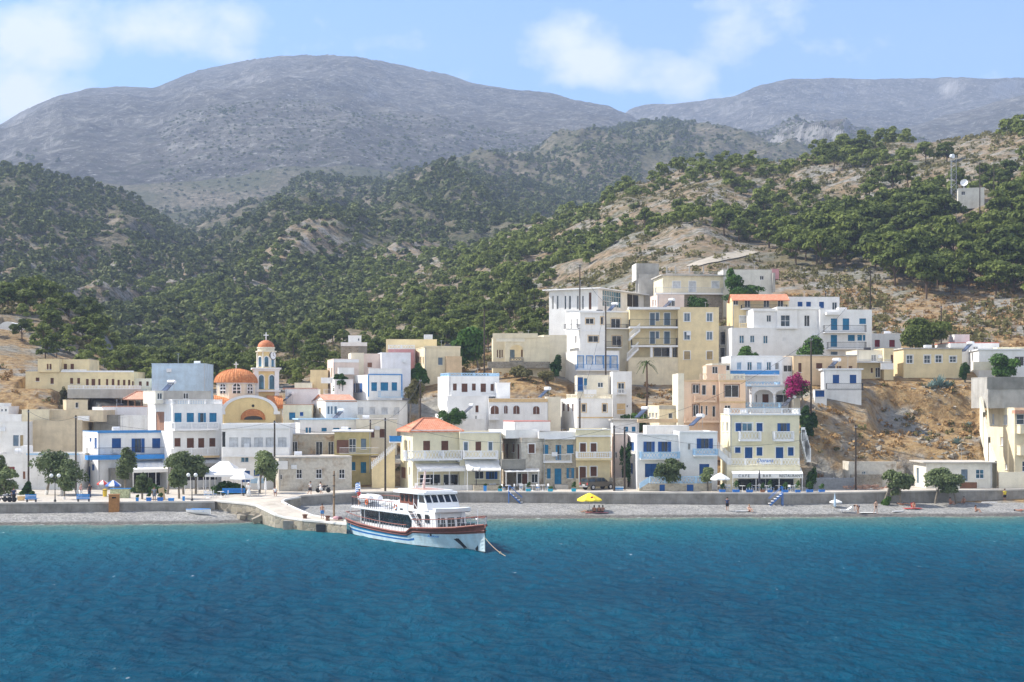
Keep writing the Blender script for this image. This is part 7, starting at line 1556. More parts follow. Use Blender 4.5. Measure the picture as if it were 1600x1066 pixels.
def planter(label, p, w, h, colr, tall, seed, leaf='lush', grp='planters along the quay edge'):
    r = empty('planter', p, 0, label, 'planter', grp); b = MB(); b.add([(-w*.42, -w*.3, 0), (w*.42, -w*.3, 0), (w*.42, w*.3, 0), (-w*.42, w*.3, 0), (-w*.5, -w*.36, h), (w*.5, -w*.36, h), (w*.5, w*.36, h), (-w*.5, w*.36, h)], [(0, 3, 2, 1), (4, 5, 6, 7), (0, 1, 5, 4), (1, 2, 6, 5), (2, 3, 7, 6), (3, 0, 4, 7)]); b.build('pot', M[colr], r)
    if tall: me = cloud_mesh('plant', quads_cloud(np.random.RandomState(seed), [((0, 0, h+tall*.45), (w*.5, w*.42, tall*.55)), ((.1, 0, h+tall*.75), (w*.3, w*.3, tall*.4))], 110, .07), LM[leaf]); o = bpy.data.objects.new('plant', me); COL.objects.link(o); o.parent = r
for i, (lab, px, w, h, tall, c_) in enumerate([('slim blue pot by the small clipped tamarisk', 214.5, .35, .5, .3, 'brightblue'), ('blue box planter left of the grey standing figure', 232.5, .6, .5, .5, 'blueplain'), ('blue box planter right of the grey standing figure', 250.5, .7, .5, .5, 'blueplain'), ('low blue box planter with no plant showing', 267.5, .7, .4, 0, 'brightblue'), ('slim blue pot next to the second lamp', 287, .3, .6, 0, 'brightblue'),
  ('tall blue jar on the quay before the annexe steps', 758, .45, .8, .2, 'brightblue'), ('turquoise planter nearest the blue-posted sea wall ladder', 781.5, .6, .4, .35, 'turq'), ('turquoise planter with spiky plant in front of the stone house', 825.5, .7, .4, .8, 'turq'), ('turquoise planter in front of the azure door', 860, .7, .4, .25, 'turq'), ('turquoise planter left of the yellow beach umbrella', 896.5, .65, .45, .8, 'turq'),
  ('blue planter below the open white parasol', 1128.5, .85, .38, .8, 'blueplain'), ('blue planter with two bushes left of CAFE', 1150, .95, .38, 1.1, 'blueplain'), ('blue planter beneath the word CAFE', 1171, .9, .38, .8, 'blueplain'), ('terracotta planter beside the parasol pole', 1191.5, .6, .38, .8, 'brownlite'), ('blue planter with a tall bush beneath the word BAR', 1203, .7, .38, 1.2, 'blueplain'), ('blue planter above the blue sea wall steps', 1227, .8, .38, .9, 'blueplain'), ('blue planter with a clipped bush beneath RESTAURANT', 1246.5, .7, .38, 1.1, 'blueplain'), ('blue planter at the right end of the restaurant terrace', 1265, .9, .38, 1.0, 'blueplain'), ('blue planter with low green in front of the corrugated fence', 1284, .8, .35, .7, 'blueplain'),
  ('yellow flower tub at the left plaza', 33, .8, .5, .6, 'trimyel'), ('second yellow flower tub at the left plaza, beside the big tree', 50, .8, .5, .6, 'trimyel')]):
    planter(lab, ppt(px, .75 if px > 60 else 4.5), w, h, c_, tall, 300+i)
def umbrella(label, p, rad, h, drop, cols, folded=False, n=8, name='parasol', tilt=0.0, square=False):
    r = empty(name, p, 0, label, 'parasol'); b = MB(); b.tube((0, 0, -.2), (0, 0, h-.02), .035, .03, 7); b.build('pole', M['steel'] if not square else M['wood'], r); b = MB()
    if folded: b.lathe((0, 0, 0), [(.10, h-1.7), (.17, h-1.5), (.13, h-.8), (.07, h-.25), (.03, h)], 10)
    else:
        m_ = 4 if square else n; sub = 6; pts_ = [(0, 0, h)]
        for k in range(1, 5):
            t = k/4
            for i in range(m_*sub):
                s = i/sub; i0 = int(s); f_ = s-i0; a0, a1 = 2*math.pi*i0/m_+.4, 2*math.pi*(i0+1)/m_+.4; x = (math.cos(a0)*(1-f_)+math.cos(a1)*f_)*rad*t; y = (math.sin(a0)*(1-f_)+math.sin(a1)*f_)*rad*t; pts_.append((x, y, h-drop*t**1.15-.05*rad*t*math.sin(math.pi*f_)))
        N = m_*sub; fs = []; mi = []
        for i in range(N): fs.append((0, 1+i, 1+(i+1) % N)); mi.append((i//sub) % len(cols))
        for k in range(3):
            for i in range(N): a = 1+k*N+i; c_ = 1+k*N+(i+1) % N; fs.append((a, a+N, c_+N, c_)); mi.append((i//sub) % len(cols))
        for i in range(N):   # valance
            pts_.append((pts_[1+3*N+i][0]*1.005, pts_[1+3*N+i][1]*1.005, pts_[1+3*N+i][2]-.16))
        for i in range(N): a = 1+3*N+i; c_ = 1+3*N+(i+1) % N; fs.append((a, a+N, c_+N, c_)); mi.append((i//sub) % len(cols))
        o = len(b.v); b.v += pts_; b.f += fs; b.mi += mi
    b.build('canopy', cols if not folded else cols[0], r)
    if not folded:
        b = MB()
        for i in range(4 if square else n): a = 2*math.pi*i/(4 if square else n)+.4; b.tube((0, 0, h-drop*.9), (math.cos(a)*rad*.7, math.sin(a)*rad*.7, h-drop*.72), .012, .012, 4)
        b.build('rib', M['steel'], r)
    return r
YELL = plain('yellow_parasol_cloth', (.86, .68, .04), .7, var=.04); CANV = M['canvas']; REDC = plain('red_cloth', (.55, .06, .05), .7); BLUC = plain('blue_cloth', (.05, .14, .45), .7); STRB = plain('pale_blue_stripe_cloth', (.45, .58, .70), .7)
u = umbrella('big yellow beach umbrella with a small round emblem', bpt(921, .34), 1.65, 2.35, .82, [YELL]); b = MB(); b.tube((.25, -1.08, 1.79), (.25, -1.12, 1.80), .16, .16, 12); b.build('emblem', REDC, u); 
umbrella('open white parasol left of the restaurant awning', ppt(1125, 3.0), 1.35, 2.5, .75, [CANV], n=8); umbrella('square white parasol at the right end of the cafe canopies', ppt(378.5, 8), 1.6, 3.2, .85, [CANV], square=True); umbrella('small red and white parasol beside the taverna door', ppt(160.5, 12), .75, 2.1, .45, [REDC, CANV]); umbrella('blue and white panelled parasol over the patterned kiosk', ppt(177, 10), 1.0, 2.2, .65, [BLUC, CANV])
umbrella('closed white parasol at the head of the pier', ppt(415, 5), .3, 2.4, .4, [CANV], folded=True); umbrella('closed white parasol with a bent top beside the lone tamarisk', ppt(404, 6.5), .3, 2.5, .4, [CANV], folded=True); umbrella('closed pale blue striped parasol on the beach by a white sunbed', bpt(1304.5, .30), .3, 2.3, .4, [STRB], folded=True); umbrella('low open white parasol on the beach behind the striped one', bpt(1306, .6), .8, 1.1, .3, [CANV]); umbrella('dark closed parasol in front of the restaurant sign', ppt(1186.5, 2.5), .3, 2.9, .4, [plain('dark_cloth', (.05, .05, .07), .8)], folded=True)
def canopy(label, pl, pr_, yt, yb, Y, D, h2=.5, m='canvas', legs=4, ridge=True):
    A, B_ = P(pl, yb, Y), P(pr_, yb, Y); z0 = prom_z((pl+pr_)/2, Y); r = empty('canopy_tent', Vector(((A.x+B_.x)/2, Y, z0)), 0, label, 'canopy'); w = (B_.x-A.x)/2; ze = A.z-z0; zt = H-(yt-YH)*(Y+D/2)/F-z0; b = MB()
    if ridge: b.add([(-w, 0, ze), (w, 0, ze), (w, D, ze), (-w, D, ze), (-w*.35, D/2, zt), (w*.35, D/2, zt)], [(0, 1, 5, 4), (1, 2, 5), (2, 3, 4, 5), (3, 0, 4)])
    else: b.add([(-w, 0, ze), (w, 0, ze), (w, D, zt), (-w, D, zt)], [(0, 1, 2, 3)]); 
    b.box(-w, w, -.02, .02, ze-.28, ze-.004); b.box(-w-.02, -w+.02, .03, D, ze-.28, ze-.004); b.build('cloth', M[m], r)
    for s in (-1, 1):
        for y in (.1, D-.1): b = MB(); b.tube((s*(w-.1), y, -.2), (s*(w-.1), y, ze-.05), .05, .05, 6); b.build('leg', M['trim'], r)
canopy('white ridged cafe canopy behind the spreading tamarisk', 326, 366, 721, 733, 206, 4); canopy('low white lean-to cafe canopy over the long blue bench', 320, 378, 733.5, 742, 202, 3.2, ridge=False); canopy('small cream cafe canopy half hidden by the tall tamarisk', 287, 310, 724, 734, 206, 4)
p = ppt(188, 8); r = empty('kiosk_counter', p, 0, 'low counter with a yellow and green patterned front under the blue and white parasol', 'counter'); b = MB(); b.box(-1.2, 1.2, -.35, .35, 0, 1.15); b.build('body', plain('patterned_panel', (.45, .48, .28), .6, var=.5, scale=5), r); b = MB(); b.box(-1.28, 1.28, -.42, .42, 1.154, 1.22); b.build('top', M['brightblue'], r)
p = ppt(164, 11); r = empty('litter_bin', p, 0, 'yellow litter bin beside the taverna columns', 'bin'); b = MB(); b.lathe((0, 0, 0), [(.24, 0), (.28, .85), (.30, .86), (.30, .92), (.05, 1.02)], 12); b.build('body', plain('yellow_plastic', (.75, .52, .04), .5), r); b = MB(); b.lathe((0, 0, 0), [(.31, .80), (.31, .86)], 12); b.build('rim', M['iron'], r)
p = ppt(253, 3); r = empty('menu_easel', p, R(15), 'pale wooden board leaning on an easel in front of the taverna awning', 'easel'); b = MB(); b.obox((0, 0, .75), (.34, 0, .08), (0, .02, .03), (-.10, .22, .72)); b.build('board', plain('pale_wood', (.55, .40, .22), .7), r); b = MB(); b.tube((-.25, .5, 0), (0, .15, 1.2), .03, .03, 5); b.tube((.25, .5, 0), (0, .15, 1.2), .03, .03, 5); b.build('leg', M['wood'], r)
def tables():
    t = empty('cafe_table', (0, 0, 0), 0, 'x', 'table'); b = MB(); b.lathe((0, 0, 0), [(.42, .72), (.42, .75), (.01, .752)], 14); b.lathe((0, 0, 0), [(.01, .718), (.42, .719)], 14); b.build('table_top', M['trim'], t); b = MB(); b.lathe((0, 0, 0), [(.25, 0), (.22, .04), (.04, .08), (.035, .715)], 8); b.build('base', M['trim'], t)
    c = empty('cafe_chair', (0, 0, 0), 0, 'x', 'chair'); b = MB(); b.box(-.2, .2, -.2, .2, .42, .455); b.build('seat', M['brightblue'], c); b = MB(); b.box(-.2, .2, .17, .2, .62, .9); b.build('backrest', M['trim'], c)
    for s in (-1, 1):
        for y in (-1, 1): b = MB(); b.box(s*.17-.02, s*.17+.02, y*.17-.02, y*.17+.02, 0, .42 if y < 0 else .9); b.build('leg', M['trim'], c)
    return t, c
TP, CP = tables()
SPOT = [(794, 3), (814, 3.6), (832, 3), (848, 3.2), (1136, 4), (1160, 3.2), (1180, 4.2), (1198, 3.4), (1216, 4.2), (1238, 3.6), (325, 6.5), (345, 7.2), (655, 5.4), (680, 5.6), (705, 5.4), (770, 4.6)]
for i, (px, off) in enumerate(SPOT):
    t = TP if i == 0 else copy_tree(TP); t.location = ppt(px, off); t['group'] = 'cafe tables on the quay'; t['label'] = ('round white cafe table among its chairs on the quay by the stone house' if i < 4 else 'round white restaurant table under the CAFE BAR RESTAURANT awning' if i < 10 else 'round white table under the cafe canopies' if i < 12 else 'round white table at the red tile roof cafe')
    for k in range(2):
        c = CP if (i == 0 and k == 0) else copy_tree(CP); a = .5+i*1.1+k*math.pi; c.location = t.location+Vector((math.cos(a)*.75, math.sin(a)*.45, 0)); c.rotation_euler.z = a-math.pi/2; c['group'] = 'cafe chairs on the quay'; c['label'] = t['label'].replace('round white cafe table among its chairs', 'white and blue chair at a table').replace('round white restaurant table', 'white and blue chair').replace('round white table', 'white and blue chair')
def wheel(par, c, r_, w):
    b = MB(); b.tube(Vector(c)-Vector((0, w/2, 0)), Vector(c)+Vector((0, w/2, 0)), r_, r_, 18); wo = b.build('wheel', plain('tyre_rubber', (.02, .02, .02), .9), par); s = -1 if c[1] < 0 else 1
    b = MB(); b.tube(Vector(c)+Vector((0, s*w/2, 0)), Vector(c)+Vector((0, s*(w/2+.015), 0)), r_*.6, r_*.5, 14); b.build('rim', M['steel'], wo)
p = ppt(934, 6.5); car = empty('pickup_truck', p, R(38), 'dark grey-brown double-cab pickup parked in front of the yellow house', 'pickup'); CARM = plain('dark_bronze_paint', (.10, .09, .075), .3, .3, var=.08, spec=.6)
b = MB(); hw = .86
def section(b, prof, y0, y1): b.prism(prof, y0, y1)
section(b, [(-2.5, .45), (2.45, .45), (2.5, .75), (2.35, .98), (1.2, 1.08), (-.75, 1.08), (-2.5, 1.02)], -hw, hw); b.build('body', CARM, car, fixn=True)
b = MB(); zz = [(1.15, 1.085), (.45, 1.62), (-.85, 1.64), (-1.0, 1.085)]; n_ = len(zz); ins = .12
b.add([(x, -hw+.03+(ins if z > 1.2 else 0), z) for x, z in zz]+[(x, hw-.03-(ins if z > 1.2 else 0), z) for x, z in zz], [(0, 1, 2, 3), (7, 6, 5, 4), (0, 4, 5, 1), (1, 5, 6, 2), (2, 6, 7, 3)]); b.build('cab', CARM, car, fixn=True)
b = MB(); b.add([(-2.4, -hw+.05, 1.03), (-1.05, -hw+.05, 1.085), (-1.05, hw-.05, 1.085), (-2.4, hw-.05, 1.03), (-2.35, -hw+.1, 1.62), (-1.0, -hw+.14, 1.66), (-1.0, hw-.14, 1.66), (-2.35, hw-.1, 1.62)], [(0, 1, 5, 4), (2, 3, 7, 6), (4, 5, 6, 7), (3, 0, 4, 7)]); b.build('canopy', CARM, car, fixn=True)
b = MB(); b.quad((-2.405, -.6, 1.12), (-2.405, .6, 1.12), (-2.375, .56, 1.52), (-2.375, -.56, 1.52)); b.build('rear_window', M['glass'], car)
b = MB(); b.quad((1.09, -.68, 1.15), (1.09, .68, 1.15), (.53, .60, 1.58), (.53, -.60, 1.58)); b.build('windscreen', M['glass'], car)
for s in (-1, 1):
    for x0, x1 in ((-.8, -.05), (.05, .62), (-2.2, -1.15)): b = MB(); b.quad((x0, s*(hw-.02), 1.14), (x1, s*(hw-.02), 1.14), (x1-.1 if x1 > .5 else x1, s*(hw-.12), 1.54), (x0, s*(hw-.12), 1.54)); b.build('side_window', M['glass'], car)
    b = MB(); b.box(-2.53, -2.505, s*.74-.09, s*.74+.09, .72, .98); b.build('tail_light', REDC, car); b = MB(); b.box(2.42, 2.49, s*.66-.14, s*.66+.14, .72, .88); b.build('headlight', M['trim'], car)
    b = MB(); b.obox((.75, s*(hw+.1), 1.14), (.06, 0, 0), (0, .1, 0), (0, 0, .08)); b.build('mirror', CARM, car)
    for x in (-1.55, 1.55): wheel(car, (x, s*(hw-.08), .36), .37, .24)
b = MB(); b.box(-2.62, -2.51, -.8, .8, .42, .56); b.build('bumper', M['steel'], car); b = MB(); b.box(-2.525, -2.504, -.26, .26, .62, .73); b.build('number_plate', M['trim'], car)
def bike(label, p, rz, c):
    r = empty('motorcycle', p, rz, label, 'motorcycle', 'parked motorcycles')
    for x in (-.68, .68): wheel(r, (x, 0, .31), .31, .11)
    b = MB(); b.tube((-.68, 0, .31), (-.1, 0, .42), .04, .04, 6); b.tube((.68, .0, .31), (.42, 0, .95), .04, .04, 6); b.tube((-.1, 0, .42), (.42, 0, .85), .04, .04, 6); b.tube((-.15, 0, .42), (-.35, 0, .75), .03, .03, 5); b.box(-.2, .2, -.14, .14, .28, .55); b.build('frame', M['iron'], r); b = MB(); b.ball((.12, 0, .82), .32, .15, .15, 10); b.ball((.72, 0, .64), .25, .09, .05, 8); b.build('tank', plain(c[0], c[1], .3), r, smooth=True); b = MB(); b.box(-.75, -.1, -.12, .12, .76, .85); b.build('saddle', M['iron'], r); b = MB(); b.tube((.40, -.36, 1.05), (.40, .36, 1.05), .02, .02, 5); b.tube((.42, 0, .9), (.40, 0, 1.05), .03, .02, 5); b.build('handlebar', M['steel'], r); b = MB(); b.ball((.55, 0, .92), .1, .1, .1, 8); b.build('headlight', M['glass'], r)
bike('dark motorcycle leaning by the derelict ruin with barred windows', ppt(505, 3.4), R(8), ('black_paint', (.03, .03, .035))); bike('parked motorcycle by the edge tree at the far left, beside the wall', ppt(6, 1.6), R(15), ('grey_paint', (.3, .3, .32))); bike('second motorcycle right of the edge tree at the far left', ppt(15, 1.9), R(-20), ('black_paint', (.03, .03, .035)))
p = bpt(312, .62); r = empty('rowing_boat', p, R(-32), 'small white and blue rowing boat hauled up on the pebbles', 'boat'); b = MB(); L = 1.75; st_ = []
for i in range(9):
    t = i/8; x = -L+2*L*t; w = .62*(1-(max(0, t-.35)/.65)**2.2) if t > .35 else .62*(.82+.18*t/.35); w = max(w, .02); k = .12*t*t; st_.append([(x, -w, .55+k), (x, -w*.85, .25+k*.5), (x, -w*.35, .03+k*.3), (x, w*.35, .03+k*.3), (x, w*.85, .25+k*.5), (x, w, .55+k)])
for a_, c_ in zip(st_[:-1], st_[1:]):
    for j in range(5): b.quad(a_[j], c_[j], c_[j+1], a_[j+1])
b.add(st_[0], [(0, 1, 2, 3, 4, 5)]); o = b.build('hull', M['trim'], r); so_ = o.modifiers.new('thick', 'SOLIDIFY'); so_.thickness = .04
b = MB()
for j in (0, 5): b.path([Vector(s[j])+Vector((0, 0, .02)) for s in st_], .05, 5)
b.build('gunwale', M['brightblue'], r)
for x in (-.9, .1, .9): b = MB(); b.box(x-.13, x+.13, -.52+.12*max(0, x), .52-.12*max(0, x), .38, .42); b.build('thwart', M['brightblue'], r)
def wall_steps(label, px, dirn, w=1.0):
    y = float(wall_y(px)); z = float(wall_z(px)); p = Vector(((px-CX)*y/F, y-.12, 1.1)); r = empty('wall_steps', p, 0, label, 'steps'); hgt = z-1.1; n = 5; b = MB()
    for i in range(n): x = dirn*(-.9+1.5*i/(n-1)); zz = hgt*(i+.6)/n; b.box(x-.16, x+.16, -w, -.02, zz-.03, zz+.03)
    b.build('tread', M['trim'], r); b = MB()
    for yy in (-w, -.06): b.tube((dirn*-1.0, yy, -.2), (dirn*.75, yy, hgt), .06, .06, 5); b.tube((dirn*.75, yy, -.2), (dirn*.75, yy, hgt+.9), .05, .05, 5); b.tube((dirn*-1.0, yy, .8), (dirn*.75, yy, hgt+.9), .03, .03, 5)
    b.build('frame', M['blueplain'], r)
wall_steps('blue metal steps over the sea wall before the restaurant', 1212, 1); wall_steps('blue ladder steps with a tall post before the stone house', 804, -1, .8)
p = ppt(966.5, 4.2); r = empty('sunbed_stack', p, 0, 'stack of folded blue sunbeds at the foot of the stone garden wall', 'sunbeds'); 
for k in range(3): b = MB(); b.box(-.62+.04*k, .58+.04*k, -.3, .3, .02+k*.17, .15+k*.17); b.build('sunbed', M['brightblue'] if k % 2 else STRB, r)
p = bpt(1320, .25); r = empty('sunbed', p, R(10), 'white reclining sunbed on the shingle by the striped parasol', 'sunbed'); b = MB(); b.box(-.65, .35, -.3, .3, .26, .31); b.obox((.62, 0, .48), (.3, 0, .2), (0, .3, 0), (-.02, 0, .025)); b.build('bed', M['trim'], r)
for x in (-.55, .4):
    for y in (-.25, .25): b = MB(); b.tube((x, y, 0), (x, y, .26), .025, .025, 5); b.build('leg', M['trim'], r)
def towel(label, p, w, d, m, rz=0., name='towel', h=.02): b = MB(); b.box(-w/2, w/2, -d/2, d/2, .03, .03+h); o = b.build(name, m); o.location = p; o.rotation_euler.z = rz; tag(o, label, name.replace('_', ' '))
PINKC = plain('pink_cloth', (.62, .22, .24), .8)
towel('long pinkish red mat under the bathers by the yellow umbrella', bpt(932, .27), 2.9, 1.2, PINKC, .03); towel('red towel under the red beach chair', bpt(1426, .42), 2.2, 1.3, REDC, .1); towel('white towel by the bending bather', bpt(1356, .2), 2.0, .9, CANV, 0); 
def board(label, p, L, rz):
    b = MB(); n = 12; pl = [(L/2*math.cos(2*math.pi*i/24), .28*math.sin(2*math.pi*i/24)) for i in range(24)]; b.slab(pl, .06, .13); o = b.build('surfboard', M['trim']); o.location = p; o.rotation_euler.z = rz; tag(o, label, 'surfboard')
board('white surfboard lying on the shingle near the red towel', bpt(1403, .25), 1.7, .3); board('white board lying flat under the sea wall right of the wide tamarisk', bpt(1546, .82), 2.2, .05); board('pale board beside the sitting bather below the white parasol', bpt(1160, .3), 1.8, .1)
p = bpt(1427.6, .40); r = empty('beach_chair', p, 0, 'low red folding beach chair on the red towel', 'chair'); b = MB(); b.box(-.28, .28, -.25, .25, .2, .24); b.build('seat', REDC, r); b = MB(); b.obox((0, .34, .48), (.28, 0, 0), (0, .1, .28), (0, .02, -.007)); b.build('backrest', REDC, r)
for s in (-1, 1): b = MB(); b.tube((s*.28, -.25, 0), (s*.28, .25, .24), .02, .02, 5); b.tube((s*.28, .25, 0), (s*.28, -.25, .24), .02, .02, 5); b.build('leg', M['steel'], r)
p = ppt(1303, 7); r = empty('fence', p, 0, 'grey corrugated metal fence beside the restaurant', 'fence'); b = MB(); n = 60; L = 5.5
for i in range(n): x0, x1 = -L/2+L*i/n, -L/2+L*(i+1)/n; b.quad((x0, 0, 0), (x1, 0, 0), (x1, 0, 1.4), (x0, 0, 1.4))
b = MB()
for k in range(28): z0, z1 = k*.055, (k+1)*.055; y0, y1 = (-.03 if k % 2 else .03), (.03 if k % 2 else -.03); b.quad((-L/2, y0, z0), (L/2, y0, z0), (L/2, y1, z1), (-L/2, y1, z1))
b.build('sheet', plain('corrugated_steel', (.42, .43, .44), .5, .5, var=.2), r); b = MB()
for x in (-L/2, 0, L/2): b.tube((x, .1, -.2), (x, .1, 1.65), .06, .06, 6)
b.build('post', M['steel'], r)
b = MB(); rr = np.random.RandomState(3)
for i in range(60): b.obox((rr.randn()*1.6, rr.randn()*.3, .1+.5*rr.rand()), Vector((.2, rr.randn()*.05, rr.randn()*.03)), Vector((0, .1, 0)), Vector((0, 0, .08)))
o = b.build('brick_heap', plain('pale_brick', (.48, .30, .22), .9, var=.3)); o.location = ppt(1352, 5); tag(o, 'low heap of pale reddish bricks behind the beach tamarisk', 'bricks', kind='stuff')
def pier_pt(px, py, z=1.1): return gpt(px, py, z)
for lab, px, py in (('rusty bollard half way along the pier', 476.5, 810.5), ('rusty bollard near the foot of the wooden mast on the pier', 512, 812.6)):
    o_ = MB(); o_.lathe((0, 0, 0), [(.24, -.1), (.22, .32), (.30, .36), (.30, .48), (.02, .52)], 12); q = o_.build('bollard', plain('rust', (.16, .08, .05), .8, var=.3)); q.location = pier_pt(px, py); tag(q, lab, 'bollard', 'bollards on the pier')
p = pier_pt(521.8, 811, 1.08); r = empty('mooring_mast', p, 0, 'bare weathered timber mast standing on the pier head', 'mast'); zt = H-(736-YH)*p.y/F-p.z; b = MB(); b.tube((0, 0, -.3), (.02, 0, zt), .13, .10, 8); b.build('post', plain('mast_wood', (.30, .20, .12), .85, var=.3), r); b = MB()
for z in (zt*.45, zt*.68, zt*.9): b.lathe((0, 0, 0), [(.15, z), (.15, z+.1)], 8)
b.build('band', M['iron'], r)
for lab, px, m_, s in (('pink bundle of luggage beside the timber mast', 525.5, plain('pink_bag', (.62, .35, .38), .8), .36), ('dark red bag beside the pink bundle on the pier', 530.5, plain('dark_bag', (.12, .05, .06), .8), .32)): b = MB(); b.ball((0, 0, s*.6), s*1.2, s*.8, s*.7, 10); b.tube((-.15, 0, s*1.15), (.15, 0, s*1.2), .03, .03, 5); o = b.build('bag', m_, smooth=True); o.location = pier_pt(px, 813, 1.08); tag(o, lab, 'bag')
SKIN = plain('tanned_skin', (.42, .22, .14), .6, var=.05); SKIN2 = plain('fair_skin', (.58, .36, .26), .6, var=.05); HAIRD = plain('dark_hair', (.03, .02, .015), .7); HAIRL = plain('fair_hair', (.35, .22, .1), .7)
POSE = {
 'stand': dict(pel=(0, 0, .95), ch=(0, .02, 1.30), nk=(0, .01, 1.47), hd=(0, -.02, 1.62), sh=(.19, .01, 1.41), el=(.25, .04, 1.12), wr=(.24, -.06, .88), hip=(.10, 0, .90), kn=(.11, -.03, .49), an=(.11, .02, .08), toe=(.13, -.15, .03)),
 'walk': dict(pel=(0, 0, .94), ch=(0, -.03, 1.29), nk=(0, -.04, 1.46), hd=(0, -.08, 1.61), sh=(.19, -.03, 1.40), el=(.25, .06, 1.13), wr=(.24, -.10, .92), hip=(.10, 0, .89), kn=(.11, -.12, .50), an=(.11, -.05, .09), toe=(.13, -.22, .04), kn2=(-.11, .02, .48), an2=(-.11, .30, .14), toe2=(-.12, .20, .03)),
 'bend': dict(pel=(0, .12, .88), ch=(0, -.22, 1.06), nk=(0, -.40, 1.08), hd=(0, -.54, 1.02), sh=(.19, -.32, 1.04), el=(.22, -.36, .74), wr=(.18, -.42, .48), hip=(.10, .10, .84), kn=(.11, -.02, .47), an=(.11, .05, .08), toe=(.13, -.12, .03)),
 'sit': dict(pel=(0, 0, .13), ch=(0, .10, .48), nk=(0, .08, .65), hd=(0, .04, .80), sh=(.19, .10, .59), el=(.27, -.06, .38), wr=(.16, -.32, .42), hip=(.10, -.03, .13), kn=(.14, -.38, .46), an=(.12, -.62, .08), toe=(.13, -.78, .04)),
 'chair': dict(pel=(0, 0, .48), ch=(0, .06, .83), nk=(0, .05, 1.0), hd=(0, .01, 1.15), sh=(.19, .05, .94), el=(.25, -.02, .66), wr=(.2, -.28, .60), hip=(.10, -.03, .47), kn=(.12, -.43, .47), an=(.12, -.42, .08), toe=(.13, -.58, .03)),
 'lie': dict(pel=(0, 0, .12), ch=(0, .38, .14), nk=(0, .56, .15), hd=(0, .72, .17), sh=(.19, .50, .14), el=(.34, .30, .08), wr=(.30, .04, .07), hip=(.10, -.04, .11), kn=(.12, -.46, .22), an=(.12, -.86, .08), toe=(.14, -.92, .18))}
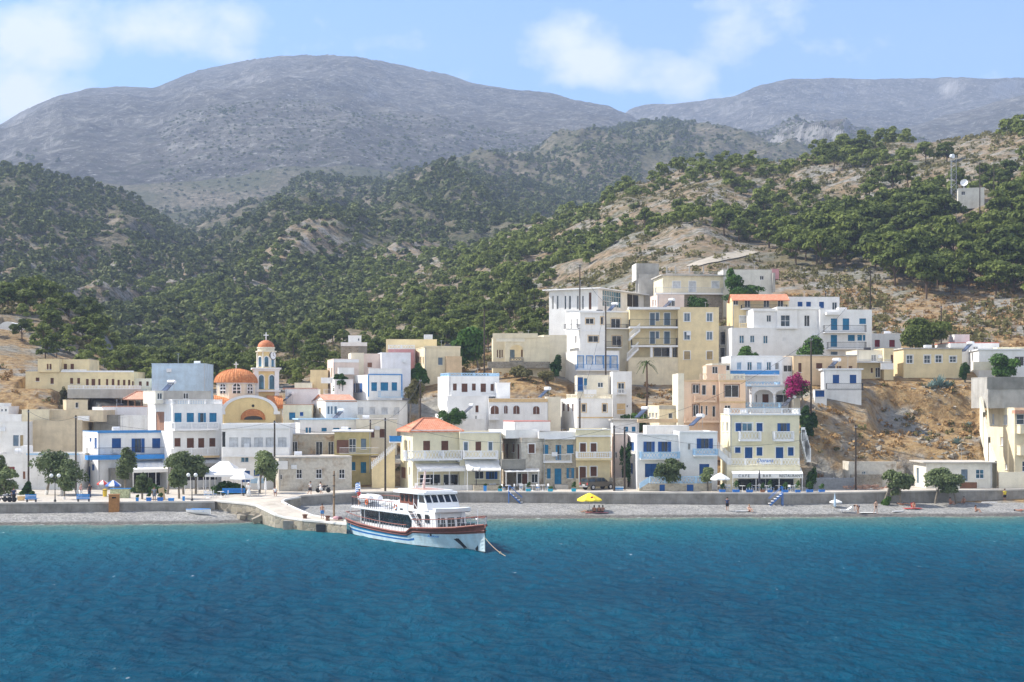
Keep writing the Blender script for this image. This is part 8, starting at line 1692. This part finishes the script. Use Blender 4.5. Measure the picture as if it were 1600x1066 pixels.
def person(label, p, pose, rz, scale=1.0, skin=None, hair='dark', wear=(), group=None):
    r = empty('person', p, rz, label, 'person', group); q = POSE[pose]; skin = skin or SKIN; r.scale = (scale,)*3
    mir = lambda v: (-v[0], v[1], v[2]); V = []; E = []; Rr = []
    def add(v, rad, par=None):
        V.append(v); Rr.append(rad)
        if par is not None: E.append((par, len(V)-1))
        return len(V)-1
    pel = add(q['pel'], (.135, .11)); w = add(tuple((a+b_)/2 for a, b_ in zip(q['pel'], q['ch'])), (.125, .10), pel); ch = add(q['ch'], (.15, .11), w); nk = add(q['nk'], (.055, .055), ch)
    h0 = add(tuple(a*.55+b_*.45 for a, b_ in zip(q['nk'], q['hd'])), (.075, .08), nk); h1 = add(q['hd'], (.085, .10), h0); up = Vector(q['hd'])-Vector(q['nk']); up.normalize(); h2 = add(tuple(Vector(q['hd'])+up*.085), (.06, .07), h1)
    fw = Vector((0, -1, 0)) if pose != 'lie' else Vector((0, 0, 1)); add(tuple(Vector(q['hd'])+fw*.105-up*.01), (.014, .014), h1)
    for s in (1, -1):
        g = (lambda v: v) if s > 0 else mir
        sh = add(g(q['sh']), (.062, .062), ch); el = add(g(q['el']), (.042, .042), sh); wr = add(g(q['wr']), (.028, .028), el); d = (Vector(g(q['wr']))-Vector(g(q['el']))).normalized(); pm = add(tuple(Vector(g(q['wr']))+d*.07), (.034, .022), wr)
        for k, (o_, L) in enumerate(((-.026, .075), (-.009, .088), (.009, .083), (.026, .066))): add(tuple(Vector(V[pm])+d*L+Vector((o_, -.012, 0))), (.008, .008), pm)
        add(tuple(Vector(V[wr])+d*.05+Vector((-s*.035, -.03, 0))), (.010, .010), wr)
        hp = add(g(q['hip']), (.10, .10), pel); kk_ = q.get('kn2') if s < 0 and 'kn2' in q else g(q['kn']); an_ = q.get('an2') if s < 0 and 'an2' in q else g(q['an']); to_ = q.get('toe2') if s < 0 and 'toe2' in q else g(q['toe'])
        kn = add(kk_, (.062, .062), hp); an = add(an_, (.042, .042), kn); add(to_, (.038, .026), an)
    me = bpy.data.meshes.new('body'); me.from_pydata(V, E, []); o = bpy.data.objects.new('body', me); COL.objects.link(o); o.parent = r; me.materials.append(skin)
    sm = o.modifiers.new('skin', 'SKIN'); sm.use_smooth_shade = True
    if not me.skin_vertices: bpy.context.view_layer.objects.active = o; bm = bmesh.new(); bm.from_mesh(me); bm.verts.layers.skin.verify(); bm.to_mesh(me); bm.free()
    for i, sv in enumerate(me.skin_vertices[0].data): sv.radius = Rr[i]; sv.use_root = (i == 0)
    ss = o.modifiers.new('sub', 'SUBSURF'); ss.levels = 1; ss.render_levels = 1
    # head hair
    b = MB(); hv = Vector(q['hd']); b.ball(hv+up*.05-fw*.025, .10, .115 if pose != 'lie' else .10, .085 if pose != 'lie' else .11, 12)
    if hair == 'long': b.ball(hv-up*.08-fw*.06, .09, .07, .16, 10)
    b.build('hair', HAIRL if hair == 'fair' else HAIRD, r, smooth=True)
    for s in (-1, 1): b = MB(); e = hv+fw*.088+Vector((s*.032, 0, 0))+up*.012; b.ball(e, .012, .010, .010, 6); b.build('eye', M['dark'], r)
    pelv, chv = Vector(q['pel']), Vector(q['ch'])
    for (kind, mat) in wear:
        b = MB()
        if kind == 'shorts':
            b.tube(pelv+(chv-pelv)*.12, pelv-(chv-pelv)*.12, .175, .185, 12)
            for s in (1, -1):
                hp = Vector(q['hip']) if s > 0 else Vector(mir(q['hip'])); kn = Vector(q['kn']) if s > 0 else Vector(q.get('kn2', mir(q['kn']))); b.tube(hp, hp.lerp(kn, .75), .125, .11, 10)
        elif kind == 'trousers':
            b.tube(pelv+(chv-pelv)*.12, pelv-(chv-pelv)*.12, .175, .18, 12)
            for s in (1, -1):
                hp = Vector(q['hip']) if s > 0 else Vector(mir(q['hip'])); kn = Vector(q['kn']) if s > 0 else Vector(q.get('kn2', mir(q['kn']))); an = Vector(q['an']) if s > 0 else Vector(q.get('an2', mir(q['an']))); b.tube(hp, kn, .12, .09, 10); b.tube(kn, an, .09, .075, 10)
        elif kind == 'shirt':
            b.tube(pelv+(chv-pelv)*.05, pelv.lerp(chv, .55), .18, .165, 12); b.tube(pelv.lerp(chv, .55), chv, .165, .185, 12); b.tube(chv, chv.lerp(Vector(q['nk']), .8), .185, .09, 12)
            for s in (1, -1): sh = Vector(q['sh']) if s > 0 else Vector(mir(q['sh'])); el = Vector(q['el']) if s > 0 else Vector(mir(q['el'])); b.tube(sh, sh.lerp(el, .6), .085, .075, 9)
        elif kind == 'dress':
            b.tube(chv+(chv-pelv)*.25, pelv.lerp(chv, .35), .16, .15, 14); b.tube(pelv.lerp(chv, .35), pelv-Vector((0, 0, .38 if pose != 'sit' else .1)), .15, .26, 14)
        elif kind == 'robe':
            b.tube(chv+(chv-pelv)*.25, pelv, .18, .19, 14); b.tube(pelv, (pelv.x, pelv.y, .06), .19, .30, 14)
            for s in (1, -1): sh = Vector(q['sh']) if s > 0 else Vector(mir(q['sh'])); el = Vector(q['el']) if s > 0 else Vector(mir(q['el'])); b.tube(sh, el, .085, .085, 9)
        elif kind == 'trunks': b.tube(pelv+(chv-pelv)*.10, pelv-(chv-pelv)*.18, .165, .17, 12)
        elif kind == 'hat': b.lathe(hv+up*.05, [(.22, 0), (.12, .02), (.11, .10), (.02, .13)], 14)
        b.build({'robe': 'robe', 'hat': 'hat'}.get(kind, kind), mat, r, smooth=True)
    return r
CL = lambda n, c: plain('cloth_'+n, c, .85, var=.08)
BLK, WHT, NVY, GRY, RED, BLU, YEL, PNK = CL('black', (.02, .02, .025)), CL('white', (.8, .8, .78)), CL('navy', (.03, .05, .12)), CL('grey', (.25, .27, .3)), CL('red', (.5, .06, .05)), CL('blue', (.06, .22, .5)), CL('yellow', (.75, .6, .05)), CL('rose', (.6, .35, .33))
person('bare-chested person in blue shorts standing on the pier near the mast', gpt(503.5, 811, 1.08), 'stand', R(160), 1.0, SKIN, 'dark', [('shorts', BLU)])
person('person in white top and black skirt walking past the derelict ruin', ppt(484.4, 1.6), 'walk', R(70), 1.0, SKIN, 'dark', [('shirt', WHT), ('dress', BLK)])
person('person in a pale sleeveless dress at the edge of the shingle behind the pier', ppt(501.4, .6), 'walk', R(-60), .95, SKIN2, 'long', [('dress', WHT)])
person('seated person in a white shirt by the wall left of the ruin', ppt(430, 4.0), 'chair', R(10), 1.0, SKIN, 'dark', [('shirt', WHT), ('shorts', NVY)])
for lab, px, off in (('blue cafe chair under the seated person left of the ruin', 430, 4.05),): c = copy_tree(CP); c.location = ppt(px, off); c.rotation_euler.z = R(10); c['label'] = lab; c['group'] = 'cafe chairs on the quay'
person('person in a long white robe and hat at the plaza edge', ppt(388.5, 5.5), 'stand', R(30), 1.05, SKIN2, 'dark', [('robe', WHT), ('hat', WHT)])
person('person in dark clothes standing beneath the large tamarisk', ppt(140, 9), 'stand', R(-20), 1.05, SKIN, 'dark', [('shirt', BLK), ('trousers', NVY)])
person('person in a rose top and white trousers under the large tamarisk', ppt(126, 10), 'walk', R(80), 1.0, SKIN2, 'fair', [('shirt', PNK), ('trousers', WHT)])
person('person in dark clothes at the wall near the parked motorcycles', ppt(21.6, 1.0), 'stand', R(200), 1.05, SKIN, 'dark', [('shirt', NVY), ('trousers', BLK)])
person('person in grey clothes standing between the blue box planters', ppt(241, 1.2), 'stand', R(20), 1.05, SKIN, 'dark', [('shirt', GRY), ('shorts', GRY)])
person('person in a dark top and black shorts standing on the beach below the white parasol', bpt(1136.3, .35), 'stand', R(150), 1.0, SKIN, 'dark', [('shirt', NVY), ('shorts', BLK)])
person('bather with bare back sitting on the shingle right of the standing one', bpt(1171, .3), 'sit', R(20), 1.0, SKIN2, 'fair', [('trunks', RED)])
person('bather bending over a towel near the water', bpt(1340.6, .12), 'bend', R(-70), 1.0, SKIN, 'dark', [('trunks', NVY)])
person('bather walking toward the water in dark trunks', bpt(1368.5, .1), 'walk', R(20), 1.0, SKIN2, 'dark', [('trunks', BLK)])
person('bather sitting in the red beach chair', bpt(1427.6, .40)+Vector((0, 0, .12)), 'sit', R(-10), .95, SKIN, 'dark', [('trunks', RED)])
person('bather sitting on the shingle near the water toward the right edge', bpt(1525, .2), 'sit', R(40), 1.0, SKIN, 'long', [('trunks', BLK)])
person('bather lying on the shingle at the right edge', bpt(1595, .25), 'lie', R(80), 1.0, SKIN, 'dark', [('trunks', RED)])
person('person in a yellow shirt standing at the foot of the sea wall', bpt(1570, .93), 'stand', R(200), 1.0, SKIN, 'dark', [('shirt', YEL), ('shorts', BLK)])
person('bather sitting in the shade of the wide tamarisk, left one', bpt(1485, .72), 'sit', R(30), 1.0, SKIN, 'dark', [('trunks', RED)]); person('bather sitting in the shade of the wide tamarisk, right one', bpt(1506, .8), 'sit', R(-30), 1.0, SKIN, 'dark', [('trunks', BLK)]); person('bather lying in the shade of the tamarisk before the ruin', bpt(1411, .72), 'lie', R(70), 1.0, SKIN, 'dark', [('trunks', BLK)])
for k, (px, lab) in enumerate(((928.6, 'dark-haired bather sitting on the pink mat nearest the umbrella pole'), (936, 'dark-haired bather sitting in the middle of the pink mat'), (941.6, 'dark-haired bather sitting at the right end of the pink mat'))): person(lab, bpt(px, .27)+Vector((0, 0, .05)), 'sit', R(175+8*k), 1.0, SKIN, 'long', [('trunks', BLK)])
person('bather lying at the left end of the pink mat', bpt(918.5, .27)+Vector((0, 0, .03)), 'lie', R(-80), 1.0, SKIN, 'dark', [('trunks', BLK)])
person('person in dark clothes in the stair alley left of the tile roof house', ppt(588, 9.5), 'walk', R(0), 1.0, SKIN, 'dark', [('shirt', BLK), ('trousers', BLK)])
SH = empty('ferry', (-9.9, 158.5, 0), R(-58.4), 'white and blue excursion ferry with red-brown rails moored bow-out at the pier', 'ferry')
HULLW = stucco('hull_white', (.60, .74, .78), .10, .5, .45); HULLB = plain('hull_blue', (.02, .24, .46), .45, var=.15); STRIPE = plain('hull_stripe_blue', (.01, .14, .42), .45); WALE = plain('red_brown_wood', (.19, .065, .04), .55, var=.2); RAILM = plain('red_brown_rail', (.24, .075, .05), .5, var=.15); BOOT = plain('boot_top', (.02, .025, .03), .7); SUPER = plain('ferry_white', (.80, .80, .80), .4, var=.04); DKG = glass_mat('tinted_glass', (.012, .016, .022)); DECKM = plain('ferry_deck', (.30, .24, .20), .8, var=.15)
sx_ = [-12.2, -11.6, -10, -8, -6, -4, -2, 0, 2, 3.1, 4.2, 6, 8, 9.5, 11, 12.2, 13.2, 14.0]
def sheer(x): return float(np.interp(x, [-12.2, -8, -4, 0, 3.0, 4.2, 8, 11, 14], [1.62, 1.36, 1.22, 1.14, 1.16, 1.72, 1.92, 2.15, 2.55]))
def halfb(x, f):
    """half breadth at station x, f = 0 keel line .. 1 sheer; the bow flares"""
    top = float(np.interp(x, [-12.2, -11, -8, -2, 4, 8, 10, 12, 13.2, 14], [2.15, 2.35, 2.65, 2.8, 2.75, 2.4, 1.95, 1.2, .62, .06]))
    wl = float(np.interp(x, [-12.2, -10, -6, 0, 4, 8, 10, 11.6, 12.2, 14], [1.5, 2.1, 2.5, 2.6, 2.35, 1.55, .9, .25, .03, .02]))
    return wl*.8+(wl-wl*.8)*min(1, f/.35) if f <= .35 else wl+(top-wl)*((f-.35)/.65)**1.1
LEV = [0, .35, .44, .53, .62, .70, .80, .90, 1.0]
def hp(x, f, s): z0 = -.9; zs = sheer(x); z = z0+(0-z0)*f/.35 if f <= .35 else zs*(f-.35)/.65; return Vector((x, s*halfb(x, f), z))
hb_ = MB()
for s in (-1, 1):
    for a, c in zip(sx_[:-1], sx_[1:]):
        for j in range(len(LEV)-1):
            q = [hp(a, LEV[j], s), hp(c, LEV[j], s), hp(c, LEV[j+1], s), hp(a, LEV[j+1], s)]; q = q if s < 0 else q[::-1]; xm = (a+c)/2; m = 1
            if j == 0: m = 0
            elif LEV[j] < .38: m = 0 if False else 1
            if xm < 4.5 and j == 3: m = 3
            if xm < 3 and j == 5: m = 2
            if j >= len(LEV)-3: m = 4
            hb_.quad(*q, m)
hb_.add([hp(-12.2, f, -1) for f in LEV]+[hp(-12.2, f, 1) for f in LEV[::-1]], [tuple(range(2*len(LEV)))[::-1]], 1); hb_.build('hull', [BOOT, HULLW, HULLB, STRIPE, WALE], SH)
b = MB()
for a, c in zip(sx_[:-1], sx_[1:]):
    b.quad(*[Vector((x, s*(halfb(x, 1)-.04), sheer(x)-.28)) for x, s in ((a, -1), (c, -1), (c, 1), (a, 1))])
b.build('deck', DECKM, SH)
for s in (-1, 1):
    b = MB(); pts_ = [hp(x, 1, s)+Vector((0, s*.05, 0)) for x in sx_]; b.path(pts_, .10, 6); pts2 = [hp(x, .86, s)+Vector((0, s*.04, 0)) for x in sx_]; b.path(pts2, .06, 5); b.build('wale', RAILM, SH)
def srail(pts_, h, name='railing', mid=True, step=.55, par=SH, m=RAILM, post=None):
    b = MB(); pb = MB(); tops = [Vector(p)+Vector((0, 0, h)) for p in pts_]; b.path(tops, .045, 6)
    if mid: pb.path([Vector(p)+Vector((0, 0, h*.52)) for p in pts_], .018, 4)
    for p, q in zip(pts_[:-1], pts_[1:]):
        p, q = Vector(p), Vector(q); n = max(1, int((q-p).length/step))
        for i in range(n): u = p.lerp(q, i/n); pb.tube(u, u+Vector((0, 0, h)), .028, .028, 5)
    o = b.build(name, m, par); pb.build('stanchion', post or M['steel'], o); return o
for s in (-1, 1): srail([hp(x, 1, s) for x in sx_ if x <= 3.1], .75); srail([hp(x, 1, s) for x in sx_ if x >= 4.2], .85, step=.5)
srail([hp(-12.2, 1, -1), hp(-12.2, 1, 1)], .75)
def house(x0, x1, w0, w1, z0, z1, name, m, rake=0.0):
    b = MB(); b.add([(x0, -w0, z0), (x1, -w1, z0), (x1, w1, z0), (x0, w0, z0), (x0, -w0, z1), (x1-rake, -w1*.97, z1), (x1-rake, w1*.97, z1), (x0, w0, z1)], [(0, 1, 5, 4), (1, 2, 6, 5), (2, 3, 7, 6), (3, 0, 4, 7), (4, 5, 6, 7)]); return b.build(name, m, SH)
sal = house(-9.0, 3.2, 1.95, 2.05, .85, 2.95, 'saloon', SUPER); fwd = house(3.2, 7.6, 2.0, 1.75, 1.35, 3.55, 'fore_cabin', SUPER, .5)
for s in (-1, 1):
    b = MB(); n = 9
    for i in range(n):
        x0, x1 = -8.8+11.7*i/n, -8.8+11.7*(i+1)/n-.07; y0, y1 = s*(1.96+.1*(x0+9)/12.2+.012), s*(1.96+.1*(x1+9)/12.2+.012); b.quad((x0, y0, 1.55), (x1, y1, 1.55), (x1, y1, 2.80), (x0, y0, 2.80))
    b.build('window_band', DKG, sal)
    b = MB(); b.quad((4.0, s*2.02, 2.0), (4.75, s*1.99, 2.0), (4.6, s*1.96, 3.1), (3.9, s*1.99, 3.1)); b.build('window', DKG, fwd)
    b = MB(); b.quad((5.5, s*1.93, 2.3), (6.3, s*1.88, 2.3), (6.15, s*1.86, 3.1), (5.4, s*1.90, 3.1)); b.build('window', DKG, fwd)
for k in (-1, 0, 1): b = MB(); y0 = k*1.08; b.quad((7.50, y0-.42, 1.95), (7.50, y0+.42, 1.95), (7.31, y0+.38, 2.85), (7.31, y0-.38, 2.85)); b.build('window', DKG, fwd)
b = MB(); up = [(-11.2, 1.9), (-10.4, 2.35), (-6, 2.55), (3.0, 2.55), (3.6, 2.2)]; poly = [(x, -y) for x, y in up]+[(x, y) for x, y in up[::-1]]; b.slab(poly, 2.955, 3.12); b.build('upper_deck', SUPER, SH)
for s in (-1, 1):
    srail([(x, s*(y-.06), 3.12) for x, y in up if x <= -.2]+[(-.2, s*2.49, 3.12)], .95, step=.45, post=M['iron'])
    b = MB(); b.box(-.15, 2.95, s*2.50-.04, s*2.50+.04, 3.0, 4.05); b.build('bulwark', SUPER, SH)
    b = MB(); c = Vector((.35, s*2.57, 3.62)); n = 16
    for i in range(n):
        a0, a1 = 2*math.pi*i/n, 2*math.pi*(i+1)/n; b.tube(c+Vector((math.cos(a0)*.28, 0, math.sin(a0)*.28)), c+Vector((math.cos(a1)*.28, 0, math.sin(a1)*.28)), .075, .075, 6, m=(i//2) % 2)
    b.build('life_ring', [plain('orange_ring', (.72, .16, .04), .5), M['trim']], SH)
    b = MB(); b.box(1.3, 1.95, s*2.545-.005, s*2.545+.005, 3.35, 3.52); b.build('name_plate', M['iron'], SH)
srail([(-11.2, -1.84, 3.12), (-11.2, 1.84, 3.12)], .95, step=.45, post=M['iron'])
for x in (-10.9, -7.5, -4.0): 
    for s in (-1, 1): b = MB(); b.tube((x, s*2.2, .9), (x, s*2.2, 2.96), .05, .05, 6); b.build('pillar', SUPER, SH)
for s in (-1, 1):
    b = MB(); c = Vector((-6.2, s*2.62, 3.75)); n = 14
    for i in range(n):
        a0, a1 = 2*math.pi*i/n, 2*math.pi*(i+1)/n; b.tube(c+Vector((math.cos(a0)*.26, 0, math.sin(a0)*.26)), c+Vector((math.cos(a1)*.26, 0, math.sin(a1)*.26)), .07, .07, 6)
    b.build('life_ring', plain('orange_ring', (.72, .16, .04), .5), SH)
wh = MB(); z0, z1, x0, x1, w = 3.12, 5.05, .2, 5.1, 1.95
wh.add([(x0, -w, z0), (x1+.9, -w*.95, 3.45), (x1+.9, w*.95, 3.45), (x0, w, z0), (x0, -w, z1), (x1-.1, -w*.93, z1), (x1-.1, w*.93, z1), (x0, w, z1), (x1+.55, -w*.95, 4.18), (x1+.55, w*.95, 4.18)], [(0, 1, 8, 5, 4), (1, 2, 9, 8), (8, 9, 6, 5), (2, 3, 7, 6, 9), (3, 0, 4, 7), (4, 5, 6, 7)]); who = wh.build('wheelhouse', SUPER, SH)
n = 5
for i in range(n):
    u0, u1 = -1+2*i/n+.045, -1+2*(i+1)/n-.045; b = MB(); f0, f1 = .10, .92; L0 = lambda u, f: Vector((x1+.55-.65*f+.03, u*w*(.95-.02*f), 4.18+(z1-4.18)*f)); b.quad(L0(u0, f0), L0(u1, f0), L0(u1, f1), L0(u0, f1)); b.build('window', DKG, who)
for s in (-1, 1):
    b = MB(); y = s*(w*.965+.012); b.quad((4.15, y, 4.25), (5.35, s*(w*.95+.012), 4.25), (4.95, s*(w*.94+.012), 4.95), (4.15, s*(w*.955+.012), 4.95)); b.build('window', DKG, who)
    b = MB(); b.quad((.15, s*(w+.015), 3.9), (3.0, s*(w*.98+.015), 3.9), (3.0, s*(w*.965+.015), 5.0), (.15, s*(w+.012), 5.0)); wp = b.build('wood_panel', WALE, who)
    for xx in (.45, 1.35, 2.3): b = MB(); b.quad((xx, s*(w+.03), 4.25), (xx+.5, s*(w+.028), 4.25), (xx+.5, s*(w+.028), 4.85), (xx, s*(w+.03), 4.85)); b.build('pane', DKG, wp)
    b = MB(); b.quad((3.1, s*(w*.975+.012), 3.15), (3.85, s*(w*.97+.012), 3.15), (3.85, s*(w*.96+.012), 4.98), (3.1, s*(w*.965+.012), 4.98)); b.build('door', plain('dark_brown_door', (.05, .02, .018), .5), who)
    # companion ladder from main deck up to the bridge
    b = MB(); a_, c_ = Vector((5.3, s*2.35, 1.75)), Vector((3.4, s*2.35, 3.2))
    for k in range(7): u = a_.lerp(c_, (k+.3)/7); b.box(u.x-.14, u.x+.14, u.y-.32, u.y+.32, u.z-.025, u.z+.025)
    lo_ = b.build('ladder', WALE, SH); b = MB()
    for dy in (-.35, .35): b.obox((a_+c_)/2+Vector((0, dy, 0)), (c_-a_)/2*1.04, (0, .03, 0), (.06, 0, .08)); b.tube(a_+Vector((0, dy, .9)), c_+Vector((0, dy, .9)), .03, .03, 5)
    b.build('stringer', SUPER, lo_)
b = MB(); rp = [(-1.0, 2.1), (.2, 2.35), (4.6, 2.2), (5.3, 1.9)]; poly = [(x, -y) for x, y in rp]+[(x, y) for x, y in rp[::-1]]; b.slab(poly, 5.055, 5.28); b.slab([(x*.9+.2, y*.82) for x, y in poly], 5.284, 5.42); ro = b.build('roof', SUPER, SH); b = MB(); b.box(.5, 3.8, -1.2, 1.2, 5.424, 5.47); b.build('roof_mat', plain('faded_red_mat', (.55, .33, .27), .8), ro)
b = MB(); b.tube((1.6, 0, 5.42), (2.0, 0, 7.3), .17, .10, 8); mo = b.build('mast', plain('pink_white_mast', (.74, .60, .56), .5), SH); b = MB(); b.obox((2.0, 0, 7.42), (.12, 0, 0), (0, .55, 0), (0, 0, .07)); b.build('radar', SUPER, mo); b = MB(); b.box(1.75, 1.95, -.8, .8, 6.45, 6.5); b.box(1.65, 1.85, -.7, .7, 6.0, 6.05); b.build('crosstree', SUPER, mo)
for y in (-.5, .3): b = MB(); b.tube((1.0, y, 5.42), (1.0, y, 5.75), .1, .16, 8); b.build('lamp', SUPER, ro)
for (x, y) in ((-8.6, -1.5), (-7.9, -.7), (-9.3, -.6)): b = MB(); b.lathe((0, 0, 0), [(.02, -.85), (.38, -.8), (.44, -.6), (.44, -.02), (.47, -.02), (.47, .02), (.44, .02), (.44, .6), (.38, .8), (.02, .85)], 14); o = b.build('liferaft_canister', M['trim'], SH, smooth=False); o.location = (x, y, 3.95); o.rotation_euler = (0, R(90), R(12)); b = MB(); b.box(-.5, .5, -.35, .35, -.78, -.42); q = b.build('cradle', M['steel'], o); q.rotation_euler = (0, R(-90), 0)
for k, x in enumerate((-5.0, -3.4, -1.9)): b = MB(); b.ball((x, -.9, 3.65), .8, .75, .42, 12); b.ball((x+.3, .8, 3.6), .7, .7, .4, 12); b.build('covered_bench', M['trim'], SH, smooth=True)
b = MB(); st_ = []
for i in range(11):
    t = i/10; y = -2.0+4.0*t; wd_ = .62*math.sin(math.pi*(.12+.80*t))**.6; st_.append([(-wd_, y, .48+.1*abs(t-.5)), (-wd_*.8, y, .15), (0, y, -.02+.16*abs(t-.5)), (wd_*.8, y, .15), (wd_, y, .48+.1*abs(t-.5))])
for a, c in zip(st_[:-1], st_[1:]):
    for j in range(4): b.quad(a[j], c[j], c[j+1], a[j+1])
b.add(st_[0], [(0, 1, 2, 3, 4)]); b.add(st_[-1], [(4, 3, 2, 1, 0)]); o = b.build('dinghy', SUPER, SH); o.location = (7.55, 0, 3.3); b = MB(); b.add([(p[0], p[1], p[2]) for s_ in st_ for p in (s_[0], s_[4])], [(2*i, 2*i+1, 2*i+3, 2*i+2) for i in range(10)]); b.build('cover', plain('dinghy_cover', (.68, .74, .76), .7), o)
for y in (-1.2, 1.2): b = MB(); b.tube((7.4, y, 1.7), (7.4, y, 3.3), .06, .06, 6); b.tube((7.4, y, 3.3), (6.6, y, 3.4), .06, .06, 6); b.build('davit', SUPER, SH)
b = MB(); b.box(10.2, 11.1, -.5, .5, 1.85, 2.45); b.tube((10.6, -.8, 2.3), (10.6, .8, 2.3), .2, .2, 10); b.build('windlass', M['iron'], SH); b = MB(); b.tube((12.6, 0, 2.2), (12.6, 0, 4.0), .04, .03, 6); b.tube((12.6, 0, 3.0), (12.3, 0, 3.0), .1, .1, 6); b.build('jackstaff', SUPER, SH)
for s in (-1, 1):
    b = MB(); q0, q1, q2, q3 = [hp(x, f, s)+Vector((0, s*.03, 0)) for x, f in ((10.2, .66), (10.8, .68), (11.35, .40), (11.0, .40))]; b.quad(q0, q1, q2, q3); b.tube(q0.lerp(q1, .5), q2.lerp(q3, .5)+Vector((0, s*.10, 0)), .08, .09, 6); b.build('anchor', BOOT, SH)
    b = MB(); c = hp(7.2, .78, s); b.tube(c, c+Vector((0, s*.06, 0)), .16, .16, 8); b.build('hawse_port', BOOT, SH)
b = MB(); b.tube((13.3, 0, 1.0), (12.5, 0, .1), .13, .2, 7); b.build('stem_bar', BOOT, SH)
b = MB(); b.tube((-11.4, -.6, 3.1), (-12.0, -.6, 5.6), .04, .03, 6); fo = b.build('flagstaff', SUPER, SH); FB, FW = plain('flag_blue', (.05, .18, .48), .8), plain('flag_white', (.8, .8, .8), .8); fm = MB(); nx, L, Hf = 14, 1.55, 1.02
def fpt(u, v): return Vector((-11.95-u*L*.93, -.6+.12*math.sin(u*7)+.1*u, 5.5-Hf*(1-v)-.35*u*u-.06*math.sin(u*9)))
for i in range(nx):
    for j in range(9):
        u0, u1, v0, v1 = i/nx, (i+1)/nx, j/9, (j+1)/9; white = (j % 2 == 1)
        if u1 <= .38 and j >= 4: cu, cv = (u0+u1)/2/.38, (v0+v1)/2; white = abs(cu-.5) < .12 or j == 6
        fm.quad(fpt(u0, v0), fpt(u1, v0), fpt(u1, v1), fpt(u0, v1), 1 if white else 0)
fm.build('flag', [FB, FW], fo)
cu = bpy.data.curves.new('name_lettering', 'FONT'); cu.body = 'ΔΙΑΦΑΝΙ'; cu.size = .42; cu.align_x = 'CENTER'; cu.extrude = .004; o = bpy.data.objects.new('name_lettering', cu); COL.objects.link(o); a, c = hp(6.4, .74, -1), hp(8.8, .74, -1); o.parent = SH; o.location = (a+c)/2+Vector((-.02, -.10, -.14)); o.rotation_euler = (R(78), 0, math.atan2(c.y-a.y, c.x-a.x)); cu.materials.append(STRIPE); to_mesh(o)
mw = SH.matrix_basis; chain_a = mw @ Vector((13.5, 0, 1.6)); chain_b = gpt(790, 869, -.1)
b = MB(); n = 26; pts_ = [chain_a.lerp(chain_b, i/n)-Vector((0, 0, .9*4*(i/n)*(1-i/n)*.25)) for i in range(n+1)]; b.path([p-chain_a for p in pts_], .032, 5); b.ball(pts_[20]-chain_a, .12, .12, .12, 8); o = b.build('anchor_rope', plain('old_rope', (.42, .36, .26), .9)); o.location = chain_a; tag(o, 'slack mooring rope running from the ferry bow into the water', 'rope')
sa, sb_ = mw @ Vector((-11.8, -2.0, 1.6)), gpt(513, 811, 1.45); b = MB(); b.path([Vector((0, 0, 0)), (sb_-sa)*.5-Vector((0, 0, .15)), sb_-sa], .035, 5); o = b.build('mooring_rope', plain('old_rope', (.42, .36, .26), .9)); o.location = sa; tag(o, 'short mooring rope from the ferry stern to the pier bollard', 'rope')
person('person in a red shirt standing at the stern rail of the ferry', mw @ Vector((-10.9, -1.2, 3.13)), 'stand', R(60), 1.0, SKIN, 'dark', [('shirt', RED), ('shorts', WHT)])
